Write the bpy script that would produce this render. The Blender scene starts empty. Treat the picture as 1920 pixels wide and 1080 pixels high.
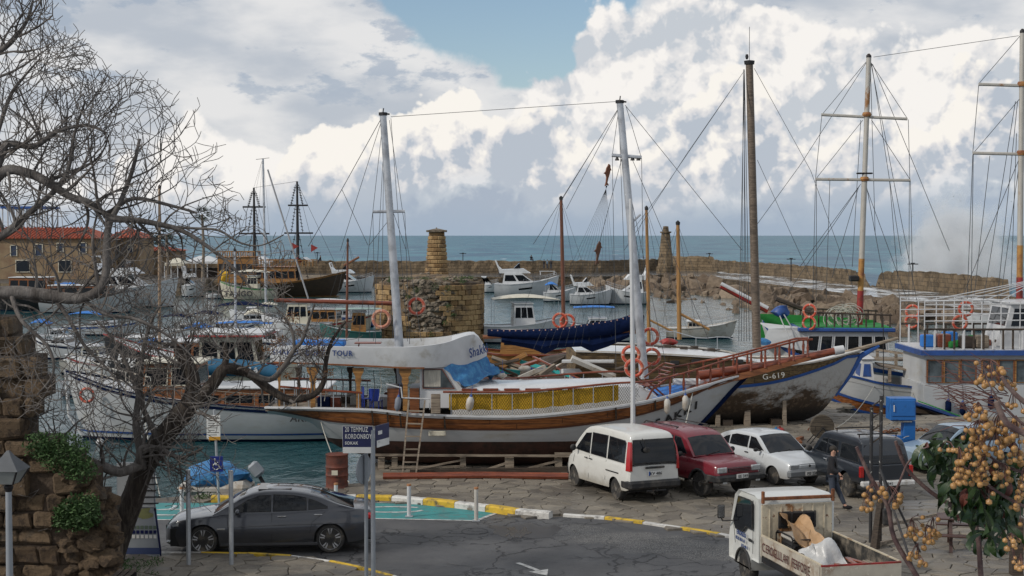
import bpy, math, random
from mathutils import Vector, Matrix, noise as mnoise
random.seed(7)
S = bpy.context.scene
COL = S.collection
R = math.radians
# ------------------------------------------------------------------ camera
F = 2800.0
PITCH = math.atan(99 / F)
CAMZ = 7.5
cd = bpy.data.cameras.new('camera'); cam = bpy.data.objects.new('camera', cd); COL.objects.link(cam)
cam.location = (0, 0, CAMZ); cam.rotation_euler = (math.pi / 2 - PITCH, 0, 0)
cd.sensor_width = 36; cd.lens = 36 * F / 1920; cd.clip_start = .3; cd.clip_end = 60000
S.camera = cam
S.view_settings.view_transform = 'Standard'; S.view_settings.look = 'None'
S.view_settings.exposure = 0.0; S.view_settings.gamma = 1
SUN_AZ, SUN_EL = R(-118), R(34)          # measured from +Y, clockwise positive
_c, _s = math.cos(PITCH), math.sin(PITCH)
def ray(px, py):
    a = (px - 960) / F; b = (540 - py) / F
    return Vector((a, _c + b * _s, -_s + b * _c))
def PZ(px, py, z=0.0):
    d = ray(px, py); t = (z - CAMZ) / d.z
    return Vector((d.x * t, d.y * t, z))
def PY(px, py, y):
    d = ray(px, py); t = y / d.y
    return Vector((d.x * t, y, CAMZ + d.z * t))
# ------------------------------------------------------------------ node helper
class X:
    nt = None
    def __init__(s, sock): s.s = sock
    def __add__(a, b): return mth('ADD', a, b)
    __radd__ = __add__
    def __sub__(a, b): return mth('SUBTRACT', a, b)
    def __rsub__(a, b): return mth('SUBTRACT', b, a)
    def __mul__(a, b): return mth('MULTIPLY', a, b)
    __rmul__ = __mul__
    def __truediv__(a, b): return mth('DIVIDE', a, b)
def inp(sock, v):
    if isinstance(v, X): X.nt.links.new(v.s, sock)
    elif isinstance(v, (tuple, list)) and len(v) == 3 and sock.type == 'RGBA': sock.default_value = (*v, 1)
    elif v is not None: sock.default_value = v
def nd(t, **k):
    n = X.nt.nodes.new(t)
    for a, b in k.items(): setattr(n, a, b)
    return n
def mth(op, a, b=None, c=None, clamp=False):
    n = nd('ShaderNodeMath', operation=op, use_clamp=clamp)
    inp(n.inputs[0], a)
    if b is not None: inp(n.inputs[1], b)
    if c is not None: inp(n.inputs[2], c)
    return X(n.outputs[0])
def vmth(op, a, b=None):
    n = nd('ShaderNodeVectorMath', operation=op); inp(n.inputs[0], a)
    if b is not None: inp(n.inputs[1], b)
    return X(n.outputs[0])
def vscale(a, s3): return vmth('MULTIPLY', a, s3)
def smooth(x, lo, hi, a=0.0, b=1.0):
    n = nd('ShaderNodeMapRange', interpolation_type='SMOOTHSTEP'); inp(n.inputs[0], x)
    for i, v in enumerate((lo, hi, a, b)): inp(n.inputs[i + 1], v)
    return X(n.outputs[0])
def lin(x, lo, hi, a=0.0, b=1.0):
    n = nd('ShaderNodeMapRange'); inp(n.inputs[0], x)
    for i, v in enumerate((lo, hi, a, b)): inp(n.inputs[i + 1], v)
    return X(n.outputs[0])
def cmix(f, a, b, mode='MIX'):
    n = nd('ShaderNodeMix', data_type='RGBA', blend_type=mode)
    inp(n.inputs[0], f); inp(n.inputs[6], a); inp(n.inputs[7], b)
    return X(n.outputs[2])
def noise(co, scale, detail=4, rough=.5, dist=0.0):
    n = nd('ShaderNodeTexNoise'); inp(n.inputs['Vector'], co); inp(n.inputs['Scale'], scale)
    n.inputs['Detail'].default_value = detail; n.inputs['Roughness'].default_value = rough; n.inputs['Distortion'].default_value = dist
    return X(n.outputs[0])
def noisec(co, scale, detail=4):
    n = nd('ShaderNodeTexNoise'); inp(n.inputs['Vector'], co); inp(n.inputs['Scale'], scale); n.inputs['Detail'].default_value = detail
    return X(n.outputs[1])
def voro(co, scale, feature='F1', detail=0, rough=.5, rnd=1.0, out=0, smoothness=.5):
    n = nd('ShaderNodeTexVoronoi', feature=feature); inp(n.inputs['Vector'], co); inp(n.inputs['Scale'], scale)
    if 'Detail' in n.inputs: n.inputs['Detail'].default_value = detail
    if 'Roughness' in n.inputs: n.inputs['Roughness'].default_value = rough
    if feature == 'SMOOTH_F1': n.inputs['Smoothness'].default_value = smoothness
    n.inputs['Randomness'].default_value = rnd
    return X(n.outputs[out])
def curve(x, pts):
    n = nd('ShaderNodeFloatCurve'); c = n.mapping.curves[0]
    n.mapping.use_clip = False
    n.mapping.extend = 'HORIZONTAL'
    while len(c.points) < len(pts): c.points.new(0, 0)
    for p, (a, b) in zip(c.points, pts): p.location = (a, b)
    n.mapping.update(); inp(n.inputs['Value'], x)
    return X(n.outputs[0])
def sepxyz(v):
    n = nd('ShaderNodeSeparateXYZ'); inp(n.inputs[0], v); return [X(o) for o in n.outputs]
def comb(x, y, z):
    n = nd('ShaderNodeCombineXYZ')
    for i, v in enumerate((x, y, z)): inp(n.inputs[i], v)
    return X(n.outputs[0])
# ------------------------------------------------------------------ sky
W = bpy.data.worlds.new('World'); S.world = W; W.use_nodes = True
X.nt = W.node_tree; X.nt.nodes.clear()
def build_sky():
    tc = nd('ShaderNodeTexCoord'); d = X(tc.outputs['Generated'])
    x, y, z = sepxyz(d)
    az = mth('ARCTAN2', x, y); el = mth('ARCSINE', z)
    U = az * (F / 1920) + .5                 # 0..1 over the view, goes on past it
    V = el * (F / 1080)                      # 0 at the horizon
    sky = nd('ShaderNodeTexSky', sky_type='NISHITA', sun_disc=False, sun_elevation=SUN_EL, sun_rotation=SUN_AZ, air_density=1.0, dust_density=.6, ozone_density=1.6)
    blue = cmix(1.0, X(sky.outputs[0]), (.105, .105, .105), 'MULTIPLY')
    # tiling az for places off to the side: mirror U so the same kinds of banks go on all round
    Um = mth('PINGPONG', U + 4.0, 1.0)
    warp = noisec(d, 22, 3)
    p0 = vmth('ADD', d, vscale(vmth('SUBTRACT', warp, (.5, .5, .5)), (.014, .014, .014)))
    def billow(p):
        a = voro(p, 26, 'F1', 4.0, .56)
        b = noise(p, 30, 5, .6)
        return (.60 - a) * 1.0 + (b - .5) * .8
    B = billow(p0)
    B2 = billow(vmth('ADD', p0, (-.0055, 0, .0055)))
    relief = (B - B2) * 1.7
    big = noise(p0, 10, 3, .5); big2 = noise(vmth('ADD', p0, (-.022, 0, .022)), 10, 3, .5)
    mass = (big - big2) * 5.0
    soft = noise(vscale(d, (1, 1, 2.6)), 11, 5, .5)
    soft2 = noise(vscale(vmth('ADD', d, (3.1, 1, 2)), (1, 1, 2.2)), 7, 4, .5)
    g = (Um - .515) * 6.4
    hole = mth('EXPONENT', (g * g + mth('POWER', (V - .47) * 5.5, 2.0)) * -1.0)
    veil = smooth(soft2 * 1.1 + .37 - hole * 1.05 + (noise(p0, 16, 6, .6) - .5) * .6, .44, .58)
    wisp = smooth(noise(vscale(d, (1, 1, 2.4)), 19, 7, .62), .52, .62)
    veilc = cmix(smooth(soft, .36, .64), (.50, .54, .60), (.79, .785, .785))
    veilc = cmix(wisp * .75 * smooth(V, .12, .28), veilc, (.36, .43, .53))
    c = cmix(veil * .97, blue, veilc)
    def bank(c, pts, amp, lit, mid, dark, base0, base1, bright, edge):
        e = curve(Um, pts)
        h = e + .02 - V + B * amp + (big - .5) * .10
        m = smooth(h, 0.0, edge)
        sh = relief + mass + .36 + bright + smooth(h, .09, .0) * .42 + (soft - .5) * .7
        low = smooth(V, base0, base1)
        sh = mth('MULTIPLY', mth('MAXIMUM', mth('MINIMUM', sh, 1.0), 0.0), low * .75 + .25)
        cc = cmix(smooth(sh, .0, .42), dark, mid)
        cc = cmix(smooth(sh, .36, .85), cc, lit)
        return cmix(m, c, cc)
    def P(l): return [(a / 1920, (441 - b) / 1080) for a, b in l]
    c = bank(c, P([(0, 400), (200, 300), (340, 215), (440, 235), (600, 300), (800, 290), (930, 230), (1000, 130), (1060, 85), (1110, 20), (1300, 5), (1500, 20), (1600, 30), (1660, 70), (1750, 60), (1920, 80)]),
             .060, (.93, .90, .865), (.76, .755, .76), (.56, .60, .65), .0, .10, .0, .022)
    c = bank(c, P([(0, 430), (300, 430), (470, 425), (520, 330), (560, 255), (640, 205), (740, 215), (800, 170), (870, 165), (930, 215), (1000, 195), (1080, 230), (1160, 300), (1240, 230), (1340, 110), (1400, 100), (1440, 190), (1560, 260), (1640, 200), (1700, 230), (1780, 150), (1920, 190)]),
             .075, (.95, .91, .85), (.73, .725, .735), (.48, .53, .60), .0, .13, -.08, .014)
    c = bank(c, P([(0, 440), (500, 440), (700, 420), (790, 350), (860, 320), (940, 330), (1020, 370), (1160, 400), (1240, 370), (1330, 330), (1450, 350), (1600, 370), (1700, 330), (1790, 300), (1920, 290)]),
             .045, (.74, .75, .77), (.52, .57, .63), (.40, .46, .55), .0, .12, .05, .03)
    lowm = smooth(V + (soft - .5) * .12, .085, .0)
    c = cmix(lowm * .85, c, (.36, .44, .545))
    bg = nd('ShaderNodeBackground'); inp(bg.inputs[0], c); bg.inputs[1].default_value = 1.0
    o = nd('ShaderNodeOutputWorld'); X.nt.links.new(bg.outputs[0], o.inputs[0])
build_sky()
W.cycles.sampling_method = 'MANUAL'; W.cycles.sample_map_resolution = 512
sl = bpy.data.lights.new('sun', 'SUN'); sl.energy = 2.3; sl.angle = R(5); sl.color = (1, .93, .84)
sun = bpy.data.objects.new('sun', sl); COL.objects.link(sun)
sdir = Vector((math.sin(SUN_AZ) * math.cos(SUN_EL), math.cos(SUN_AZ) * math.cos(SUN_EL), math.sin(SUN_EL)))
sun.rotation_euler = sdir.to_track_quat('Z', 'Y').to_euler()
# ------------------------------------------------------------------ meshes
class MB:
    def __init__(s): s.v = []; s.f = []; s.sm = []
    def add(s, vs, fs, smooth=False):
        n = len(s.v); s.v += [tuple(p) for p in vs]
        s.f += [tuple(i + n for i in f) for f in fs]; s.sm += [smooth] * len(fs); return s
    def box(s, x0, x1, y0, y1, z0, z1, tz=0.0, ty=0.0):
        """box; tz/ty shrink the top in x and y"""
        return s.add([(x0, y0, z0), (x1, y0, z0), (x1, y1, z0), (x0, y1, z0),
                      (x0 + tz, y0 + ty, z1), (x1 - tz, y0 + ty, z1), (x1 - tz, y1 - ty, z1), (x0 + tz, y1 - ty, z1)],
                     [(3, 2, 1, 0), (4, 5, 6, 7), (0, 1, 5, 4), (1, 2, 6, 5), (2, 3, 7, 6), (3, 0, 4, 7)])
    def bbox(s, c, d, b=.02, rot=None):
        """box with chamfered edges, centre c, size d, rotation matrix"""
        hx, hy, hz = d[0] / 2, d[1] / 2, d[2] / 2; b = min(b, hx * .9, hy * .9, hz * .9)
        vs = []; idx = {}
        for sx in (-1, 1):
            for sy in (-1, 1):
                for sz in (-1, 1):
                    for ax in range(3):
                        p = [sx * (hx - b), sy * (hy - b), sz * (hz - b)]
                        p[ax] += (sx, sy, sz)[ax] * b
                        idx[(sx, sy, sz, ax)] = len(vs); vs.append(Vector(p))
        fs = []
        I = idx
        for ax in range(3):
            o = [i for i in range(3) if i != ax]
            for sg in (-1, 1):
                q = []
                for a, bb in ((-1, -1), (1, -1), (1, 1), (-1, 1)):
                    k = [0, 0, 0]; k[ax] = sg; k[o[0]] = a; k[o[1]] = bb; q.append(I[(*k, ax)])
                fs.append(q if (sg > 0) == (ax != 1) else q[::-1])
            for a in (-1, 1):
                for bb in (-1, 1):
                    k0 = [0, 0, 0]; k1 = [0, 0, 0]; k0[ax] = -1; k1[ax] = 1
                    k0[o[0]] = k1[o[0]] = a; k0[o[1]] = k1[o[1]] = bb
                    fs.append([I[(*k0, o[0])], I[(*k1, o[0])], I[(*k1, o[1])], I[(*k0, o[1])]])
        for sx in (-1, 1):
            for sy in (-1, 1):
                for sz in (-1, 1): fs.append([I[(sx, sy, sz, 0)], I[(sx, sy, sz, 1)], I[(sx, sy, sz, 2)]])
        if rot is not None: vs = [rot @ v for v in vs]
        c = Vector(c)
        return s.add([v + c for v in vs], fs)
    def tube(s, pts, r, n=6, cap=True, smooth=True, sq=1.0):
        pts = [Vector(p) for p in pts]
        if not isinstance(r, (list, tuple)): r = [r] * len(pts)
        up = None; rings = []
        for i, p in enumerate(pts):
            t = (pts[min(i + 1, len(pts) - 1)] - pts[max(i - 1, 0)])
            if t.length < 1e-9: t = Vector((0, 0, 1))
            t.normalize()
            if up is None:
                up = Vector((0, 0, 1)) if abs(t.z) < .9 else Vector((0, 1, 0))
            up = (up - t * up.dot(t))
            if up.length < 1e-6: up = t.orthogonal()
            up.normalize(); sd = t.cross(up)
            o = math.pi / n if n == 4 else 0
            rings.append([p + (up * math.cos(2 * math.pi * k / n + o) * sq + sd * math.sin(2 * math.pi * k / n + o)) * r[i] for k in range(n)])
        vs = [q for g in rings for q in g]; fs = []
        for i in range(len(pts) - 1):
            for k in range(n): fs.append((i * n + k, i * n + (k + 1) % n, (i + 1) * n + (k + 1) % n, (i + 1) * n + k))
        s.add(vs, fs, smooth and n > 4)
        if cap: s.f += [tuple(len(s.v) - len(vs) + k for k in range(n))[::-1], tuple(len(s.v) - n + k for k in range(n))]; s.sm += [False, False]
        return s
    def lathe(s, prof, c=(0, 0, 0), n=16, axis='z', smooth=True):
        vs = []; fs = []
        for r, h in prof:
            for k in range(n):
                a = 2 * math.pi * k / n; x, y, z = r * math.cos(a), r * math.sin(a), h
                if axis == 'y': x, y, z = x, z, -y
                if axis == 'x': x, y, z = z, x, y
                vs.append((x + c[0], y + c[1], z + c[2]))
        m = len(prof)
        for i in range(m - 1):
            for k in range(n): fs.append((i * n + k, i * n + (k + 1) % n, (i + 1) * n + (k + 1) % n, (i + 1) * n + k))
        s.add(vs, fs, smooth)
        if prof[0][0] > 1e-4: s.f.append(tuple(len(s.v) - m * n + k for k in range(n))[::-1]); s.sm.append(False)
        if prof[-1][0] > 1e-4: s.f.append(tuple(len(s.v) - n + k for k in range(n))); s.sm.append(False)
        return s
    def prism(s, poly, a, b, plane='xz', smooth=False):
        """extrude a 2D polygon between a and b on the third axis"""
        def q(u, w, t): return (u, t, w) if plane == 'xz' else ((u, w, t) if plane == 'xy' else (t, u, w))
        n = len(poly)
        s.add([q(u, w, a) for u, w in poly] + [q(u, w, b) for u, w in poly],
              [tuple(range(n)), tuple(range(2 * n - 1, n - 1, -1))], False)
        m = len(s.v) - 2 * n
        s.f += [(m + i, m + n + i, m + n + (i + 1) % n, m + (i + 1) % n) for i in range(n)]; s.sm += [smooth] * n
        return s
    def grid(s, rows, smooth=True, closed=False, flip=False):
        """rows of equally many points"""
        m = len(rows[0]); vs = [p for r in rows for p in r]; fs = []
        for i in range(len(rows) - 1):
            for k in range(m if closed else m - 1):
                f = (i * m + k, i * m + (k + 1) % m, (i + 1) * m + (k + 1) % m, (i + 1) * m + k)
                fs.append(f[::-1] if flip else f)
        return s.add(vs, fs, smooth)
    def torus(s, c, R0, r, ax=(0, 1, 0), n=24, m=8, a0=0, a1=2 * math.pi):
        ax = Vector(ax).normalized(); u = ax.orthogonal().normalized(); w = ax.cross(u)
        c = Vector(c); full = abs(a1 - a0 - 2 * math.pi) < 1e-6
        rows = []
        for i in range(n + (0 if full else 1)):
            a = a0 + (a1 - a0) * i / n; d = u * math.cos(a) + w * math.sin(a)
            rows.append([c + d * (R0 + r * math.cos(2 * math.pi * k / m)) + ax * r * math.sin(2 * math.pi * k / m) for k in range(m)])
        if full: rows.append(rows[0])
        return s.grid(rows, True, True)
    def blob(s, c, d, rough=.12, seed=0, sub=2, flat=False):
        vs, fs = ICO[sub]; c = Vector(c); o = Vector((seed * 3.7, seed * 1.3, seed * 7.1))
        out = []
        for v in vs:
            k = 1 + rough * 2 * mnoise.noise(v * 1.3 + o) + rough * .8 * mnoise.noise(v * 3.1 + o)
            out.append(c + Vector((v.x * d[0], v.y * d[1], v.z * d[2])) * k * .5)
        return s.add(out, fs, not flat)
    def build(s, name, m, parent=None, label=None, loc=None, data_only=False):
        me = bpy.data.meshes.new(name); me.from_pydata(s.v, [], s.f)
        me.polygons.foreach_set('use_smooth', s.sm); me.materials.append(m)
        if any(s.sm): me.set_sharp_from_angle(angle=R(42))
        me.update()
        if data_only: return me
        return link(name, me, parent, label, loc)
def link(name, me, parent=None, label=None, loc=None, rot=None):
    o = bpy.data.objects.new(name, me); COL.objects.link(o)
    if parent is not None: o.parent = parent
    if label: o['label'] = label
    if loc is not None: o.location = loc
    if rot is not None: o.rotation_euler = rot
    return o
def _ico():
    import bmesh
    out = {}
    for k in (1, 2, 3):
        b = bmesh.new(); bmesh.ops.create_icosphere(b, subdivisions=k, radius=1)
        out[k] = ([v.co.copy() for v in b.verts], [tuple(v.index for v in f.verts) for f in b.faces]); b.free()
    return out
ICO = _ico()
def tag(o, label=None, cat=None, group=None, kind=None):
    for k, v in (('label', label), ('category', cat), ('group', group), ('kind', kind)):
        if v: o[k] = v
    return o
def thing(name, label, cat, loc=(0, 0, 0), rz=0.0, group=None):
    o = bpy.data.objects.new(name, None); COL.objects.link(o); o.empty_display_size = .2
    o.location = loc; o.rotation_euler = (0, 0, rz)
    return tag(o, label, cat, group)
def kids(o): return [c for c in bpy.data.objects if c.parent == o]
CH = {}
def dup(root, loc=None, rz=None, label=None, group=None):
    c = root.copy(); COL.objects.link(c)
    if loc is not None: c.location = loc
    if rz is not None: c.rotation_euler = (0, 0, rz)
    if label: c['label'] = label
    if group: c['group'] = group
    for k in kids(root):
        d = k.copy(); COL.objects.link(d); d.parent = c
        for g in kids(k):
            e = g.copy(); COL.objects.link(e); e.parent = d
    return c
class Fr:
    """a thing's own frame: pixels of the photograph are turned into its local points"""
    def __init__(s, o, rz=0.0): s.o = Vector(o); s.m = Matrix.Rotation(rz, 3, 'Z'); s.i = s.m.transposed(); s.rz = rz
    def loc(s, w): return s.i @ (Vector(w) - s.o)
    def _hit(s, px, py, ax, c):
        p = s.i @ (Vector((0, 0, CAMZ)) - s.o); d = s.i @ ray(px, py)
        return p + d * ((c - p[ax]) / d[ax])
    def y(s, px, py, c=0.0): return s._hit(px, py, 1, c)
    def x(s, px, py, c=0.0): return s._hit(px, py, 0, c)
    def z(s, px, py, c=0.0): return s._hit(px, py, 2, c)
def text(body, size, m, parent, p, rot, name='lettering', ext=.004, sx=1.0, shear=0.0, bold=0.0, align='LEFT'):
    c = bpy.data.curves.new(name, 'FONT'); c.body = body; c.size = size; c.extrude = ext; c.align_x = align; c.shear = shear; c.offset = bold; c.resolution_u = 3; c.space_character = 1.1
    t = bpy.data.objects.new(name, c)
    me = bpy.data.meshes.new_from_object(t); bpy.data.objects.remove(t)
    for v in me.vertices: v.co.x *= sx
    me.materials.clear(); me.materials.append(m)
    o = link(name, me, parent, None, p); o.rotation_euler = rot
    return o
# ------------------------------------------------------------------ materials
_M = {}
def mat(name, col=(.5, .5, .5), rough=.6, metal=0.0, var=.12, vs=3.0, bump=.0, bs=20.0, dirt=None, ds=2.0, dt=.55, dw=.12, spec=.5, coat=0.0,
        stretch=(1, 1, 1), trans=0.0, alpha=1.0, fn=None, dirt2=None, d2s=6.0, d2t=.6, world=False):
    if name in _M: return _M[name]
    m = bpy.data.materials.new(name); m.use_nodes = True; X.nt = m.node_tree
    b = m.node_tree.nodes['Principled BSDF']
    tc = nd('ShaderNodeTexCoord'); co = X(tc.outputs['Object'])
    if world: co = X(nd('ShaderNodeNewGeometry').outputs['Position'])
    cs = vscale(co, stretch) if stretch != (1, 1, 1) else co
    c = cmix(0.0, col, col)
    n = noise(cs, vs, 5, .6)
    c = cmix(1.0, col, cmix(lin(n, .3, .7), tuple(1 - var for _ in range(3)), tuple(1 + var for _ in range(3))), 'MULTIPLY')
    if dirt is not None:
        k = smooth(noise(cs, ds, 6, .65), dt - dw, dt + dw); c = cmix(k, c, dirt)
    if dirt2 is not None:
        k = smooth(noise(cs, d2s, 7, .7), d2t - .04, d2t + .04); c = cmix(k, c, dirt2)
    h = None; r = None
    if fn: c, h, r = fn(co, c)
    inp(b.inputs['Base Color'], c); b.inputs['Roughness'].default_value = rough; b.inputs['Metallic'].default_value = metal
    if r is not None: inp(b.inputs['Roughness'], r)
    b.inputs['Specular IOR Level'].default_value = spec
    b.inputs['Coat Weight'].default_value = coat; b.inputs['Coat Roughness'].default_value = .08
    b.inputs['Transmission Weight'].default_value = trans; b.inputs['Alpha'].default_value = alpha
    if bump or h is not None:
        bn = nd('ShaderNodeBump'); bn.inputs['Strength'].default_value = 1.0; bn.inputs['Distance'].default_value = bump if bump else .02
        inp(bn.inputs['Height'], h if h is not None else noise(cs, bs, 6, .6))
        X.nt.links.new(bn.outputs[0], b.inputs['Normal'])
    _M[name] = m; return m
WHITE = mat('white_paint', (.52, .53, .54), .35, var=.07, dirt=(.34, .32, .28), ds=1.4, dt=.66, dw=.12, bump=.002, bs=6)
HULLW = mat('white_hull', (.43, .445, .455), .4, var=.06, dirt=(.38, .37, .34), ds=1.1, dt=.62, dw=.12, stretch=(.6, .6, 1.6), bump=.003, bs=5, dirt2=(.22, .17, .13), d2s=2.2, d2t=.73)
GEL = mat('gelcoat', (.58, .595, .61), .25, var=.05, vs=1, dirt=(.45, .46, .46), ds=1.2, dt=.6)
OLDW = mat('dirty_white', (.46, .44, .40), .55, var=.1, dirt=(.25, .19, .13), ds=1.6, dt=.6, bump=.004, bs=9, dirt2=(.20, .10, .05), d2s=5, d2t=.68)
def _wood(base, dark, name, rough=.45, sx=.5, plank=.16, coat=0.0):
    def fn(co, c):
        x, y, z = sepxyz(co)
        g = noise(comb(x * sx, y * 4.0, z * 9.0), 3.0, 6, .65)
        c = cmix(smooth(g, .35, .65), dark, base)
        c = cmix(smooth(noise(comb(x * .8, y * 1.0, z * 2.0), 1.5, 4), .55, .7) * .6, c, tuple(v * .45 for v in dark))
        h = g * .3
        if plank:
            s = mth('FRACT', z / plank); ln = smooth(mth('ABSOLUTE', s - .5), .44, .49)
            v = mth('FRACT', x / 2.3 + mth('FLOOR', z / plank) * .37); l2 = smooth(mth('ABSOLUTE', v - .5), .492, .498)
            ln = mth('MAXIMUM', ln, l2)
            c = cmix(ln * .75, c, (.02, .012, .008)); h = h - ln
        return c, h, None
    return mat(name, base, rough, fn=fn, bump=.006, coat=coat)
WOODP = _wood((.34, .125, .035), (.13, .042, .013), 'varnished_planks', plank=.17)
WOOD = _wood((.27, .10, .035), (.12, .042, .016), 'varnished_wood', plank=0, rough=.35)
REDW = _wood((.25, .065, .03), (.12, .032, .018), 'mahogany', plank=0, rough=.3)
DARKW = _wood((.07, .05, .035), (.025, .018, .013), 'dark_wood', plank=0, rough=.7)
GREYW = _wood((.30, .25, .19), (.13, .10, .075), 'weathered_wood', plank=0, rough=.8)
OCHW = _wood((.38, .19, .055), (.18, .08, .02), 'ochre_wood', plank=0, rough=.5)
STEEL = mat('galvanised', (.42, .44, .46), .45, .6, var=.12, vs=8)
GREYP = mat('grey_paint', (.24, .265, .29), .5, var=.1, dirt=(.25, .27, .30), ds=3)
DARK = mat('dark_metal', (.018, .018, .02), .6, .3, var=.3, dirt=(.12, .06, .03), ds=5, dt=.66)
BLACK = mat('black_rubber', (.012, .012, .014), .9, var=.2, spec=.2)
TYRE = mat('tyre', (.028, .027, .026), .9, var=.25, dirt=(.11, .095, .075), ds=6, dt=.58)
ROPE = mat('rope', (.055, .06, .065), .8, var=.2)
ROPEL = mat('pale_rope', (.38, .37, .33), .9, var=.2)
RING = mat('ring_orange', (.46, .05, .022), .6, var=.12, dirt=(.5, .16, .09), ds=5)
RINGW = mat('ring_band', (.50, .30, .24), .6)
NAVY = mat('navy_canvas', (.004, .010, .038), .95, var=.3, bump=.04, bs=4, spec=.08)
BLUE = mat('blue_tarp', (.02, .13, .32), .6, var=.2, bump=.05, bs=4, dirt=(.05, .22, .42), ds=5)
BLUEP = mat('blue_paint', (.02, .07, .26), .45, var=.2, dirt=(.03, .035, .06), ds=6, dt=.6)
BRIGHTB = mat('bright_blue_canvas', (.02, .16, .50), .7, var=.12)
RED = mat('red_paint', (.28, .02, .018), .5, var=.2, dirt=(.12, .03, .015), ds=4)
YEL = mat('yellow_canvas', (.56, .33, .015), .75, var=.15, bump=.03, bs=3)
GREEN = mat('green_turf', (.02, .20, .04), .95, var=.15, bump=.01, bs=60)
GLASS = mat('dark_glass', (.008, .010, .013), .04, var=.3, vs=2, spec=.38)
def _glass_clear(): return mat('window_glass', (.10, .125, .14), .05, var=.6, vs=1.5, spec=.6, trans=.0)
GLASSL = _glass_clear()
CREAM = mat('cream_paint', (.55, .52, .42), .45, var=.08, dirt=(.3, .26, .2), ds=2, dt=.62)
RUST = mat('rust', (.20, .075, .03), .85, .1, var=.35, vs=9, bump=.004, dirt=(.09, .035, .018), ds=6)
RUSTY = mat('rusty_cream_paint', (.50, .44, .33), .6, .1, var=.2, vs=6, dirt=(.24, .12, .05), ds=1.6, dt=.60, dw=.05, bump=.003, dirt2=(.13, .055, .03), d2s=6, d2t=.62)
SILVER = mat('mast_silver', (.48, .50, .53), .4, .4, var=.08, dirt=(.3, .31, .33), ds=2)
GREYSKIN = mat('skin', (.42, .24, .17), .55, var=.05)
# ------------------------------------------------------------------ water and ground
WZ = -1.2
def water_mat(name, deep, shallow, amp, sc, rough, streak=0.0, foam=0.0):
    m = bpy.data.materials.new(name); m.use_nodes = True; X.nt = m.node_tree; b = m.node_tree.nodes['Principled BSDF']
    p = X(nd('ShaderNodeNewGeometry').outputs['Position']); x, y, z = sepxyz(p)
    big = noise(comb(x, y * .35, 0), .035 if sc < 1 else .12, 4, .6)
    c = cmix(smooth(big, .38, .62), deep, shallow)
    q = comb(x, y * .55, 0)
    h = noise(q, sc, 5, .62, .4) * 1.0 + noise(comb(x, y * .4, 3.3), sc * .23, 3, .5) * 2.0
    if foam:
        f = smooth(noise(comb(x * 1.0, y * .22, 7), .16, 8, .74), .605, .68)
        c = cmix(f * foam, c, (.75, .78, .80))
    bn = nd('ShaderNodeBump'); bn.inputs['Distance'].default_value = amp; bn.inputs['Strength'].default_value = 1.0
    inp(bn.inputs['Height'], h); X.nt.links.new(bn.outputs[0], b.inputs['Normal'])
    inp(b.inputs['Base Color'], c); b.inputs['Roughness'].default_value = rough; b.inputs['IOR'].default_value = 1.33
    return m
def poly_obj(name, pts, m, kind='structure', parent=None):
    o = MB().add(pts, [tuple(range(len(pts)))]).build(name, m, parent); tag(o, kind=kind); return o
MOLE_IN = [(-200, 519), (400, 519), (700, 519), (1000, 519), (1130, 518), (1240, 515), (1330, 519), (1500, 539), (1700, 564), (1920, 592), (2300, 640)]
MOLE_OUT = [(-200, 512), (400, 512), (700, 512), (1000, 512), (1130, 511), (1240, 507), (1330, 508.5), (1500, 523), (1640, 540), (1900, 562), (2300, 600)]
MZ = .3
mi = [PZ(a, b, MZ) for a, b in MOLE_IN]; mo = [PZ(a, b, MZ) for a, b in MOLE_OUT]
def polyline_at(pts, x):
    for a, b in zip(pts, pts[1:]):
        if a.x <= x <= b.x:
            t = (x - a.x) / (b.x - a.x + 1e-9); return a.lerp(b, t)
    return pts[0] if x < pts[0].x else pts[-1]
far = 28000
HARB = water_mat('harbour_water', (.007, .040, .046), (.016, .070, .080), .19, 1.1, .07)
OPEN = water_mat('open_sea', (.010, .075, .140), (.040, .165, .225), 1.2, .20, .40, foam=.75)
mid = [(a + b) / 2 for a, b in zip(mi, mo)]
poly_obj('harbour_water', [(-120, 4, WZ), (140, 4, WZ)] + [(p.x, p.y, WZ) for p in mid[::-1]], HARB)
poly_obj('sea', [(p.x, p.y, WZ) for p in mid] + [(far, mid[-1].y, WZ), (far, far, WZ), (-far, far, WZ), (-far, mid[0].y, WZ)], OPEN)
# ---- paving materials
def stone_fn(co, c):
    p = X(nd('ShaderNodeNewGeometry').outputs['Position'])
    oi = X(nd('ShaderNodeObjectInfo').outputs['Random'])
    isl = X(nd('ShaderNodeNewGeometry').outputs['Random Per Island'])
    t = mth('FRACT', isl * 7.3 + oi * 3.1)
    c = cmix(t, (.125, .108, .086), (.225, .197, .155))
    c = cmix(smooth(noise(p, 1.1, 6, .7), .5, .66) * .7, c, (.085, .075, .065))
    c = cmix(smooth(noise(p, 14, 5, .7), .55, .7) * .5, c, (.33, .31, .28))
    n = noise(p, 9, 7, .7)
    wet = smooth(noise(p, .32, 3, .5), .50, .62)
    c = cmix(wet * .35, c, (.06, .06, .062))
    return c, n, lin(wet, 0, 1, .75, .33)
PAVE = mat('flagstone', fn=stone_fn, bump=.012)
def mortar_fn(co, c):
    p = X(nd('ShaderNodeNewGeometry').outputs['Position'])
    return cmix(noise(p, 3, 6, .7), (.055, .050, .042), (.14, .125, .105)), noise(p, 20, 5, .7), None
MORTAR = mat('mortar_bed', fn=mortar_fn, bump=.01, rough=.9)
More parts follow.
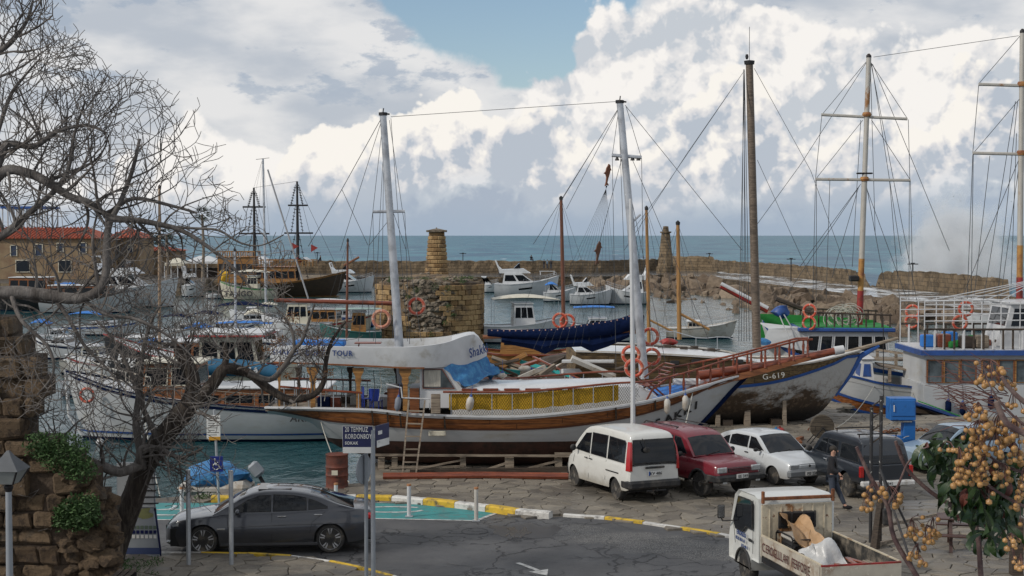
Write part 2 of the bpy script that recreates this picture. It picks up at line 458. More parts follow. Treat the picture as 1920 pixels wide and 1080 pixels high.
def asphalt_fn(co, c):
    p = X(nd('ShaderNodeNewGeometry').outputs['Position']); x, y, z = sepxyz(p)
    g = noise(p, 90, 3, .8)
    c = cmix(smooth(g, .3, .7), (.040, .041, .044), (.082, .082, .085))
    c = cmix(smooth(noise(p, .8, 5, .6), .42, .66) * .4, c, (.11, .108, .106))
    c = cmix(smooth(noise(p, 2.3, 6, .7), .56, .66) * .5, c, (.035, .036, .04))
    # cracks
    wp = vmth('ADD', vscale(noisec(p, 1.6, 3), (1.2, 1.2, 0)), p)
    cr = voro(wp, 1.05, 'DISTANCE_TO_EDGE')
    reg = smooth(noise(p, .33, 3), .44, .53)
    cr2 = voro(wp, .32, 'DISTANCE_TO_EDGE')
    ck = mth('MAXIMUM', smooth(cr, .030, .008) * reg, smooth(cr2, .011, .003))
    oil = smooth(noise(vmth('ADD', p, (9, 3, 0)), .9, 4, .6), .60, .70); c = cmix(oil * .5, c, (.025, .025, .027))
    c = cmix(ck * .9, c, (.015, .015, .017))
    # coarse worn band
    bx = (x - 4.5) * .55 + (y - 35.5) * .83
    bnd = smooth(mth('ABSOLUTE', bx + (noise(p, .9, 4) - .5) * 2.0), 1.15, .7) * smooth(x, .6, 1.8)
    coarse = voro(p, 28, 'F1')
    c = cmix(bnd * .8, c, cmix(smooth(coarse, .15, .55), (.30, .29, .27), (.06, .06, .06)))
    return c, g * .6 + coarse * bnd * 1.4 - ck * 4.0, lin(noise(p, .5, 4), .35, .65, .55, .8)
ASPH = mat('asphalt', fn=asphalt_fn, bump=.006)
# ---- outlines (world points from the photograph at z = 0)
def zs(l, z=0.0): return [PZ(a, b, z) for a, b in l]
near_kerb = [(-300, 1040), (0, 1040), (230, 1041), (330, 1040), (460, 1042), (560, 1048), (640, 1060), (720, 1080), (800, 1110), (860, 1150)]
far_kerb = [(-200, 938), (180, 938), (395, 940), (460, 941), (570, 941), (700, 939), (745, 941), (845, 951), (905, 958), (960, 966), (1010, 972), (1055, 967), (1150, 974), (1250, 988), (1380, 1009), (1500, 1040), (1600, 1080), (1680, 1130)]
nk, fk = zs(near_kerb), zs(far_kerb)
def lerp_at_x(pl, x):
    return polyline_at(pl, x).y
quay = [PZ(1800, 2600, 0), PZ(5000, 2600, 0)]
L0 = PZ(250, 932).to_2d(); 
q_pts = [(-60, 37.5), (L0.x, PZ(250, 934).y), (PZ(400, 922).x, PZ(400, 922).y), (PZ(640, 912).x, PZ(640, 912).y), (PZ(698, 905).x, PZ(698, 905).y), (-4.9, 52), (-5.0, 78), (16, 78), (15.0, 66), (PZ(1560, 775).x, PZ(1560, 775).y), (PZ(1700, 778).x, PZ(1700, 778).y), (40, 61)]
# the quay as one block with walls to below the water
mb = MB(); poly = [(-60, 6)] + q_pts + [(40, 6)]; n = len(poly)
mb.add([(x, y, -.06) for x, y in poly] + [(x, y, -4) for x, y in poly], [tuple(range(n))[::-1]] + [(i, i + n, (i + 1) % n + n, (i + 1) % n) for i in range(n)])
tag(mb.build('quay', MORTAR), kind='structure')
# road sheet
rp = [(p.x, p.y, -.02) for p in nk] + [(p.x, p.y, -.02) for p in fk[::-1]]
tag(MB().add(rp, [tuple(range(len(rp)))]).build('road', ASPH), kind='structure')
def inside(poly, x, y):
    c = False; j = len(poly) - 1
    for i in range(len(poly)):
        xi, yi = poly[i][0], poly[i][1]; xj, yj = poly[j][0], poly[j][1]
        if (yi > y) != (yj > y) and x < (xj - xi) * (y - yi) / (yj - yi + 1e-12) + xi: c = not c
        j = i
    return c
def paving(region, cell, holes, parent_name, nparts, x0, x1, y0, y1, top=.0):
    rnd = random.Random(5); nx = int((x1 - x0) / cell) + 1; ny = int((y1 - y0) / cell) + 1
    P = {(i, j): (x0 + (i + .5 + rnd.uniform(-.42, .42)) * cell, y0 + (j + .5 + rnd.uniform(-.42, .42)) * cell) for i in range(-2, nx + 2) for j in range(-2, ny + 2)}
    out = []
    for i in range(nx):
        for j in range(ny):
            cx, cy = P[(i, j)]
            if not inside(region, cx, cy) or any(inside(h, cx, cy) for h in holes): continue
            pl = [(cx - cell * 1.5, cy - cell * 1.5), (cx + cell * 1.5, cy - cell * 1.5), (cx + cell * 1.5, cy + cell * 1.5), (cx - cell * 1.5, cy + cell * 1.5)]
            for di in (-2, -1, 0, 1, 2):
                for dj in (-2, -1, 0, 1, 2):
                    if not (di or dj): continue
                    ox, oy = P[(i + di, j + dj)]
                    mx, my = (ox + cx) / 2, (oy + cy) / 2; nx_, ny_ = ox - cx, oy - cy; L = math.hypot(nx_, ny_); nx_ /= L; ny_ /= L
                    mx -= nx_ * .011; my -= ny_ * .011
                    q = []
                    for k in range(len(pl)):
                        a, b = pl[k], pl[(k + 1) % len(pl)]
                        da = (a[0] - mx) * nx_ + (a[1] - my) * ny_; db = (b[0] - mx) * nx_ + (b[1] - my) * ny_
                        if da <= 0: q.append(a)
                        if (da < 0) != (db < 0):
                            t = da / (da - db); q.append((a[0] + (b[0] - a[0]) * t, a[1] + (b[1] - a[1]) * t))
                    pl = q
                    if len(pl) < 3: break
                if len(pl) < 3: break
            if len(pl) >= 3: out.append(((cx, cy), pl))
    # only what the camera's surroundings can show
    out.sort(key=lambda c: (c[0][1], ))
    return out
def slab(mb, c, pl, rnd, top):
    cx, cy = c; h = top + rnd.uniform(-.012, .010); tx, ty = rnd.uniform(-.02, .02), rnd.uniform(-.02, .02)
    n = len(pl); k = .95
    v = [(x, y, -.08) for x, y in pl] + [(x, y, h - .012 + (x - cx) * tx + (y - cy) * ty) for x, y in pl]
    v += [(cx + (x - cx) * k, cy + (y - cy) * k, h + (x - cx) * tx + (y - cy) * ty) for x, y in pl]
    f = [tuple(range(2 * n, 3 * n))]
    for a in (0, n):
        f += [(a + i, a + (i + 1) % n, a + n + (i + 1) % n, a + n + i) for i in range(n)]
    mb.add(v, f)
def lay(cells, root, top, nmax, frame_test, seed):
    rnd = random.Random(seed); rest = MB(); k = 0
    for c, pl in cells:
        if k < nmax and frame_test(*c):
            mb = MB(); slab(mb, c, pl, rnd, top); mb.build('flagstone', PAVE, root); k += 1
        else: slab(rest, c, pl, rnd, top)
    o = rest.build('paving_stones', PAVE, root); o['kind'] = 'stuff'
def infr(x, y):
    return abs(x / y) < .36 and 441 + F * CAMZ / y < 1095
near_poly = [(p.x, p.y) for p in nk] + [(nk[-1].x, 18), (-13, 18), (-13, nk[0].y)]
near_poly = [(max(-13, x), y) for x, y in near_poly]
pav = thing('near_pavement', None, None); tag(pav, kind='structure')
lay(paving(near_poly, .5, [], '', 0, -13, 0, 29, 36), pav, .05, 150, infr, 1)
far_poly = [(p.x, p.y) for p in fk if p.x > -13] + [(fk[-1].x, 27), (17, 27), (24, 60)] + [(x, y) for x, y in q_pts[::-1] if x > -13 and x < 24]
qp = thing('quay_paving', None, None); tag(qp, kind='structure')
lay(paving(far_poly, .52, [], '', 0, -9, 22, 27, 66), qp, .03, 290, infr, 2)
# ---- kerbs of painted blocks
KW = mat('kerb_white', (.55, .54, .51), .7, var=.15, dirt=(.16, .15, .14), ds=4, dt=.6, bump=.008, bs=14)
KY = mat('kerb_yellow', (.55, .36, .03), .7, var=.18, dirt=(.10, .085, .05), ds=5, dt=.6, bump=.008, bs=14)
def walk(pl, step, s0=0.0):
    out = []; acc = s0
    for a, b in zip(pl, pl[1:]):
        L = (b - a).length
        while acc < L: out.append(a.lerp(b, acc / L)); acc += step
        acc -= L
    return out
def kerb(root, pl, step, h, w, colors):
    pts = walk(pl, step)
    for i, (a, b) in enumerate(zip(pts, pts[1:])):
        d = (b - a).normalized(); nrm = Vector((-d.y, d.x, 0)); e = .008
        a2, b2 = a + d * e, b - d * e; hh = h + random.uniform(-.01, .01)
        mb = MB()
        for q in (a2, b2): pass
        sec = [(0, -.05), (0, hh * .75), (.04, hh), (w - .03, hh), (w, hh * .8), (w, -.05)]
        rows = [[tuple(q + nrm * u + Vector((0, 0, z))) for u, z in sec] for q in (a2, (a2 + b2) / 2 + Vector((0, 0, random.uniform(-.006, .006))), b2)]
        mb.grid(rows, False, flip=True); m = len(sec)
        mb.f += [tuple(range(m)), tuple(range(3 * m - 1, 2 * m - 1, -1))]; mb.sm += [False, False]
        mb.build('kerb_stone', colors[i % len(colors)], root)
ke = thing('kerb', None, None); tag(ke, kind='structure')
kerb(ke, zs([(395, 941), (460, 941), (570, 941), (700, 939), (745, 941), (845, 951), (905, 958), (960, 966), (1010, 972), (1055, 972)]), 1.02, .16, .28, [KY, KW])
kerb(ke, zs([(1055, 968), (1150, 974), (1250, 988), (1380, 1009), (1500, 1040), (1600, 1080)]), 1.15, .05, .17, [KW, KY])
kerb(ke, zs([(200, 1041), (330, 1040), (460, 1042), (560, 1048), (640, 1060), (720, 1080), (800, 1110)]), 1.1, .07, .10, [KY, KW, KY])
# ---- painted bay, symbols, arrow
TEAL = mat('teal_road_paint', (.03, .22, .22), .7, var=.15, dirt=(.07, .16, .16), ds=2.5, dt=.55, world=True, dirt2=(.09, .09, .09), d2s=4, d2t=.66)
LINE = mat('white_road_paint', (.5, .5, .48), .7, var=.2, dirt=(.16, .16, .16), ds=6, dt=.56, world=True)
bay = [PZ(120, 956, -.016), PZ(120, 975, -.016), PZ(700, 972, -.016), PZ(893, 976, -.016), PZ(945, 956, -.016), PZ(800, 946, -.016), PZ(700, 943, -.016), PZ(300, 943, -.016)]
poly_obj('parking_bay_paint', bay, TEAL)
def strip(mb, pts, w, z):
    pts = [Vector((p.x, p.y, z)) for p in pts]; rows = []
    for i, p in enumerate(pts):
        d = (pts[min(i + 1, len(pts) - 1)] - pts[max(0, i - 1)]).normalized(); nrm = Vector((-d.y, d.x, 0)) * w / 2
        rows.append([tuple(p + nrm), tuple(p - nrm)])
    mb.grid(rows, False)
mb = MB(); z = -.012
strip(mb, zs([(120, 975), (400, 974), (700, 972), (893, 976)], z), .10, z)
strip(mb, zs([(893, 976), (945, 956)], z), .12, z + .001)
strip(mb, zs([(945, 956), (800, 945), (700, 942)], z), .08, z + .002)
tag(mb.build('bay_lines', LINE), kind='structure')
mb = MB()
for cx, cy, k in ((320, 960, 1), (735, 955, 1)):
    c = PZ(cx, cy, z); pts = [c + Vector((math.cos(a) * .9, math.sin(a) * .42, 0)) for a in [i * .35 for i in range(2, 18)]]
    strip(mb, pts, .13, z); strip(mb, [c + Vector((-1.9, .1, 0)), c + Vector((-.8, .15, 0)), c + Vector((-.5, -.35, 0))], .13, z + .002)
tag(mb.build('wheelchair_marking', LINE), kind='structure')
mb = MB(); strip(mb, zs([(970, 1055), (985, 1060), (1010, 1070)], z), .12, z)
a, b, c = zs([(990, 1072), (1028, 1067), (1026, 1079)], z); mb.add([a, c, b], [(0, 1, 2)])
tag(mb.build('arrow_marking', LINE), kind='structure')
def ell(cx, cy, rx, ry, n=26, seed=1, rough=.25):
    c = PZ(cx, cy, 0); return [(c.x + math.cos(2 * math.pi * i / n) * rx * (1 + rough * 2 * mnoise.noise(Vector((math.cos(2 * math.pi * i / n) * 1.5, math.sin(2 * math.pi * i / n) * 1.5, seed)))),
                               c.y + math.sin(2 * math.pi * i / n) * ry * (1 + rough * 2 * mnoise.noise(Vector((math.cos(2 * math.pi * i / n) * 2.5, math.sin(2 * math.pi * i / n) * 2.5, seed + 9))))) for i in range(n)]
PUD = mat('puddle_water', (.03, .032, .035), .22, var=.1, spec=1.0)
WET = mat('wet_asphalt', (.03, .03, .033), .35, var=.2)
poly_obj('wet_patch', [(x, y, -.0165) for x, y in ell(985, 995, .95, 1.1, seed=3, rough=.5)], WET)
poly_obj('puddle', [(x, y, -.0125) for x, y in ell(968, 997, .34, .62, seed=5, rough=.5)], PUD)
MH = mat('manhole_ring', (.035, .035, .038), .8)
mb = MB(); cc = PZ(890, 996, -.015)
strip(mb, [cc + Vector((math.cos(i * .262) * .33, math.sin(i * .262) * .42, 0)) for i in range(25)], .03, -.014); tag(mb.build('manhole_rim', MH), kind='structure')
# ------------------------------------------------------------------ breakwater
def block_fn(scale, a, b, mortar, w=1.0, hh=.5):
    def fn(co, c):
        p = X(nd('ShaderNodeNewGeometry').outputs['Position']); x, y, z = sepxyz(p)
        n = nd('ShaderNodeTexBrick'); inp(n.inputs['Vector'], comb(x + y * .9, z, 0)); n.inputs['Scale'].default_value = scale
        n.inputs['Brick Width'].default_value = w; n.inputs['Row Height'].default_value = hh; n.inputs['Mortar Size'].default_value = .025
        inp(n.inputs['Color1'], a); inp(n.inputs['Color2'], b); inp(n.inputs['Mortar'], mortar)
        c = X(n.outputs[0]); c = cmix(smooth(noise(p, .35, 6, .65), .45, .62) * .65, c, tuple(v * .35 for v in a))
        c = cmix(smooth(noise(p, 2.2, 6, .7), .5, .7) * .5, c, tuple(min(1, v * 1.5) for v in b))
        h = noise(p, 2.5, 7, .7) - X(n.outputs[1]) * .6
        return c, h, None
    return fn
MWALL = mat('mole_wall', fn=block_fn(1.0, (.13, .095, .058), (.205, .15, .09), (.04, .032, .025), 1.2, .55), bump=.18, rough=.9)
MQUAY = mat('mole_quay', fn=block_fn(.6, (.10, .075, .05), (.18, .13, .08), (.035, .028, .02), 1.5, .6), bump=.2, rough=.85)
WETDK = mat('wet_walkway', (.085, .088, .092), .12, var=.35, vs=.3, world=True, spec=.8, bump=.01, bs=2)
def along(pl, n):
    L = [0]
    for a, b in zip(pl, pl[1:]): L.append(L[-1] + (b - a).length)
    out = []
    for i in range(n + 1):
        s = L[-1] * i / n
        for k in range(len(pl) - 1):
            if L[k + 1] >= s or k == len(pl) - 2:
                t = (s - L[k]) / (L[k + 1] - L[k]); out.append(pl[k].lerp(pl[k + 1], min(t, 1))); break
    return out
NS = 260
ai, ao = along(mi, NS), along(mo, NS)
mb = MB(); mb.grid([[tuple(a), tuple(b)] for a, b in zip(ai, ao)], False)
tag(mb.build('mole_walkway', WETDK), kind='structure')
mb = MB(); mb.grid([[(a.x, a.y, -3), (a.x + random.uniform(-.2, .2), a.y + random.uniform(-.3, .3), -.6), (a.x, a.y - .02, MZ - .004)] for a in ai], False)
tag(mb.build('mole_quay_wall', MQUAY), kind='structure')
def wall_h(px):
    pts = [(-200, 2.3), (1236, 2.3), (1238, 2.9), (1335, 2.9), (1340, 2.3), (1490, 2.2), (1600, 2.2), (1622, 1.7), (1632, .2), (1648, .2), (1652, 2.1), (1700, 2.5), (1760, 2.6), (1860, 2.3), (1888, 2.2), (1896, .3), (2300, .3)]
    for (a, h), (b, g) in zip(pts, pts[1:]):
        if a <= px <= b: return h + (g - h) * (px - a) / (b - a)
    return .3
def px_of(p):
    d = Vector(p) - Vector((0, 0, CAMZ)); f = d.y * _c - d.z * _s; return 960 + F * d.x / f
mb = MB(); rows = []
wl = along(mo, 420)
for i, a in enumerate(wl):
    h = wall_h(px_of(a)) + random.uniform(-.12, .12); j = lambda s=.12: random.uniform(-s, s)
    rows.append([(a.x + j(), a.y + j(), -.9), (a.x + j(), a.y + j(), MZ + h * .5), (a.x + j(.2), a.y + .1 + j(), MZ + h), (a.x + j(.2), a.y + 1.8 + j(), MZ + h + j(.1)), (a.x, a.y + 2.6, -3)])
mb.grid(rows, False)
tag(mb.build('mole_wall', MWALL), kind='structure')
# boulders against the mole
top_l = [(1110, 524), (1200, 520), (1300, 520), (1400, 529), (1520, 545), (1640, 558), (1730, 572)]
bot_l = [(1110, 540), (1200, 562), (1300, 572), (1400, 590), (1520, 606), (1640, 622), (1730, 640)]
def li(l, x):
    for (a, b), (c, d) in zip(l, l[1:]):
        if a <= x <= c: return b + (d - b) * (x - a) / (c - a)
    return l[-1][1]
def slope_pt(px, t):
    yt, yb = li(top_l, px), li(bot_l, px)
    p0 = PZ(px, yt, MZ); p1 = PZ(px, yb, WZ); y = p0.y + (p1.y - p0.y) * t
    return PY(px, yt + (yb - yt) * t, y)
def rock_fn(co, c):
    oi = X(nd('ShaderNodeObjectInfo').outputs['Random'])
    c = cmix(oi, (.12, .085, .058), (.25, .195, .14)); c = cmix(smooth(noise(co, 1.2, 7, .7), .48, .62) * .6, c, (.09, .065, .045))
    return c, noise(co, 2.0, 7, .7), None
ROCK = mat('boulder_rock', fn=rock_fn, bump=.35, rough=.9)
rocks = thing('rock_slope', None, None); tag(rocks, kind='structure')
mb = MB(); mb.grid([[tuple(slope_pt(px, t) + Vector((0, 0, -.95))) for t in (0, .25, .5, .75, 1, 1.15)] for px in range(1110, 1731, 20)], False)
mb.build('rubble_bed', ROCK, rocks)
rm = []
for k in range(6):
    b = MB(); b.blob((0, 0, 0), (2.2, 2.0, 1.7), .34, seed=k + 11, sub=2, flat=True); rm.append(b.build('boulder', ROCK, data_only=True))
rr = random.Random(3)
for i in range(285):
    px = rr.uniform(1112, 1725); t = rr.random() ** .9; p = slope_pt(px, t)
    s = rr.uniform(.35, 1.0) * (1.0 + .35 * (t < .5))
    o = link('boulder', rm[i % 6], rocks, None, p + Vector((0, 0, -.55 * s - .35)), (rr.uniform(0, 6), rr.uniform(0, 6), rr.uniform(0, 6))); o.scale = (s * rr.uniform(.9, 1.5), s * rr.uniform(1.0, 2.2), s * rr.uniform(.6, .95))
# big cut blocks under the walkway further along
BLK = mat('cut_block', fn=rock_fn, bump=.2, rough=.9)
for i in range(26):
    px = 1540 + i * 17; p = PZ(px, li(MOLE_IN, px) + 3, MZ)
    for lv in range(2):
        b = MB(); b.bbox((0, 0, 0), (1.9 * rr.uniform(.85, 1), 1.6, 1.0), .12); b.build('cut_block', BLK, rocks, loc=p + Vector((rr.uniform(-.2, .2), -1.0 - lv * .5 + rr.uniform(-.2, .2), -.75 - lv * 1.0)))
# surf running over the walkway and the burst of spray beyond the wall
FOAM = mat('surf_foam', (.75, .78, .80), .7, world=True)
def foam_mat():
    m = bpy.data.materials.new('thin_foam'); m.use_nodes = True; X.nt = m.node_tree; b = m.node_tree.nodes['Principled BSDF']
    p = X(nd('ShaderNodeNewGeometry').outputs['Position']); n = noise(vscale(p, (1, .3, 1)), .28, 7, .7)
    inp(b.inputs['Alpha'], smooth(n, .45, .64) * .8); b.inputs['Base Color'].default_value = (.7, .73, .75, 1); b.inputs['Roughness'].default_value = .6
    return m
TF = foam_mat()
sel = [(a, b) for a, b in zip(ai, ao) if 1340 < px_of(a) < 2000]
mb = MB(); mb.grid([[(a.x, a.y, MZ + .01), tuple(a.lerp(b, .5) + Vector((0, 0, .05))), (b.x, b.y, MZ + .08)] for a, b in sel], True)
tag(mb.build('surf', TF), 'thin white surf running over the wet walkway of the mole', kind='stuff')
SPR = bpy.data.materials.new('spray'); SPR.use_nodes = True; X.nt = SPR.node_tree; X.nt.nodes.clear()
tc = nd('ShaderNodeTexCoord'); co = X(tc.outputs['Object']); x, y, z = sepxyz(co)
rad = mth('SQRT', (x / 11.0) * (x / 11.0) + (y / 5.0) * (y / 5.0) + (z / 14.0) * (z / 14.0))
den = smooth(1.02 - rad + (noise(co, .35, 6, .66) - .5) * 1.2, 0.0, .45)
pv = nd('ShaderNodeVolumePrincipled'); inp(pv.inputs['Density'], den * 1.9); pv.inputs['Color'].default_value = (.95, .96, .97, 1); pv.inputs['Anisotropy'].default_value = .2
o_ = nd('ShaderNodeOutputMaterial'); X.nt.links.new(pv.outputs[0], o_.inputs['Volume'])
c0 = PZ(1822, 545, WZ); c0.y += 14
mb = MB(); mb.box(-14, 14, -5.5, 5.5, -1.5, 16)
sp = mb.build('sea_spray', SPR, loc=(c0.x + 2.0, c0.y, WZ + 1.6)); tag(sp, 'white burst of sea spray breaking over the mole wall', kind='stuff')
SPR.cycles.volume_step_rate = 2.0
S.cycles.volume_step_rate = 2.0; S.cycles.volume_max_steps = 64; S.cycles.volume_bounces = 3
drops = MB(); rr = random.Random(9)
for i in range(900):
    a = rr.gauss(0, 1) * 4.2; zz = abs(rr.gauss(0, 1)) * 4.2; s = rr.uniform(.03, .11)
    q = Vector((c0.x + 2 + a, c0.y + rr.uniform(-3, 2), WZ + 1.5 + zz)); drops.add([q + Vector((s, 0, 0)), q + Vector((-s, 0, s)), q + Vector((0, s, -s)), q + Vector((0, -s, s))], [(0, 1, 2), (0, 2, 3), (0, 3, 1), (1, 3, 2)])
tag(drops.build('spray_drops', FOAM), 'flying drops of white water over the mole wall', kind='stuff')
# ------------------------------------------------------------------ ruined round tower and its lantern pillar
def ashlar_fn(co, c):
    oi = X(nd('ShaderNodeObjectInfo').outputs['Random']); isl = X(nd('ShaderNodeNewGeometry').outputs['Random Per Island'])
    t = mth('FRACT', oi * 5.3 + isl * 3.7); p = X(nd('ShaderNodeNewGeometry').outputs['Position'])
    c = cmix(t, (.20, .12, .05), (.40, .27, .13)); c = cmix(smooth(noise(p, .7, 6, .7), .5, .62) * .75, c, (.10, .07, .045))
    c = cmix(smooth(noise(p, 5, 6, .7), .58, .7) * .7, c, (.05, .038, .028))
    return c, noise(p, 6, 7, .7), None
ASH = mat('honey_ashlar', fn=ashlar_fn, bump=.08, rough=.92)
CORE = mat('mortar_core', (.20, .14, .08), .95, var=.35, vs=1.5, bump=.12, bs=3, dirt=(.07, .05, .035), ds=1.2, dt=.5, world=True)
RUB = mat('grey_rubble', (.26, .22, .17), .95, var=.3, vs=4, bump=.12, bs=4, dirt=(.09, .07, .05), ds=2, dt=.5, world=True)
LEAF = mat('leaf_green', (.045, .085, .02), .7, var=.45, vs=4, world=True)
TY = 120.0; tcx = PY(806, 560, TY).x; RT = 4.35
def topz(a): return 3.85 + .2 * math.sin(a * 3 + 1)
tw = thing('round_tower', 'ruined round harbour tower of honey stone with rubble patch in middle', 'tower', (tcx, TY, WZ))
H0 = 3.9 - WZ
mb = MB(); mb.lathe([(RT - .25, -2), (RT - .25, H0 - .15), (3.2, H0 + .12), (1.4, H0 + .45), (.2, H0 + .5)], n=28); mb.build('rubble_core', CORE, tw)
rr = random.Random(21); cnt = 0; H = .40; rest = MB()
for lv in range(13):
    n = 42; off = .5 * (lv % 2)
    for k in range(n):
        a = 2 * math.pi * (k + off + rr.uniform(-.08, .08)) / n; s = math.sin(a)
        if s > .25: continue
        c = math.cos(a); top = (lv + 1) * H
        rub = abs(c + .02 * lv) < .42 - .0 * lv and lv > 2 and not (abs(c) > .33 and lv < 6)
        if rub or top > H0: continue
        if rr.random() < .05: continue
        rr_ = RT + rr.uniform(-.04, .05) - (.12 if rr.random() < .08 else 0)
        M = Matrix.Rotation(a - math.pi / 2, 3, 'Z')
        L = 2 * math.pi * RT / n * rr.uniform(.92, .975)
        b = MB(); b.bbox((0, 0, 0), (L, .5, H * .94), .035)
        if cnt < 250: b.build('stone', ASH, tw, loc=(c * (rr_ - .25), s * (rr_ - .25), lv * H + H / 2)).rotation_euler = (0, 0, a - math.pi / 2); cnt += 1
rub = MB()
for i in range(230):
    a = -math.pi / 2 + rr.gauss(0, .24); z = rr.uniform(.9, H0 + .1); s = rr.uniform(.18, .6)
    rub.blob((math.cos(a) * (RT - .2), math.sin(a) * (RT - .2) , z), (s * 1.3, s * .8, s * .8), .3, i, 1, True)
for i in range(150):
    a = rr.uniform(0, 6.28); q = rr.random() ** .5 * (RT - .3); rub.blob((math.cos(a) * q, math.sin(a) * q, H0 + .55 - q * .13), (rr.uniform(.2, .5), .4, .25), .3, i + 300, 1, True)
rub.build('rubble', RUB, tw)['kind'] = 'stuff'
def bush(mb, c, d, n, sz, rr):
    c = Vector(c)
    for i in range(n):
        v = Vector((rr.gauss(0, 1), rr.gauss(0, 1), rr.gauss(0, 1))).normalized() * rr.random() ** .45
        p = c + Vector((v.x * d[0], v.y * d[1], v.z * d[2])) * .5
        u = Vector((rr.gauss(0, 1), rr.gauss(0, 1), rr.gauss(0, 1) + .6)).normalized(); w = u.orthogonal().normalized(); s = sz * rr.uniform(.5, 1.2)
        mb.add([p, p + u * s + w * s * .4, p + u * s * 1.9, p + u * s - w * s * .4], [(0, 1, 2, 3)])
wd = MB()
for a, z, s in ((-1.9, 3.9, .5), (-1.75, 4.5, .8), (-1.45, 4.7, .9), (-1.2, 4.6, .7), (-1.2, 3.2, .7), (-1.1, 2.5, .6), (-1.25, 1.9, .5), (-2.3, 5.1, .4), (-1.5, 1.0, .6), (-.9, 5.1, .6)):
    bush(wd, (math.cos(a) * RT, math.sin(a) * RT, z), (s, s * .7, s * .7), 130, .06, rr)
for i in range(16):
    a = rr.uniform(3.3, 6.1); bush(wd, (math.cos(a) * 3.6, math.sin(a) * 3.6, H0 + .2), (.7, .6, .35), 60, .06, rr)
wd.build('weeds', LEAF, tw)['kind'] = 'stuff'
# pillar
PX = PY(819, 500, TY + 1).x
pl = thing('lantern_pillar', 'tapering honey stone lantern pillar with flat cap standing on round tower', 'stone pillar', (PX, TY + 1.0, 4.25))
b = MB(); b.lathe([(.90, -.6), (.62, 3.5)], n=10); b.build('pillar_core', CORE, pl)
nc = 11; hz = 3.5 / nc
for lv in range(nc):
    r0 = .98 - .31 * (lv / nc) ** .9
    if lv == nc - 1: r0 -= .05
    for k in range(9):
        a = 2 * math.pi * (k + .5 * (lv % 2)) / 9
        b = MB(); b.bbox((0, 0, 0), (2 * math.pi * r0 / 9 * .95, .3, hz * .93), .05); o = b.build('stone', ASH, pl, loc=(math.cos(a) * (r0 - .17), math.sin(a) * (r0 - .17), lv * hz + hz / 2)); o.rotation_euler = (0, 0, a - math.pi / 2)
b = MB(); b.bbox((0, 0, 3.58), (1.62, 1.62, .17), .03); b.lathe([(.72, 3.665), (.3, 3.76), (.06, 3.8)], n=10); b.bbox((-.02, 0, 3.83), (.1, .1, .1), .02); b.build('cap_slab', RUB, pl)
# second pillar on the mole
p2 = PZ(1251, 512, MZ); p2.y += 3
pl2 = thing('lighthouse_pillar', 'slender tapering stone lighthouse pillar on far mole beside wall', 'stone pillar', p2)
b = MB(); b.lathe([(1.75, 0), (1.75, 1.2), (1.5, 1.25), (.85, 7.3), (.80, 7.6)], n=8, smooth=False); b.build('shaft', MWALL, pl2)
b = MB(); b.lathe([(1.0, 7.6), (1.1, 7.75), (1.1, 7.9), (.6, 7.95)], n=8, smooth=False); b.build('collar', MWALL, pl2)
b = MB(); b.lathe([(.62, 7.95), (.5, 8.9), (.1, 8.95)], n=8, smooth=False); b.build('lantern', MWALL, pl2)
# ------------------------------------------------------------------ vehicles
def cr(pts, x):
    """smooth interpolation through (x, v) key points"""
    if x <= pts[0][0]: return pts[0][1]
    if x >= pts[-1][0]: return pts[-1][1]
    for i in range(len(pts) - 1):
        if pts[i][0] <= x <= pts[i + 1][0]:
            (x0, a), (x1, b) = pts[i], pts[i + 1]; t = (x - x0) / (x1 - x0 + 1e-9)
            m0 = (b - pts[i - 1][1]) / (x1 - pts[i - 1][0]) if i > 0 else (b - a) / (x1 - x0)
            m1 = (pts[i + 2][1] - a) / (pts[i + 2][0] - x0) if i + 2 < len(pts) else (b - a) / (x1 - x0)
            s = (b - a) / (x1 - x0); m0 = 0 if m0 * s <= 0 else math.copysign(min(abs(m0), 3 * abs(s)), s); m1 = 0 if m1 * s <= 0 else math.copysign(min(abs(m1), 3 * abs(s)), s)
            h = x1 - x0; t2, t3 = t * t, t * t * t
            return (2 * t3 - 3 * t2 + 1) * a + (t3 - 2 * t2 + t) * h * m0 + (-2 * t3 + 3 * t2) * b + (t3 - t2) * h * m1
def paint(name, col, dirt=(.16, .14, .11), coat=.6, metal=0.0, top=.0):
    def fn(co, c):
        x, y, z = sepxyz(co)
        k = smooth(z + (noise(co, 2.5, 6, .65) - .5) * .5, .62, .22) * .75
        c = cmix(k, c, dirt); c = cmix(smooth(noise(co, 1.6, 6, .7), .5, .75) * .25, c, dirt)
        return c, None, lin(mth('MAXIMUM', k, noise(co, 3, 5, .6) * .5), 0, 1, .22, .7)
    return mat(name, col, fn=fn, coat=coat, metal=metal, var=.04)
LENS_R = mat('red_lens', (.35, .008, .008), .12, var=.2, spec=.8)
LENS_W = mat('clear_lens', (.42, .44, .45), .12, .3, var=.3, vs=12)
CHROME = mat('chrome', (.6, .61, .62), .15, .9, var=.1)
ALLOY = mat('alloy_rim', (.50, .50, .51), .35, .5, var=.1)
PLBLK = mat('black_plastic', (.020, .021, .023), .6, var=.2, dirt=(.06, .055, .05), ds=4, spec=.3)
PLATE = mat('plate_white', (.62, .62, .60), .5)
INK = mat('black_ink', (.02, .02, .022), .6)
WELL = mat('wheel_well', (.012, .012, .012), .9)
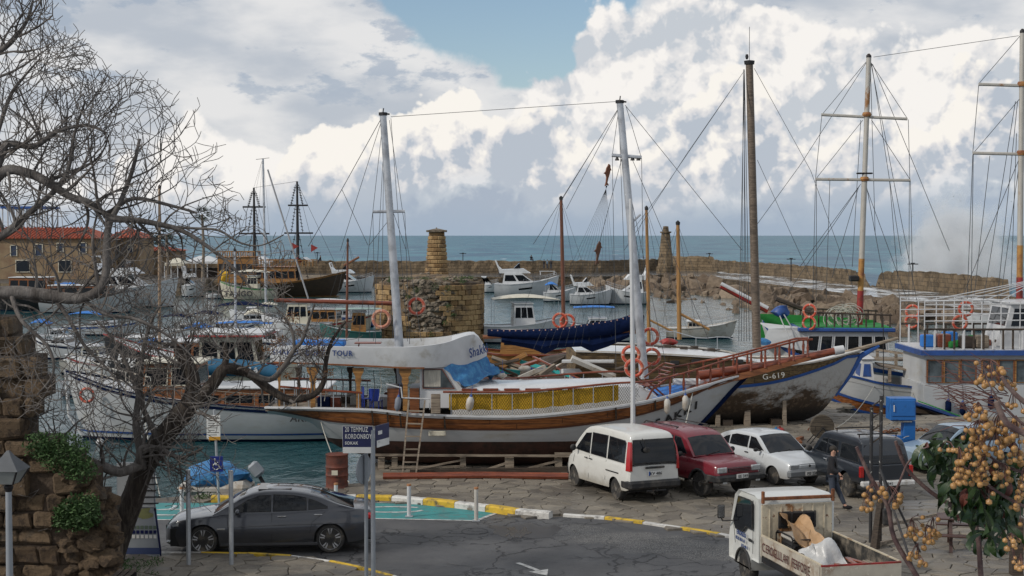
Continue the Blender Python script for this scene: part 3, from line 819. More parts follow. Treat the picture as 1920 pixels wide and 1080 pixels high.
def wheel(parent, x, y, r, w, side, kind='alloy', name='wheel'):
    prof = [(r * .62, -w / 2), (r * .93, -w / 2), (r, -w * .34), (r, w * .34), (r * .93, w / 2), (r * .62, w / 2)]
    b = MB(); b.lathe([(a, h) for a, h in prof], axis='y', n=32)
    o = link(name, b.build('tyre', TYRE, data_only=True), parent, None, (x, y, r))
    s = side; b = MB()
    ro = r * (.74 if kind == 'alloy' else .64)
    def ring(r0, r1, y0, y1, n=32):
        rows = []
        for rr_, yy in ((r0, y0), (r1, y1)):
            rows.append([(rr_ * math.cos(2 * math.pi * k / n), yy * s, rr_ * math.sin(2 * math.pi * k / n)) for k in range(n)])
        b.grid(rows, True, True)
    if kind == 'alloy':
        ring(ro, ro * .93, w / 2 + .004, w / 2 - .01); ring(ro * .93, ro * .88, w / 2 - .01, 0)
        for k in range(5):
            for d in (-.16, .16):
                a = 2 * math.pi * k / 5 + .3
                p0 = (math.cos(a + d * .7) * ro * .16, math.sin(a + d * .7) * ro * .16); p1 = (math.cos(a + d) * ro * .95, math.sin(a + d) * ro * .95)
                b.tube([(p0[0], s * (w / 2 - .03), p0[1]), (p1[0], s * (w / 2 - .012), p1[1])], [r * .075, r * .07], 6)
        b.lathe([(ro * .22, -.012), (ro * .2, .012)], (0, s * (w / 2 - .025), 0), 14, 'y')
        m = ALLOY
    else:
        ring(ro, ro * .96, w / 2 + .002, w / 2 - .02); ring(ro * .96, ro * .78, w / 2 - .02, w / 2 - .06); ring(ro * .78, ro * .6, w / 2 - .06, w / 2 - .02); ring(ro * .6, ro * .3, w / 2 - .02, w / 2 - .035); ring(ro * .3, .001, w / 2 - .0, w / 2 + .01)
        for k in range(6):
            a = math.pi / 3 * k; b.lathe([(r * .035, -.01), (r * .035, .012)], (math.cos(a) * ro * .42, s * (w / 2 - .025), math.sin(a) * ro * .42), 8, 'y')
        m = mat('steel_rim_' + kind, (.20, .19, .17) if kind == 'dirty' else (.42, .42, .41), .5, .5, var=.3, vs=8, dirt=(.12, .10, .08), ds=5)
    b.build('rim', m, o)
    b = MB(); b.lathe([(ro * .99, -.02), (ro * .99, 0)], (0, s * (w / 2 - .09), 0), 24, 'y'); b.build('brake_disc', DARK, o)
    return o
def car(name, label, cat, loc, rz, L, Wd, top, roof, bottom, wheels, P, wins, wr, wk='alloy', belt_in=.07, arch=1.12, plan=None, group=None, gh=None, tumble=None, rw=.3):
    """top: key points of bonnet/belt/boot line; roof: key points of the roof from screen foot to rear glass foot"""
    t = thing(name, label, cat, loc, rz, group); hw = Wd / 2
    x0, x1 = -L / 2, L / 2
    plan = plan or [(x0, .80), (x0 + .12, .93), (x0 + .5, .985), (x0 + 1.0, 1), (x1 - 1.1, 1), (x1 - .5, .96), (x1 - .18, .86), (x1, .66)]
    N = 120; xs = [x0 + L * i / N for i in range(N + 1)]
    def bot(x):
        z = cr(bottom, x)
        for wx, r in wheels:
            ra = r * arch; d = abs(x - wx)
            if d < ra: z = max(z, r + math.sqrt(ra * ra - d * d))
        return z
    rows = []
    for x in xs:
        w = hw * cr(plan, x); zt = cr(top, x); zb = bot(x); zb0 = cr(bottom, x)
        def yat(z):
            k = (z - zb0) / (zt - zb0 + 1e-6); return w * (.95 + .05 * min(1, k * 3)) - belt_in * max(0, (k - .45) / .55) ** 1.6 * (w / hw)
        zz = [zb + (zt - zb) * k for k in (0, .2, .45, .62, .8, .93, 1)]
        side = [(yat(z), z) for z in zz]; ye = side[-1][0]
        side[-1] = (ye - .015, zt)
        rt = [(ye * .9, zt + .012), (ye * .6, zt + .030), (ye * .3, zt + .036), (0, zt + .038)]
        half = side + rt
        rows.append([(x, y, z) for y, z in half] + [(x, -y, z) for y, z in half[-2::-1]])
    b = MB(); b.grid(rows, True, flip=True); m = len(rows[0])
    b.f += [tuple(range(m))[::-1], tuple(range(len(rows) * m - m, len(rows) * m))][::1]; b.sm += [False, False]
    b.build('body', P, t)
    b = MB(); b.box(x0 + .15, x1 - .15, -hw * .86, hw * .86, min(z for _, z in bottom) + .02, .62); b.build('underbody', WELL, t)
    # greenhouse
    g0, g1 = roof[0][0], roof[-1][0]
    gx = [g0 + (g1 - g0) * i / 60 for i in range(61)]
    def by(x): return hw * cr(plan, x) - belt_in - .02
    zmax = max(z for _, z in roof)
    def ry(x, z):
        k = max(0.0, (z - cr(top, x)) / (zmax - cr(top, x) + 1e-6)); return by(x) * (1 - wr * k ** 1.15)
    rows = []
    for x in gx:
        zr = max(cr(roof, x), cr(top, x) + .0); zt = cr(top, x) - .03; sd = [(ry(x, zt + (zr - zt) * k), zt + (zr - zt) * k) for k in (0, .3, .6, .85, .95)]
        e = sd[-1][0]; hgt = (zr - zt)
        half = sd + [(e * .955, zr), (e * .8, zr + .018 * min(1, hgt * 3)), (e * .4, zr + .035 * min(1, hgt * 3)), (0, zr + .04 * min(1, hgt * 3))]
        rows.append([(x, y, z) for y, z in half] + [(x, -y, z) for y, z in half[-2::-1]])
    b = MB(); b.grid(rows, True, flip=True); b.build('roof', P, t)
    for poly in wins:
        n = len(poly); seg = []
        for i in range(n):
            a, c = poly[i], poly[(i + 1) % n]
            for k in range(3): seg.append((a[0] + (c[0] - a[0]) * k / 3, a[1] + (c[1] - a[1]) * k / 3))
        cx = sum(p[0] for p in poly) / n; cz = sum(p[1] for p in poly) / n
        for s in (-1, 1):
            b = MB()
            def P3(x, z, off): return (x, s * (ry(x, z) + off), z)
            rr_ = [[P3(cx + (x - cx) * k, cz + (z - cz) * k, o) for x, z in seg] for k, o in ((1.0, -.004), (1.0, .008), (.97, .010), (.6, .010), (.02, .010))]
            b.grid(rr_, False, True, flip=s > 0); b.build('side_window', GLASS, t)
            b = MB(); rr_ = [[P3(cx + (x - cx) * k, cz + (z - cz) * k, o) for x, z in seg] for k, o in ((1.05, -.002), (1.05, .006), (.99, .006))]
            b.grid(rr_, False, True, flip=s > 0); b.build('window_trim', PLBLK, t)
    def screen(xa, xb, nm, tr=.86):
        rows = []
        for i in range(7):
            x = xa + (xb - xa) * i / 6; z = cr(roof, x); e = ry(x, z) * tr
            dx, dz = cr(roof, x + .02) - cr(roof, x - .02), .04; nv = Vector((-dx, 0, dz)).normalized() * .012
            rows.append([(x + nv.x, e * k, z + nv.z + .035 * (1 - k * k) * min(1, (z - cr(top, x)) * 3)) for k in (-1, -.8, -.4, 0, .4, .8, 1)])
        b = MB(); b.grid(rows, True, flip=xb > xa); b.f = [f for f in b.f] ; b.build(nm, GLASS, t)
        b = MB(); b.grid(rows, True, flip=xb < xa); b.build(nm + '_liner', PLBLK, t).location = (0, 0, -.004)
    for wx, r in wheels:
        for s in (-1, 1): wheel(t, wx, s * (hw - rw / 2 - .02), r, rw - .08, s, wk)
    for wx, r in wheels:
        for s in (-1, 1):
            b = MB(); b.torus((wx, s * (hw - .16), r), r * arch * 1.0, .012, (0, 1, 0), 20, 5, -math.pi / 2 - 1.9, -math.pi / 2 + 1.9)
    return t, screen, ry, lambda x: hw * cr(plan, x)
def mirror(t, x, y, z, m, sz=(.10, .2, .14)):
    for s in (-1, 1):
        b = MB(); b.blob((x, s * (y + .13), z), sz, .02, 1, 2); b.tube([(x, s * (y - .05), z - .04), (x, s * (y + .06), z - .03)], .018, 5); b.build('wing_mirror', m, t)
def handle(t, x, y, z, m, w=.17):
    for s in (-1, 1):
        b = MB(); b.bbox((x, s * y, z), (w, .03, .03), .01); b.build('door_handle', m, t)
def seam(t, pts, ryf):
    """panel gap as a thin dark groove strip standing a hair proud of the panel"""
    for s in (-1, 1):
        b = MB(); b.tube([(x, s * (ryf(x, z) + .001), z) for x, z in pts], .0045, 4); b.build('panel_gap', WELL, t)
def plate(t, p, txt, rot, blue=False, w=.42):
    b = MB(); b.bbox((0, 0, 0), (w, .014, .13), .005); o = b.build('number_plate', PLATE, t, loc=p); o.rotation_euler = rot
    text(txt, .115, INK, o, (-w * .38, -.012, -.042), (math.pi / 2, 0, 0), 'plate_lettering', .002, sx=1.0, bold=.002)
    if blue:
        b = MB(); b.box(-w / 2 + .002, -w / 2 + .055, -.011, -.009, -.06, .06); b.build('plate_band', BLUEP, o)
def place(fx, fy, bx, by_):
    """centre and rotation from two wheel contact pixels (front, back) on one side is fiddly; take centre and heading"""
# --- grey saloon
SED = paint('metallic_grey', (.034, .037, .047), dirt=(.036, .035, .035), coat=1.0, metal=.35)
wf, wb = PZ(385, 1040), PZ(624, 1036)
d = (wf - wb); rz = math.atan2(d.y, d.x); n_ = Vector((d.y, -d.x, 0)).normalized()
if n_.y < 0: n_ = -n_
wbase = 2.97; mid_ = (wf + wb) / 2; L = 4.92
xf, xb_ = wbase / 2 + .06, -wbase / 2 + .06
ctr = mid_ + n_ * .90
top = [(-2.46, .80), (-2.38, .97), (-2.0, 1.03), (-1.5, 1.03), (-.9, .99), (.0, .955), (.9, .945), (1.2, .93), (1.9, .84), (2.3, .74), (2.42, .62), (2.46, .55)]
roof = [(-2.0, 1.04), (-1.62, 1.15), (-1.2, 1.30), (-.7, 1.405), (-.1, 1.44), (.3, 1.415), (.62, 1.32), (1.0, 1.12), (1.32, .945)]
bot_ = [(-2.46, .42), (-2.2, .30), (-1.5, .22), (1.4, .19), (2.2, .2), (2.46, .26)]
wins = [[(-.02, 1.005), (-.02, 1.36), (.24, 1.36), (.50, 1.27), (.86, 1.06), (.93, 1.0)],
        [(-.10, 1.01), (-.10, 1.375), (-.55, 1.36), (-.86, 1.30), (-.86, 1.03)],
        [(-.92, 1.035), (-.92, 1.285), (-1.10, 1.23), (-1.36, 1.11), (-1.36, 1.06)]]
t, scr, ry, hwf = car('saloon_car', 'metallic grey saloon car parked beside the teal disabled bay and steel posts', 'car', (ctr.x, ctr.y, -.02), rz, L, 1.86, top, roof, bot_,
                      [(xf, .345), (xb_, .345)], SED, wins, .235, plan=[(-2.46, .70), (-2.36, .84), (-2.0, .95), (-1.3, 1), (1.2, 1), (1.8, .97), (2.2, .86), (2.38, .72), (2.46, .5)])
scr(1.30, .60, 'windscreen'); scr(-1.98, -.95, 'rear_screen')
mirror(t, .72, .90, 1.03, SED, (.12, .22, .15)); handle(t, -.30, .925, .90, CHROME, .2); handle(t, -1.15, .925, .93, CHROME, .2)
SY = lambda x, z: .935 - .055 * max(0, (z - .62) / .38) ** 1.6
seam(t, [(-.06, .28), (-.06, .98)], SY); seam(t, [(.92, .30), (.96, .7), (.98, .93)], SY); seam(t, [(-.95, .50), (-1.0, .75), (-1.32, 1.0)], SY)
for s in (-1, 1):
    b = MB(); b.tube([(-1.9, s * .925, .72), (-.5, s * .930, .70), (1.0, s * .928, .66)], .008, 5); b.build('body_crease', SED, t)
    b = MB(); b.bbox((1.12, s * .935, .62), (.2, .016, .04), .006); b.build('side_vent', CHROME, t)
    b = MB(); b.grid([[(2.12, s * .80, .66), (2.12, s * .80, .76)], [(2.26, s * .745, .64), (2.26, s * .74, .74)], [(2.39, s * .60, .62), (2.385, s * .60, .70)], [(2.44, s * .42, .61), (2.43, s * .42, .67)]], True, flip=s < 0); o = b.build('headlight', LENS_W, t)
    b = MB(); b.bbox((-2.34, s * .76, .86), (.22, .14, .15), .04); b.build('tail_light', LENS_R, t)
    b = MB(); b.bbox((0, s * .86, .235), (2.3, .14, .09), .03); b.build('sill', SED, t)
    b = MB(); b.bbox((2.33, s * .62, .30), (.16, .26, .07), .02); b.build('bumper_blade', CHROME, t)
b = MB()
for k in range(2): b.bbox((2.45, (k - .5) * .42, .56), (.05, .34, .17), .04)
b.build('grille', PLBLK, t)
b = MB(); b.bbox((-.1, 0, 1.462), (.8, .9, .012), .005, Matrix.Rotation(-.02, 3, 'Y')); b.build('sunroof', GLASS, t)
b = MB(); b.prism([(-1.42, 1.30), (-1.22, 1.42), (-1.18, 1.36)], -.012, .012); b.build('roof_fin', SED, t)
b = MB(); b.tube([(1.33, -.5, .955), (1.22, 0, 1.02)], .009, 4); b.tube([(1.33, .2, .955), (1.25, .62, 1.0)], .009, 4); b.build('wiper', PLBLK, t)
bump = MB(); bump.bbox((-2.36, 0, .42), (.2, 1.5, .28), .06); bump.build('rear_bumper', SED, t)
# --- white people carrier, tail to the viewer
def heading(v): return math.atan2(v[1], v[0])
VANW = paint('van_white', (.58, .58, .55), dirt=(.24, .21, .16), coat=.4)
top = [(-2.08, 1.02), (-1.9, 1.06), (0, 1.05), (1.2, 1.0), (1.62, .93), (1.95, .72), (2.07, .5)]
roof = [(-2.06, 1.10), (-2.02, 1.45), (-1.94, 1.80), (-1.82, 1.90), (-1.2, 1.94), (-.2, 1.94), (.45, 1.88), (.80, 1.74), (1.2, 1.38), (1.55, .98)]
wins = [[(.36, 1.12), (.36, 1.70), (.68, 1.66), (1.25, 1.14)], [(.26, 1.12), (.26, 1.72), (-.66, 1.74), (-.66, 1.12)], [(-.78, 1.12), (-.78, 1.74), (-1.66, 1.72), (-1.74, 1.66), (-1.74, 1.12)]]
fw = Vector((-1.05, 2.33, 0)).normalized(); rgt = Vector((fw.y, -fw.x, 0))
rl = PZ(1152, 939); ctr = rl + fw * 1.22 + rgt * .80
t, scr, ry, hwf = car('white_van', 'dusty white people carrier with its tail towards road and closed rear door', 'van', (ctr.x, ctr.y, .03), heading(fw), 4.15, 1.69, top, roof, [(-2.08, .42), (-1.8, .34), (1.7, .28), (2.07, .32)],
                      [(1.33, .315), (-1.27, .315)], VANW, wins, .14, 'dirty', plan=[(-2.08, .90), (-2.0, .96), (-1.8, .99), (-1.2, 1), (1.1, 1), (1.6, .95), (1.9, .84), (2.07, .62)], belt_in=.045)
scr(1.52, .82, 'windscreen')
b = MB(); b.grid([[(-2.115 + .0, y, 1.14), (-2.075, y * .97, 1.44), (-2.005, y * .93, 1.74)] for y in (-.66, -.6, -.3, 0, .3, .6, .66)], True); b.build('rear_window', GLASS, t)
b = MB(); b.grid([[(-2.108, y, 1.10), (-2.072, y * .97, 1.44), (-1.99, y * .93, 1.78)] for y in (-.70, 0, .70)], True); b.build('rear_window_seal', PLBLK, t)
for s in (-1, 1):
    b = MB(); b.grid([[(-2.10, s * .79, .92), (-2.09, s * .70, .92)], [(-2.095, s * .78, 1.25), (-2.10, s * .715, 1.25)], [(-2.04, s * .745, 1.55), (-2.06, s * .69, 1.55)], [(-1.98, s * .70, 1.72), (-1.985, s * .665, 1.72)]], True, flip=s > 0)
    b.grid([[(-1.93, s * .835, .92), (-2.10, s * .79, .92)], [(-1.93, s * .815, 1.25), (-2.095, s * .78, 1.25)], [(-1.90, s * .765, 1.55), (-2.04, s * .745, 1.55)], [(-1.88, s * .735, 1.72), (-1.98, s * .70, 1.72)]], True, flip=s > 0); b.build('tail_light', LENS_R, t)
    b = MB(); b.bbox((-1.15, s * .852, .80), (.75, .02, .035), .008); b.build('door_rail', PLBLK, t)
    b = MB(); b.bbox((-1.62, s * .30 * 0 + s * .80, .62), (.02, .05, .2), .01); b.build('mud_flap', PLBLK, t)
b = MB(); b.bbox((-2.06, 0, .52), (.22, 1.66, .24), .06); b.bbox((-1.86, .78, .53), (.42, .14, .24), .05); b.bbox((-1.86, -.78, .53), (.42, .14, .24), .05); b.build('rear_bumper', PLBLK, t)
b = MB(); b.bbox((-2.12, 0, 1.00), (.05, .62, .06), .02); b.build('tailgate_handle', PLBLK, t)
b = MB(); b.tube([(-2.2, -.3, .36), (-2.2, .3, .36)], .025, 6); b.tube([(-2.05, 0, .36), (-2.26, 0, .36), (-2.26, 0, .43)], .025, 6); b.build('tow_bar', DARK, t)
b = MB(); b.tube([(-2.13, -.1, 1.13), (-2.125, .15, 1.12), (-2.11, .35, 1.16)], .01, 4); b.build('rear_wiper', PLBLK, t)
b = MB(); b.tube([(-2.0, .35, 1.80), (-2.12, .36, 1.78), (-2.13, .3, 1.55)], .012, 5); b.blob((-2.13, .27, 1.5), (.04, .24, .17), .02, 3, 2); b.build('rear_view_mirror', PLBLK, t)
plate(t, (-2.112, 0, .83), 'KV 486', (0, 0, -math.pi / 2), True)
mirror(t, 1.08, .82, 1.20, PLBLK, (.1, .2, .2)); handle(t, .18, .85, .98, PLBLK); handle(t, .46, .85, .98, PLBLK)
SY = lambda x, z: .848 - .045 * max(0, (z - .7) / .35) ** 1.6
seam(t, [(.32, .36), (.32, 1.06)], SY); seam(t, [(-.72, .5), (-.72, 1.06)], SY); seam(t, [(1.30, .74), (1.25, 1.0)], SY)
# --- red off-roader
REDP = paint('dark_red_paint', (.15, .010, .020), dirt=(.10, .04, .035), coat=.5)
top = [(-2.1, 1.02), (-1.9, 1.08), (0, 1.08), (.9, 1.06), (1.3, 1.05), (1.95, .98), (2.06, .90), (2.1, .8)]
roof = [(-2.06, 1.12), (-2.0, 1.55), (-1.88, 1.72), (-1.2, 1.76), (-.2, 1.75), (.25, 1.70), (.5, 1.58), (.98, 1.10)]
wins = [[(.02, 1.15), (.02, 1.6), (.30, 1.57), (.66, 1.16)], [(-.08, 1.15), (-.08, 1.6), (-.9, 1.61), (-.9, 1.15)], [(-1.02, 1.15), (-1.02, 1.6), (-1.7, 1.6), (-1.8, 1.15)]]
fw = Vector((.52, -.855, 0)); rgt = Vector((fw.y, -fw.x, 0)); fr_w = PZ(1315, 933)
ctr = fr_w - fw * 1.32 - rgt * -.72
ctr = Vector((fr_w.x, fr_w.y, 0)) - fw * 1.32 + Vector((-fw.y, fw.x, 0)) * .74
t, scr, ry, hwf = car('red_offroader', 'dark red off-roader parked between the white van and the pale hatchback', 'car', (ctr.x, ctr.y, .03), heading(fw), 4.2, 1.72, top, roof, [(-2.1, .5), (1.6, .46), (2.1, .50)],
                      [(1.32, .37), (-1.25, .37)], REDP, wins, .16, 'white', plan=[(-2.1, .9), (-1.9, .97), (-1, 1), (1.2, 1), (1.7, .98), (2.0, .93), (2.1, .84)])
scr(.96, .50, 'windscreen', .9)
b = MB(); b.bbox((2.14, 0, .60), (.2, 1.74, .2), .05); b.bbox((1.85, .84, .60), (.5, .08, .2), .03); b.bbox((1.85, -.84, .60), (.5, .08, .2), .03); b.build('front_bumper', PLBLK, t)
b = MB(); b.bbox((2.10, 0, .83), (.05, .82, .13), .015)
b.build('grille', PLBLK, t)
for k in range(3):
    b = MB(); b.bbox((2.13, 0, .79 + k * .04), (.02, .78, .012), .004); b.build('grille_bar', REDP, t)
for s in (-1, 1):
    b = MB(); b.bbox((2.09, s * .61, .84), (.07, .33, .16), .02); b.build('headlight', LENS_W, t)
    b = MB(); b.bbox((2.20, s * .60, .50), (.03, .16, .07), .01); b.build('fog_light', LENS_W, t)
    for wx in (1.32, -1.25):
        b = MB(); b.torus((wx, s * .855, .37), .425, .035, (0, 1, 0), 18, 6, 0, 2 * math.pi); b.v = [(x, y, z if z > .5 else .5 + (z - .5) * .12) for x, y, z in b.v]; b.build('arch_flare', PLBLK, t)
    b = MB(); b.tube([(.7, s * .9, .42), (-.7, s * .9, .42)], .035, 6); b.build('side_step', CREAM, t)
    b = MB(); b.tube([(-.1, s * .55, 1.79), (0, s * .55, 1.84), (-1.6, s * .55, 1.86), (-1.7, s * .55, 1.79)], .018, 5); b.build('roof_rail', PLBLK, t)
plate(t, (2.245, 0, .66), 'EE 349', (0, 0, math.pi / 2)); mirror(t, .62, .84, 1.16, PLBLK, (.1, .2, .16)); handle(t, -.02, .865, .96, PLBLK)
b = MB(); b.tube([(1.0, -.3, 1.12), (.92, .25, 1.20)], .012, 4); b.build('wiper', PLBLK, t)
SY = lambda x, z: .862 - .07 * max(0, (z - .78) / .30) ** 1.6
seam(t, [(.72, .62), (.78, 1.02)], SY); seam(t, [(-.45, .52), (-.45, 1.05)], SY)
# --- pale hatchback
HAT = paint('pale_grey_white', (.50, .53, .55), dirt=(.30, .29, .27), coat=.5)
top = [(-2.0, .88), (-1.9, .95), (-1.2, .95), (0, .93), (.8, .90), (1.0, .89), (1.8, .76), (2.0, .66)]
roof = [(-2.0, .96), (-1.55, 1.22), (-1.1, 1.36), (-.6, 1.41), (0, 1.41), (.3, 1.37), (.98, .90)]
wins = [[(.02, .97), (.02, 1.31), (.26, 1.29), (.72, .97)], [(-.08, .98), (-.08, 1.31), (-.7, 1.31), (-.92, 1.26), (-.95, .99)], [(-1.02, .99), (-1.02, 1.24), (-1.22, 1.18), (-1.5, 1.03)]]
fw = Vector((.47, -.88, 0)).normalized(); rgt = Vector((-fw.y, fw.x, 0)); c0_ = PZ(1515, 914)
ctr = Vector((c0_.x, c0_.y, 0)) - fw * 1.95
t, scr, ry, hwf = car('pale_hatchback', 'pale grey-white old hatchback beside the red off-roader with plain bonnet', 'car', (ctr.x, ctr.y, .03), heading(fw), 4.0, 1.63, top, roof, [(-2.0, .34), (1.8, .25), (2.0, .3)],
                      [(1.25, .28), (-1.2, .28)], HAT, wins, .17, 'dirty', plan=[(-2.0, .86), (-1.8, .95), (-1, 1), (1, 1), (1.6, .96), (1.9, .9), (2.0, .84)])
scr(.97, .34, 'windscreen', .93)
b = MB(); b.bbox((2.0, 0, .42), (.18, 1.6, .22), .05); b.build('front_bumper', mat('grey_plastic', (.16, .17, .18), .6, var=.1), t)
b = MB(); b.bbox((2.0, 0, .62), (.04, .74, .10), .02); b.build('grille_panel', HAT, t)
b = MB(); b.lathe([(.045, 0), (.04, .02)], (2.02, 0, .63), 4, 'x', False); b.build('bonnet_badge', DARK, t)
for s in (-1, 1):
    b = MB(); b.bbox((1.98, s * .55, .62), (.07, .34, .14), .02); b.build('headlight', LENS_W, t)
plate(t, (2.10, 0, .42), 'FG 238', (0, 0, math.pi / 2)); mirror(t, .62, .79, .99, PLBLK, (.1, .18, .12)); handle(t, -.02, .80, .84, PLBLK); handle(t, -.85, .80, .85, PLBLK)
b = MB(); b.tube([(.98, -.35, .93), (.93, .15, .97)], .01, 4); b.tube([(.98, .1, .93), (.93, .6, .96)], .01, 4); b.build('wiper', PLBLK, t)
SY = lambda x, z: .815 - .07 * max(0, (z - .6) / .33) ** 1.6
seam(t, [(.74, .55), (.78, .88)], SY); seam(t, [(-.03, .3), (-.03, .93)], SY); seam(t, [(-.98, .55), (-1.0, .93)], SY)
# --- dark pickup, tail to the viewer
PK = paint('dark_blue_black', (.009, .014, .022), dirt=(.040, .038, .035), coat=.6)
top = [(-2.5, 1.08), (-2.4, 1.11), (-.9, 1.11), (0, 1.10), (1.0, 1.06), (1.5, 1.02), (2.3, .94), (2.5, .78)]
roof = [(-2.44, 1.12), (-2.34, 1.5), (-2.22, 1.80), (-1.8, 1.87), (-.9, 1.87), (-.1, 1.86), (.4, 1.79), (.68, 1.64), (1.2, 1.08)]
wins = [[(.12, 1.16), (.12, 1.62), (.44, 1.58), (.92, 1.16)], [(.02, 1.16), (.02, 1.62), (-.66, 1.62), (-.72, 1.16)], [(-.95, 1.18), (-.92, 1.62), (-2.0, 1.62), (-2.2, 1.18)]]
fw = Vector((-.235, .972, 0)); rgt = Vector((fw.y, -fw.x, 0)); rl = PZ(1588, 934)
ctr = Vector((rl.x, rl.y, 0)) + fw * 1.28 + rgt * .74
t, scr, ry, hwf = car('dark_pickup', 'dark blue-black pickup with canopy, white bumper and roof bars, tail to road', 'pickup', (ctr.x, ctr.y, .03), heading(fw), 5.0, 1.80, top, roof, [(-2.5, .58), (1.8, .48), (2.5, .5)],
                      [(1.5, .38), (-1.45, .38)], PK, wins, .16, 'dirty', plan=[(-2.5, .95), (-2.4, .99), (1.4, 1), (2.0, .95), (2.4, .86), (2.5, .7)], arch=1.18)
scr(1.17, .70, 'windscreen')
b = MB(); b.grid([[(-2.50, y, 1.18), (-2.36, y * .93, 1.42), (-2.28, y * .88, 1.70)] for y in (-.74, 0, .74)], True); b.build('rear_window', GLASS, t)
b = MB(); b.bbox((-2.52, 0, .88), (.05, 1.44, .48), .02); b.build('tailgate', PK, t)
b = MB(); b.bbox((-2.60, 0, .57), (.2, 1.76, .17), .04); b.build('rear_bumper', mat('bumper_white', (.5, .5, .49), .5, var=.1, dirt=(.25, .23, .2), ds=5), t)
for s in (-1, 1):
    b = MB(); b.bbox((-2.49, s * .82, .92), (.10, .14, .34), .02); b.build('tail_light', LENS_R, t)
    b = MB(); b.tube([(-1.9, s * .62, 1.88), (-1.9, s * .62, 1.97)], .02, 5); b.tube([(-.3, s * .62, 1.88), (-.3, s * .62, 1.97)], .02, 5); b.build('rack_foot', DARK, t)
for x in (-1.9, -.3):
    b = MB(); b.tube([(x, -.68, 1.98), (x, .68, 1.98)], .022, 5); b.build('roof_bar', DARK, t)
b = MB(); b.tube([(-2.18, -.72, 1.2), (-1.9, -.66, 1.62)], .03, 6); b.tube([(-2.18, .72, 1.2), (-1.9, .66, 1.62)], .03, 6); b.build('canopy_trim', CHROME, t)
plate(t, (-2.71, -.1, .58), '041', (0, 0, -math.pi / 2)); mirror(t, .95, .88, 1.2, PLBLK, (.1, .22, .2)); handle(t, -.02, .905, 1.0, CHROME)
t.scale = (.88, .92, .93)
# --- flatbed truck
TRW = paint('truck_white', (.55, .56, .54), dirt=(.30, .26, .20), coat=.3)
fw = Vector((-.225, .974, 0)); lf = Vector((-fw.y, fw.x, 0))
zr = PZ(1539, 1059, 1.22); base = Vector((zr.x, zr.y, -.02)) - lf * .83
t = thing('flatbed_truck', 'white flatbed lorry with rusty headboard and open cargo bed by road edge', 'truck', base, heading(fw))
BW, BL = .83, 2.95
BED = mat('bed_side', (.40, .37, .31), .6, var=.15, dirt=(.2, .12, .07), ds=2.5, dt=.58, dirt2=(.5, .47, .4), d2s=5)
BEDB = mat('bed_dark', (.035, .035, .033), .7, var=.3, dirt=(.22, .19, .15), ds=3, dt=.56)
for nm, s in (('side_board', 1), ('side_board', -1)):
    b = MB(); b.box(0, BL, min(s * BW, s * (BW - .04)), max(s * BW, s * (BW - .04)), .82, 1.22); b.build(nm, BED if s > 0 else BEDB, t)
    for k in (range(5) if s < 0 else (0, 4)):
        b = MB(); x = .05 + k * (BL - .1) / 4; b.box(x - .03, x + .03, s * BW - .018 * 0 - (.02 if s < 0 else 0), s * BW + (.02 if s > 0 else 0), .80, 1.20); b.build('board_stake', BED, t)
    b = MB(); b.tube([(0, s * (BW - .02), 1.225), (BL, s * (BW - .02), 1.225)], .028, 4); b.build('board_cap', RUSTY, t)
b = MB(); b.box(-.04, 0, -BW, BW, .82, 1.20); b.build('tailboard', BED, t)
b = MB(); b.tube([(-.02, -BW, 1.215), (-.02, BW, 1.215)], .026, 4); b.build('tailboard_cap', RED, t)
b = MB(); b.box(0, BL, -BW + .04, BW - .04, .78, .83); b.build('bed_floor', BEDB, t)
b = MB(); b.box(.1, 4.2, -.4, -.3, .45, .62); b.box(.1, 4.2, .3, .4, .45, .62); b.box(-.02, BL, -BW + .02, BW - .02, .66, .78); b.box(1.2, 1.9, .4, .75, .35, .66); b.build('chassis', DARK, t)
text('C.EROGLULARI  FERFORJE', .26, mat('maroon_ink', (.09, .028, .025), .7), t, (BL - .12, BW + .022, .92), (math.pi / 2, 0, math.pi), 'side_lettering', .003, sx=.72, bold=.0)
# cab: side profile lofted across the width
cx0 = BL + .06; prof = [(0, .62), (0, 1.85), (.06, 1.97), (.25, 2.02), (1.15, 2.0), (1.36, 1.86), (1.62, 1.15), (1.70, .9), (1.70, .42), (1.25, .42)]
for k in range(9): a = math.pi * k / 8; prof.append((.86 + .40 * math.cos(a), .36 + .42 * math.sin(a)))
prof += [(.40, .62)]
def cabrow(y, ins): return [(cx0 + .85 + (x - .85) * ins[0], y, 1.1 + (z - 1.1) * ins[1]) for x, z in prof]
b = MB(); b.grid([cabrow(-.80, (.9, .95)), cabrow(-.84, (.97, .985)), cabrow(-.85, (1, .995)), cabrow(-.6, (1, 1.01)), cabrow(0, (1, 1.015)), cabrow(.6, (1, 1.01)), cabrow(.85, (1, .995)), cabrow(.84, (.97, .985)), cabrow(.80, (.9, .95))], True, True)
m = len(prof); b.f += [tuple(range(m)), tuple(range(8 * m, 9 * m))[::-1]]; b.sm += [False, False]; b.build('cab', TRW, t)
b = MB(); b.bbox((cx0 - .012, 0, 1.30), (.03, 1.60, 1.12), .012); b.build('cab_back_panel', RUSTY, t)
for y in (-.62, -.36, -.12, .12, .36, .62):
    b = MB(); b.bbox((cx0 - .032, y, 1.36), (.022, .035, .95), .008); b.build('back_rib', RUSTY, t)
b = MB(); b.bbox((cx0 - .032, 0, 1.52), (.03, .86, .36), .06); b.build('back_window_seal', PLBLK, t)
for y in (-.27, 0, .27):
    b = MB(); b.bbox((cx0 - .048, y, 1.52), (.012, .22, .29), .005); b.build('back_window', GLASS, t)
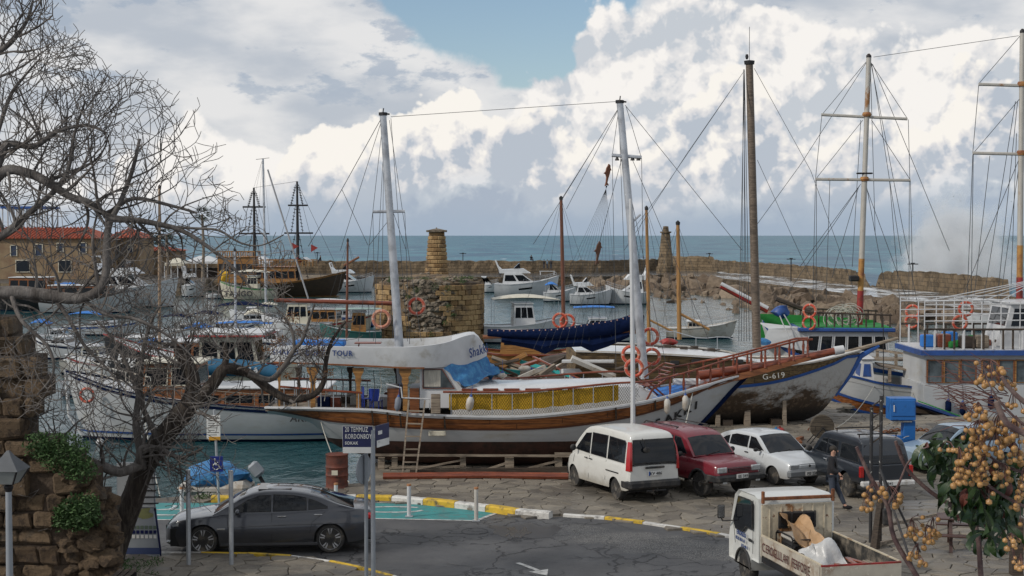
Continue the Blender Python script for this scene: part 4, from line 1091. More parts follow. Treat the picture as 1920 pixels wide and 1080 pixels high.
for s in (-1, 1):
    pl_ = [(cx0 + .38, 1.28), (cx0 + .38, 1.80), (cx0 + .48, 1.86), (cx0 + 1.12, 1.84), (cx0 + 1.40, 1.30), (cx0 + 1.28, 1.14), (cx0 + .9, 1.14), (cx0 + .7, 1.28)]
    b = MB(); b.prism(pl_, s * .842, s * .866); b.build('cab_door_window', GLASS, t)
    b = MB(); b.tube([(x + (x - cx0 - .85) * .03, s * .858, z + (z - 1.5) * .04) for x, z in pl_ + pl_[:1]], .016, 4); b.build('window_rubber', PLBLK, t)
    b = MB(); b.tube([(cx0 + .32, s * .853, .75), (cx0 + .31, s * .853, 1.9)], .006, 4); b.tube([(cx0 + 1.32, s * .853, .8), (cx0 + 1.42, s * .853, 1.2)], .006, 4); b.build('panel_gap', WELL, t)
    b = MB(); b.bbox((cx0 + .45, s * .862, 1.02), (.16, .03, .07), .02); b.build('door_handle', PLBLK, t)
    b = MB(); b.torus((cx0 + .86, s * .86, .36), .41, .03, (0, 1, 0), 20, 5); b.v = [(x, y, max(z, .40)) for x, y, z in b.v]; b.build('wheel_arch', PLBLK, t)
    wheel(t, cx0 + .86, s * .72, .34, .2, s, 'dirty'); wheel(t, .95, s * .66, .32, .3, s, 'dirty')
    b = MB(); b.tube([(cx0 + 1.5, s * .8, 1.25), (cx0 + 1.6, s * 1.05, 1.23), (cx0 + 1.6, s * 1.08, 1.3)], .014, 5); b.bbox((cx0 + 1.6, s * 1.08, 1.44), (.05, .17, .30), .03); b.build('door_mirror', PLBLK, t)
    b = MB(); b.bbox((cx0 + 1.575, s * 1.08, 1.44), (.006, .13, .25), .002); b.build('mirror_glass', CHROME, t)
LET = mat('navy_ink', (.03, .06, .18), .6)
text('EROGLU', .13, LET, t, (cx0 + 1.22, .862, 1.02), (math.pi / 2, 0, math.pi), 'door_lettering', .003, bold=.004)
text('0533 861 41', .10, LET, t, (cx0 + 1.28, .862, .90), (math.pi / 2, 0, math.pi), 'door_lettering', .003, bold=.003)
text('815 48 0', .09, LET, t, (cx0 + .95, .862, .79), (math.pi / 2, 0, math.pi), 'door_lettering', .003, bold=.003)
b = MB(); b.bbox((cx0 - .07, 0, 1.99), (.06, 1.64, .07), .01); b.build('headboard_bar', RUST, t)
for s in (-1, 1):
    b = MB(); b.bbox((cx0 - .07, s * .79, 2.02), (.07, .06, .26), .01); b.build('headboard_post', RUST, t)
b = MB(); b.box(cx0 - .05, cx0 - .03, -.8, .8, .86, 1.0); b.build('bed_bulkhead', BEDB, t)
b = MB(); b.grid([[(cx0 + 1.62 - .36 * k * .0 - (z - 1.2) * .40, y, z) for z in (1.22, 1.5, 1.8)] for y, k in ((-.74, 0), (0, 1), (.74, 0))], True); b.build('windscreen', GLASS, t)
TB = t; TF_ = Fr(base, heading(fw))
def onbed(x, y, z): return TF_.m @ Vector((x, y, z)) + TF_.o
# load: generator, sack, plastic, planks (each a thing of its own)
g = thing('generator', 'small dark petrol generator in tubular frame on the lorry bed', 'generator', onbed(2.40, .30, .835), TF_.rz)
b = MB()
for s in (-1, 1): b.tube([(-.42, s * .24, .03), (-.42, s * .24, .46), (-.34, s * .24, .52), (.34, s * .24, .52), (.42, s * .24, .46), (.42, s * .24, .03), (-.42, s * .24, .03)], .017, 6)
for x in (-.42, .42): b.tube([(x, -.24, .46), (x, .24, .46)], .017, 6)
b.build('frame', DARK, g)
b = MB(); b.bbox((0, 0, .22), (.6, .38, .3), .05); b.lathe([(.12, -.2), (.12, .2)], (-.2, .1, .22), 12, 'x'); b.build('engine', DARK, g)
b = MB(); b.bbox((0, 0, .44), (.62, .40, .12), .04); b.build('fuel_tank', OLDW, g)
b = MB(); b.lathe([(.13, -.03), (.13, .03), (.05, .035)], (-.45, -.1, .2), 16, 'x'); b.lathe([(.05, -.05), (.05, .05)], (-.46, -.1, .2), 12, 'x'); b.build('pull_starter', OCHW, g)
def sheet(name, m, pts_, n=14, amp=.1, seed=1, th=.0):
    rows = []
    for i in range(n + 1):
        u = i / n; r = []
        for j in range(n + 1):
            v = j / n; p = pts_(u, v); q = Vector((u * 4 + seed, v * 4, seed * 2.1)); r.append(tuple(Vector(p) + Vector((mnoise.noise(q), mnoise.noise(q + Vector((9, 0, 0))), mnoise.noise(q + Vector((0, 9, 0))))) * amp))
        rows.append(r)
    b = MB(); b.grid(rows, True); return b
SACK = mat('tan_plastic_sheet', (.36, .22, .11), .5, var=.25, bump=.03, bs=5)
PLAS = mat('clear_plastic_sheet', (.55, .56, .56), .25, var=.2, bump=.02, bs=7, alpha=.8)
b = sheet('s', SACK, lambda u, v: (.95 - u * 1.55, (v - .5) * .55 - .05 + .25 * math.sin(u * 3), .50 + .22 * math.sin(u * 3.0 + .4) - .45 * max(0, u - .45) + .10 * math.cos(v * 6)), 22, .16, 3)
tag(b.build('tan_sheet', SACK, None, loc=onbed(2.15, .1, .86)), 'crumpled tan plastic sheet draped over the generator in truck bed', 'plastic sheet').rotation_euler = (0, 0, TF_.rz)
b = sheet('s', PLAS, lambda u, v: (.45 - u * .95, (v - .5) * .8, .10 + .55 * math.sin(math.pi * min(1, u * 1.1)) ** 1.5 * (1 - abs(v - .5) * 1.3)), 22, .17, 8)
tag(b.build('clear_sheet', PLAS, None, loc=onbed(1.25, .25, .86)), 'crumpled translucent plastic sheet lying behind the tan sheet in bed', 'plastic sheet').rotation_euler = (0, 0, TF_.rz)
rr = random.Random(4)
for i in range(12):
    b = MB(); b.bbox((0, 0, 0), (rr.uniform(.7, 1.3), rr.uniform(.06, .12), .03), .005)
    o = b.build('plank', REDW if i % 3 else GREYW, None, loc=onbed(rr.uniform(.5, 1.1), rr.uniform(-.62, .1), .85 + i * .022)); o.rotation_euler = (0, 0, TF_.rz + rr.uniform(-.25, .25))
    tag(o, ('red-brown' if i % 3 else 'grey') + ' scrap timber plank lying in the truck bed behind the plastic', 'plank', ('red-brown' if i % 3 else 'grey') + ' scrap planks in the truck bed')
# --- car half hidden behind the fruit tree
top = [(-2.0, .9), (-1.2, .95), (.9, .90), (1.8, .76), (2.0, .66)]
roof = [(-2.0, .96), (-1.55, 1.22), (-.6, 1.41), (0, 1.41), (.3, 1.37), (.98, .90)]
cc = PZ(1812, 890)
t, scr, ry, hwf = car('blue_grey_car', 'pale blue-grey car standing behind the fruit tree near gangway', 'car', (cc.x, cc.y + 1, .03), R(200), 4.0, 1.63, top, roof, [(-2.0, .34), (2.0, .3)], [(1.25, .28), (-1.2, .28)],
                      paint('blue_grey', (.20, .28, .36)), [[(.02, .97), (.02, 1.31), (.26, 1.29), (.72, .97)], [(-.08, .98), (-.08, 1.31), (-.92, 1.26), (-.95, .99)]], .17, 'dirty')
scr(.97, .34, 'windscreen', .93)
# ------------------------------------------------------------------ boats
class Hull:
    def __init__(s, S_, K):
        s.S = S_; s.K = K; s.x0, s.x1 = S_[0][0], S_[-1][0]
        s.xs = [s.x0 + (s.x1 - s.x0) * i / 56 for i in range(57)]
    def z(s, x): return cr([(a[0], a[1]) for a in s.S], x)
    def hb(s, x): return cr([(a[0], a[2]) for a in s.S], x)
    def p(s, x): return cr([(a[0], a[3]) for a in s.S], x)
    def k(s, x): return min(cr(s.K, x), s.z(x) - .02)
    def y(s, x, z):
        k = s.k(x); t = max(0.0, min(1.0, (z - k) / (s.z(x) - k))); return s.hb(x) * t ** s.p(x)
    def band(s, name, m, lo, hi, parent, off=0.0, n=5, xa=None, xb=None):
        """one strip of planking on both sides between two height functions"""
        b = MB(); xs = [x for x in s.xs if (xa is None or x >= xa) and (xb is None or x <= xb)]
        for sg in (-1, 1):
            rows = []
            for x in xs:
                h = min(hi(x), s.z(x)); l = min(max(lo(x), s.k(x)), h)
                rows.append([(x, sg * (s.y(x, l + (h - l) * j / n) + off), l + (h - l) * j / n) for j in range(n + 1)])
            b.grid(rows, True, flip=sg < 0)
            b.f.append(tuple(len(b.v) - len(xs) * (n + 1) + j for j in range(n + 1))); b.sm.append(False)
        # close the stern with a transom strip
        x = xs[0]; h = min(hi(x), s.z(x)); l = min(max(lo(x), s.k(x)), h)
        q = [(x, -s.y(x, l + (h - l) * j / n) - off, l + (h - l) * j / n) for j in range(n + 1)] + [(x, s.y(x, l + (h - l) * j / n) + off, l + (h - l) * j / n) for j in range(n, -1, -1)]
        b.add(q, [tuple(range(len(q)))])
        return b.build(name, m, parent)
    def deck(s, name, m, parent, drop=.15, xa=None, xb=None, crown=.05):
        b = MB(); b.grid([[(x, s.hb(x) * .97 * k, s.z(x) - drop + crown * (1 - k * k)) for k in (-1, -.5, 0, .5, 1)] for x in s.xs if (xa is None or x >= xa) and (xb is None or x <= xb)], True)
        return b.build(name, m, parent)
    def cap(s, name, m, parent, w=.07, h=.05, up=.0):
        b = MB()
        for sg in (-1, 1): b.tube([(x, sg * (s.hb(x) - .0), s.z(x) + up) for x in s.xs], w, 4, sq=h / w)
        return b.build(name, m, parent)
def pxl(fr, pts, c): return [fr.y(a, b, c) for a, b in pts]
def hull_px(fr, sh, ke):
    return Hull([(fr.y(a, b, -h).x, fr.y(a, b, -h).z, h, p) for a, b, h, p in sh], [(fr.y(a, b, 0).x, fr.y(a, b, 0).z) for a, b in ke])
def line(parent, pts, r=.011, m=None, name='rigging_line', n=4, sag=0.0):
    pts = [Vector(p) for p in pts]
    if sag and len(pts) == 2: pts = [pts[0].lerp(pts[1], t) + Vector((0, 0, -sag * 4 * t * (1 - t))) for t in (0, .25, .5, .75, 1)]
    b = MB(); b.tube(pts, r, n, cap=False); return b.build(name, m or ROPE, parent)
def rig(parent, fr, segs, c=0.0, r=.011, m=None):
    for sg in segs:
        cc = sg[2:] if len(sg) > 2 else (c, c)
        line(parent, [fr.y(*sg[0], cc[0]), fr.y(*sg[1], cc[-1])], r, m)
def ring(label, fr, px, py, c, rad=.31, tilt=(0.1, 1, 0), group='orange life rings hung in the rigging', n=24):
    o = thing('life_ring', label, 'life ring', fr.m @ fr.y(px, py, c) + fr.o, fr.rz, group)
    b = MB(); b.torus((0, 0, 0), rad * .84, rad * .155, tilt, n, 8); b.build('ring', RING, o)
    for k in range(4):
        a = math.pi / 4 + k * math.pi / 2; b = MB(); b.torus((0, 0, 0), rad * .84, rad * .165, tilt, 4, 8, a - .09, a + .09); b.build('band', RINGW, o)
    b = MB(); b.torus((0, 0, 0), rad * 1.02, .012, tilt, n, 4); b.build('grab_line', RINGW, o)
    return o
def stanch(parent, h, xa, xb, n, rail, rr, m, name='stanchion', side=(-1, 1), inset=.06, turned=False):
    for sg in side:
        for i in range(n):
            x = xa + (xb - xa) * i / (n - 1); z0, z1 = h.z(x), rail(x); y = sg * (h.hb(x) - inset); b = MB()
            if turned: b.lathe([(rr * 1.3, 0), (rr * 1.3, .06), (rr * .6, .1), (rr * 1.2, (z1 - z0) * .5), (rr * .6, (z1 - z0) * .8), (rr * 1.2, z1 - z0)], (x, y, z0), 7)
            else: b.tube([(x, y, z0 - .02), (x, y, z1)], rr, 5)
            b.build(name, m, parent)
def mastp(parent, fr, top, base, c, r0, r1, m, name='mast', n=12):
    a, b_ = fr.y(*base, c), fr.y(*top, c); b = MB(); b.tube([a.lerp(b_, t) for t in (0, .25, .5, .75, 1)], [r0 + (r1 - r0) * t for t in (0, .25, .5, .75, 1)], n); return b.build(name, m, parent)
# ---- the gulet on the stocks
fg = Fr((0, 49.3, 0), R(1.5))
G = thing('gulet', 'white and varnished wood tour gulet propped on timber cradle with yellow side cloth', 'boat', fg.o, fg.rz)
hu = hull_px(fg, [(497, 764, 1.25, .5), (591, 765, 1.75, .42), (697, 768, 2.1, .36), (785, 777, 2.25, .33), (960, 781, 2.3, .33), (1100, 769, 2.2, .38), (1192, 756, 1.9, .48), (1247, 744, 1.5, .6), (1317, 724, .95, .8), (1372, 708, .38, .95), (1402, 700, .10, 1)],
             [(497, 772), (591, 794), (625, 830), (690, 856), (785, 868), (960, 872), (1180, 868), (1250, 846), (1302, 806), (1345, 760), (1374, 728), (1402, 702)])
zl = lambda pts, c=-2.2: (lambda x, q=[(fg.y(a, b, c).x, fg.y(a, b, c).z) for a, b in pts]: cr(q, x))
st_lo = zl([(497, 776), (591, 791), (697, 799), (785, 804), (960, 806), (1100, 797), (1247, 771), (1372, 724)])
wl = zl([(497, 831), (960, 831), (1372, 831)])
hu.band('strake', WOODP, st_lo, lambda x: hu.z(x) - .10, G, .012)
hu.band('topsides', HULLW, wl, st_lo, G)
hu.band('boot_line', HULLW, lambda x: wl(x) - .0, lambda x: wl(x) + .05, G, .01)
ANTI = mat('brown_antifouling', (.065, .028, .02), .75, var=.3, dirt=(.03, .018, .014), ds=2.5, bump=.01, bs=6)
hu.band('bottom', ANTI, lambda x: -9, wl, G)
hu.band('gunwale', WHITE, lambda x: hu.z(x) - .10, lambda x: hu.z(x), G, .03)
hu.band('rubbing_strip', mat('dark_trim', (.09, .035, .02), .5), lambda x: st_lo(x) - .03, lambda x: st_lo(x) + .03, G, .035)
hu.cap('cap_rail', WHITE, G, .09, .04); hu.deck('deck', GREYW, G, .12)
b = MB(); b.tube([fg.y(1402, 702, 0), fg.y(1374, 730, 0), fg.y(1345, 762, 0), fg.y(1300, 808, 0), fg.y(1250, 848, 0)], .09, 6); b.build('stem', NAVY, G)
b = MB(); kx = [fg.y(a, 880, 0).x for a in (700, 1240)]; b.box(kx[0], kx[1], -.12, .12, .12, .5); b.build('keel', ANTI, G)
# rails
zr1 = zl([(519, 730), (679, 738), (700, 739)]); zr2 = zl([(831, 733), (960, 733), (1067, 725), (1150, 718), (1219, 716), (1283, 705), (1344, 690), (1400, 676), (1524, 643)], -1.9)
xr = lambda px, c=-2.0: fg.y(px, 720, c).x
for sg in (-1, 1):
    b = MB(); b.tube([(x, sg * (hu.hb(x) - .06), zr1(x)) for x in [xr(519) + (xr(679) - xr(519)) * i / 8 for i in range(9)]], .035, 6); b.build('handrail', REDW, G)
    def hy(x): return max(hu.hb(min(x, hu.x1)) - .06, .33)
    xs_ = [xr(831) + (xr(1524, -.4) - xr(831)) * i / 30 for i in range(31)]
    b = MB(); b.tube([(x, sg * hy(x), zr2(x)) for x in xs_], .035, 6); b.build('handrail', REDW, G)
stanch(G, hu, xr(528), xr(672), 7, zr1, .016, STEEL)
stanch(G, hu, xr(846), xr(1150), 9, zr2, .016, STEEL)
zpl = zl([(1240, 742), (1300, 722), (1372, 705), (1450, 688), (1521, 669)], -.6)
for sg in (-1, 1):
    for i in range(11):
        x = xr(1255, -1.2) + (xr(1515, -.4) - xr(1255, -1.2)) * i / 10; z0 = zpl(x) if x > hu.x1 - 1 else hu.z(x)
        b = MB(); hh = zr2(x) - z0; b.lathe([(.045, 0), (.03, .08), (.05, hh * .5), (.028, hh * .75), (.045, hh)], (x, sg * hy(x), z0), 7); b.build('baluster', REDW, G)
    x0_ = xr(1330, -1); x1_ = xr(1521, -.4)
    b = MB(); rows = [[(x0_ + (x1_ - x0_) * t, sg * hy(x0_ + (x1_ - x0_) * t), zpl(x0_ + (x1_ - x0_) * t) - d) for d in (.0, .26 - .14 * t)] for t in (0, .25, .5, .75, 1)]
    b.grid(rows, False); b.grid([[(p[0], p[1] - sg * .05, p[2]) for p in r] for r in rows], False); b.build('bowsprit_plank', WOOD, G)
b = MB(); b.grid([[(x, k * hy(x), zpl(x) - .05) for k in (-1, 1)] for x in [xr(1290, -1) + (xr(1521, -.4) - xr(1290, -1)) * i / 10 for i in range(11)]], False); b.build('bowsprit_platform', REDW, G)
b = MB(); b.tube(pxl(fg, [(1310, 704), (1450, 684), (1566, 658)], 0), [.16, .15, .12], 10); b.build('bowsprit', REDW, G)
b = MB(); b.tube(pxl(fg, [(1564, 658), (1582, 655)], 0), [.15, .14], 10); b.build('bowsprit_cap', WHITE, G)
# coachroof and pilot house
ztop = fg.y(1000, 729, -1.5).z; xa, xb = fg.y(848, 730, -1.5).x, fg.y(1190, 730, -1.5).x
b = MB()
rows = []
for i in range(13):
    x = xa + (xb - xa) * i / 12; z = ztop + .02 - .10 * (i / 12) ** 2 + (hu.z(x) - hu.z(xa)) * .5; w = 1.5 - .25 * (i / 12) ** 3
    rows.append([(x, -w, hu.z(x) - .1), (x, -w + .02, z - .05), (x, -w + .12, z), (x, -w * .5, z + .08), (x, 0, z + .11), (x, w * .5, z + .08), (x, w - .12, z), (x, w - .02, z - .05), (x, w, hu.z(x) - .1)])
rows.append([(x + .9, y * .85, min(z, hu.z(x) + .05)) for x, y, z in rows[-1]])
b.grid(rows, True, flip=True); b.build('coachroof', GEL, G)
for i in range(6):
    x = xa + .55 + i * .68; b = MB(); b.bbox((x, -1.49, ztop - .02), (.5, .12, .07), .015); b.bbox((x, 1.40, ztop + .02), (.5, .1, .06), .015); b.build('roof_handhold', REDW, G)
b = MB(); b.bbox((xr(1163, 0), 0, ztop + .10), (.5, .5, .06), .02); b.build('deck_hatch', PLBLK, G)
pc = [fg.y(787, 765, -1.55), fg.y(787, 690, -1.55), fg.y(832, 690, -1.55), fg.y(868, 730, -1.55), fg.y(868, 765, -1.55)]
b = MB(); b.prism([(p.x, p.z) for p in pc], -1.52, 1.5); b.build('pilot_house', GEL, G)
w_ = [fg.y(793, 728, -1.55), fg.y(793, 692, -1.55), fg.y(829, 692, -1.55), fg.y(852, 728, -1.55)]
for s0, s1 in ((-1.535, -1.525), (1.505, 1.51)):
    b = MB(); b.prism([(p.x, p.z) for p in w_], s0, s1); b.build('cabin_window', GLASSL, G)
b = MB(); b.tube([(p.x, -1.55, p.z) for p in w_ + w_[:1]], .02, 4); b.build('window_frame', REDW, G)
CURT = mat('curtain', (.4, .38, .33), .9, var=.3, vs=9, stretch=(4, 1, .2))
b = MB(); b.grid([[(w_[0].x + .04 + i * .035, -1.542 + .004 * (i % 2), w_[0].z + .05), (w_[0].x + .04 + i * .035, -1.542 + .004 * (i % 2), w_[1].z - .04)] for i in range(16)], False); b.build('curtain', CURT, G)
# blue tarpaulin over the windscreen (lies on the boat: its own thing)
tp = [(832, 694), (870, 684), (908, 674)], [(850, 712), (892, 706), (928, 690)], [(874, 724), (908, 722), (938, 706)]
rows = []
for k in range(13):
    v = k / 12; y = -1.62 + 3.1 * v; r = []
    for j in range(15):
        u = j / 14; a = [cr([(0, q[0][i]), (.5, q[1][i]), (1, q[2][i])], u) for q in [tuple(zip(*tp))] for i in (0, 1)] if False else None
        i0 = u * 2; e0 = tp[0][0][0] + (tp[2][0][0] - tp[0][0][0]) * u, tp[0][0][1] + (tp[2][0][1] - tp[0][0][1]) * u
        e1 = (905 + 35 * u ** .8, 673 + 33 * u)
        t = v ** .7; pp = fg.y(e0[0] + (e1[0] - e0[0]) * min(1, t * 1.3), e0[1] + (e1[1] - e0[1]) * min(1, t * 1.3), y if v < .8 else y)
        base = fg.y(832 + 40 * u + 30 * 0, 690 + 36 * u, -1.6); top_ = fg.y(908 + 30 * u, 674 + 34 * u, 0)
        q = base.lerp(top_, min(1, v * 2)) if v < .5 else Vector((top_.x - (v - .5) * .6, (v - .5) * 3.0, top_.z - (v - .5) * 1.0 * (1 - u * .5)))
        nz = mnoise.noise(Vector((u * 3, v * 6, 1))); r.append(tuple(q + Vector((nz * .10, -.05, .16 * math.sin(v * math.pi) + nz * .12 + .05 * math.sin(u * 9 + v * 14)))))
    rows.append(r)
b = MB(); b.grid(rows, True); o = b.build('blue_tarpaulin', BLUE, None, loc=fg.o); o.rotation_euler = (0, 0, fg.rz)
tag(o, 'creased blue tarpaulin tied over the windscreen of the propped tour gulet', 'tarpaulin')
# upper deck tub
tub = [(508, 653, 679, 1.6), (549, 648, 681, 1.9), (633, 650, 684, 1.95), (700, 651, 687, 1.95), (758, 651, 690, 1.95), (810, 647, 690, 1.75), (841, 641, 688, 1.45), (869, 631, 685, 1.0), (888, 627, 679, .62), (902, 640, 673, .35), (913, 662, 667, .03)]
T_ = [(fg.y(a, t, -h), fg.y(a, bt, -h), h) for a, t, bt, h in tub]
tx = [(p.x, p.z, q.z, h) for p, q, h in T_]
fx = lambda k: (lambda x: cr([(r[0], r[k]) for r in tx], x))
zt_, zb_, ht_ = fx(1), fx(2), fx(3); xs_ = [tx[0][0] + (tx[-1][0] - tx[0][0]) * i / 48 for i in range(49)]
b = MB()
for sg in (-1, 1):
    prof = lambda x: [(x, sg * ht_(x) * .97, zb_(x)), (x, sg * ht_(x), (zb_(x) + zt_(x)) / 2), (x, sg * ht_(x), zt_(x)), (x, sg * max(0, ht_(x) - .05), zt_(x) + .01), (x, sg * max(0, ht_(x) - .07), zb_(x) + .05)]
    b.grid([prof(x) for x in xs_], True, flip=sg < 0)
x = xs_[0]; b.box(x - .03, x + .03, -1.6, 1.6, zb_(x), zt_(x)); b.build('sundeck_coaming', WHITE, G)
b = MB(); b.grid([[(x, k * ht_(x) * .96, zb_(x) + .08) for k in (-1, 0, 1)] for x in xs_], False); b.grid([[(x, k * ht_(x) * .96, zb_(x) + .01) for k in (-1, 0, 1)] for x in xs_], False, flip=True); b.build('sundeck_floor', mat('deck_grey', (.20, .24, .28), .6, var=.1), G)
b = MB(); p = fg.y(600, 640, 1.2); b.bbox((p.x, 1.2, zb_(p.x) + .42), (1.7, .9, .22), .05); b.build('blue_mat', BRIGHTB, G)
b = MB(); p = fg.y(690, 645, 1.2); b.bbox((p.x, 1.3, zb_(p.x) + .5), (.9, .5, .04), .01); b.tube([(p.x - .4, 1.3, zb_(p.x)), (p.x - .3, 1.3, zb_(p.x) + .5)], .03, 4); b.build('folded_table', REDW, G)
b = MB()
for sg in (-1, 1): b.tube([(x, sg * ht_(x) * .97, zb_(x)) for x in xs_ if x < fg.y(800, 690, -1.9).x], .035, 4)
b.build('sundeck_trim', WOOD, G)
fore = [x for x in xs_ if x > fg.y(845, 640, -1.4).x]
b = MB(); b.grid([[(x, k * ht_(x) * .98, zt_(x) + .06 * (1 - k * k) - .02) for k in (-1, -.5, 0, .5, 1)] for x in fore], True); b.build('sundeck_prow', WHITE, G)
text('SHAKKI   BOAT   TOUR', .235, LET, G, fg.y(511, 664, -1.965) + Vector((0, -.03, -.01)), (math.pi / 2, .02, R(0)), 'name_lettering', .004, sx=.94, bold=.006)
text('Shakki', .42, LET, G, fg.y(881, 672, -.9) + Vector((0, -.06, .02)), (R(86), R(-14), R(32)), 'name_lettering', .004, sx=.62, shear=.25, bold=.008)
def on_hull(h, fr, px, py, c0=-1.2):
    c = c0
    for _ in range(6): p = fr.y(px, py, c); c = -h.y(p.x, p.z)
    e = .15; P = lambda x, z: Vector((x, -h.y(x, z), z)); o = P(p.x, p.z); tx = (P(p.x + e, p.z + e * .45) - o).normalized(); tz = (P(p.x, p.z + e) - o); tz = (tz - tx * tz.dot(tx)).normalized(); n_ = tx.cross(tz)
    return o + n_ * .03, Matrix((tx, tz, n_)).transposed().to_euler()
for ch, a, bb in (('S', 1227, 801), ('A', 1245, 794), ('K', 1263, 787), ('K', 1281, 778), ('I', 1301, 767)):
    q, e_ = on_hull(hu, fg, a, bb); text(ch, .40, INK, G, q, e_, 'name_lettering', .006, sx=1.15, shear=.15, bold=.012)
q, e_ = on_hull(hu, fg, 1232, 805); b = MB(); b.tube([q, q + Vector((.02, 0, -.07)), q + Vector((-.05, 0, -.12))], .02, 5); b.build('name_cedilla', INK, G)
q, e_ = on_hull(hu, fg, 1305, 753); b = MB(); b.blob(q, (.06, .05, .06), 0, 1, 1); b.build('name_dot', INK, G)
for pxs, wd, mm, c in (((524, 690, 524, 762), .13, OCHW, -1.7), ((587, 688, 587, 764), .34, OCHW, -1.75), ((672, 690, 672, 767), .30, OCHW, -1.75), ((760, 691, 760, 770), .34, OCHW, -1.75), ((657, 688, 657, 745), .2, DARKW, 1.6), ((745, 690, 745, 745), .2, DARKW, 1.6), ((560, 688, 560, 740), .2, DARKW, 1.6)):
    a, q = fg.y(pxs[0], pxs[1], c), fg.y(pxs[2], pxs[3], c); h = a.z - q.z
    pr = [(-wd * .22, 0), (-wd * .22, h * .62), (-wd * .34, h * .70), (-wd * .28, h * .78), (-wd * .55, h * .9), (-wd * .6, h), (wd * .6, h), (wd * .55, h * .9), (wd * .28, h * .78), (wd * .34, h * .70), (wd * .22, h * .62), (wd * .22, 0)]
    b = MB(); b.prism([(q.x + u, q.z + v) for u, v in pr], c - .05, c + .05); b.build('carved_post', mm, G)
for a, t_, c_, e, m_, nm in ((726, 728, 749, 768, WOOD, 'locker'), (768, 728, 786, 768, WOOD, 'cabin_side')):
    p, q = fg.y(a, t_, -1.4), fg.y(c_, e, -1.4); b = MB(); b.box(p.x, q.x, -1.4, .2, q.z - .1, p.z); b.build(nm, m_, G)
BL = mat('blue_plastic', (.015, .04, .28), .4)
for i, (a, bb) in enumerate(((690, 752), (705, 756))):
    p = fg.y(a, bb + 12, -1.3); c_ = thing('plastic_chair', 'deep blue plastic chair standing on the aft deck of gulet' if i == 0 else 'second blue plastic chair on gulet aft deck nearer the ladder', 'chair', fg.m @ p + fg.o, .3 + i, 'blue plastic chairs on the gulet')
    b = MB(); b.bbox((0, 0, .3), (.36, .36, .03), .01); b.build('seat', BL, c_); b = MB(); b.bbox((-.17, 0, .5), (.03, .36, .38), .01); b.build('backrest', BL, c_)
    for sx in (-.15, .15):
        for sy in (-.15, .15): b = MB(); b.tube([(sx, sy, 0), (sx, sy, .3)], .02, 5); b.build('leg', BL, c_)
for i in range(2):
    p, q = fg.y(600 + i * 90, 742, .6 - i), fg.y(660 + i * 70, 760, .6 - i); b = MB(); b.box(p.x, q.x, .2 - i, .9 - i, q.z, p.z); b.build('bench', DARKW if i == 0 else WHITE, G)
for i, a in enumerate((697, 726, 750, 833, 1155, 1192, 1232)):
    p = fg.y(a, 775, -2.2); x = p.x; b = MB(); z1_ = hu.z(x) - .02; z0_ = st_lo(x) + .02
    b.tube([(x, -hu.y(x, z1_) - .06, z1_), (x + .03, -hu.y(x, z0_) - .07, z0_)], .035, 4); b.build('fender_strip', DARKW, G)
rr = random.Random(6)
for i in range(22):
    p = fg.y(rr.uniform(530, 735), rr.uniform(748, 764), rr.uniform(-1.2, 1.4)); x = p.x; s_ = rr.uniform(.12, .4); b = MB()
    if i % 3 == 0: b.torus((x, p.y, hu.z(x) + .02), s_ * .7, .035, (0, .2, 1), 14, 5)
    else: b.bbox((x, p.y, hu.z(x) + s_ * .4 - .1), (s_, s_ * .8, s_), .03)
    b.build('coiled_rope' if i % 3 == 0 else 'deck_gear', [ROPEL, DARKW, NAVY, GREYW, REDW][i % 5], G)
for a, y0, y1 in ((560, 692, 750), (610, 692, 752), (640, 692, 754), (700, 694, 756), (712, 694, 752)): b = MB(); b.tube([fg.y(a, y0, -1.7), fg.y(a + 3, (y0 + y1) / 2, -1.6), fg.y(a - 2, y1, -1.7)], .014, 4); b.build('hanging_rope', ROPEL if a % 20 else DARK, G)
b = MB(); b.bbox(fg.y(820, 813, -2.16), (.55, .05, .16), .02); b.build('exhaust_plate', CREAM, G)
# side cloth and net
p0, p1 = fg.y(842, 737, -2.1), fg.y(1161, 735, -2.1)
rows = [[(p0.x + (p1.x - p0.x) * i / 30, -(hu.hb(p0.x + (p1.x - p0.x) * i / 30) - .13) + .03 * math.sin(i * 1.1), zr2(p0.x + (p1.x - p0.x) * i / 30) - .07 - (.5 + .02 * math.sin(i * 2)) * j / 4) for j in range(5)] for i in range(31)]
b = MB(); b.grid(rows, True); b.build('yellow_side_cloth', YEL, G)
b = MB(); L_ = p1.x - p0.x
for i in range(-6, 74):
    for d in (-1, 1):
        pts = []
        for j in range(5):
            t = j / 4; x = p0.x + L_ * i / 68 + (d * .5 * t if d > 0 else .5 * (1 - t)) 
            if p0.x - .02 < x < p1.x + .7: pts.append((x, -(hu.hb(x) - .075), hu.z(x) + (zr2(x) - hu.z(x)) * t))
        if len(pts) > 1: b.tube(pts, .0055, 3, cap=False)
b.build('side_net', mat('net_cord', (.035, .03, .015), .9, spec=.1), G)['kind'] = 'stuff'
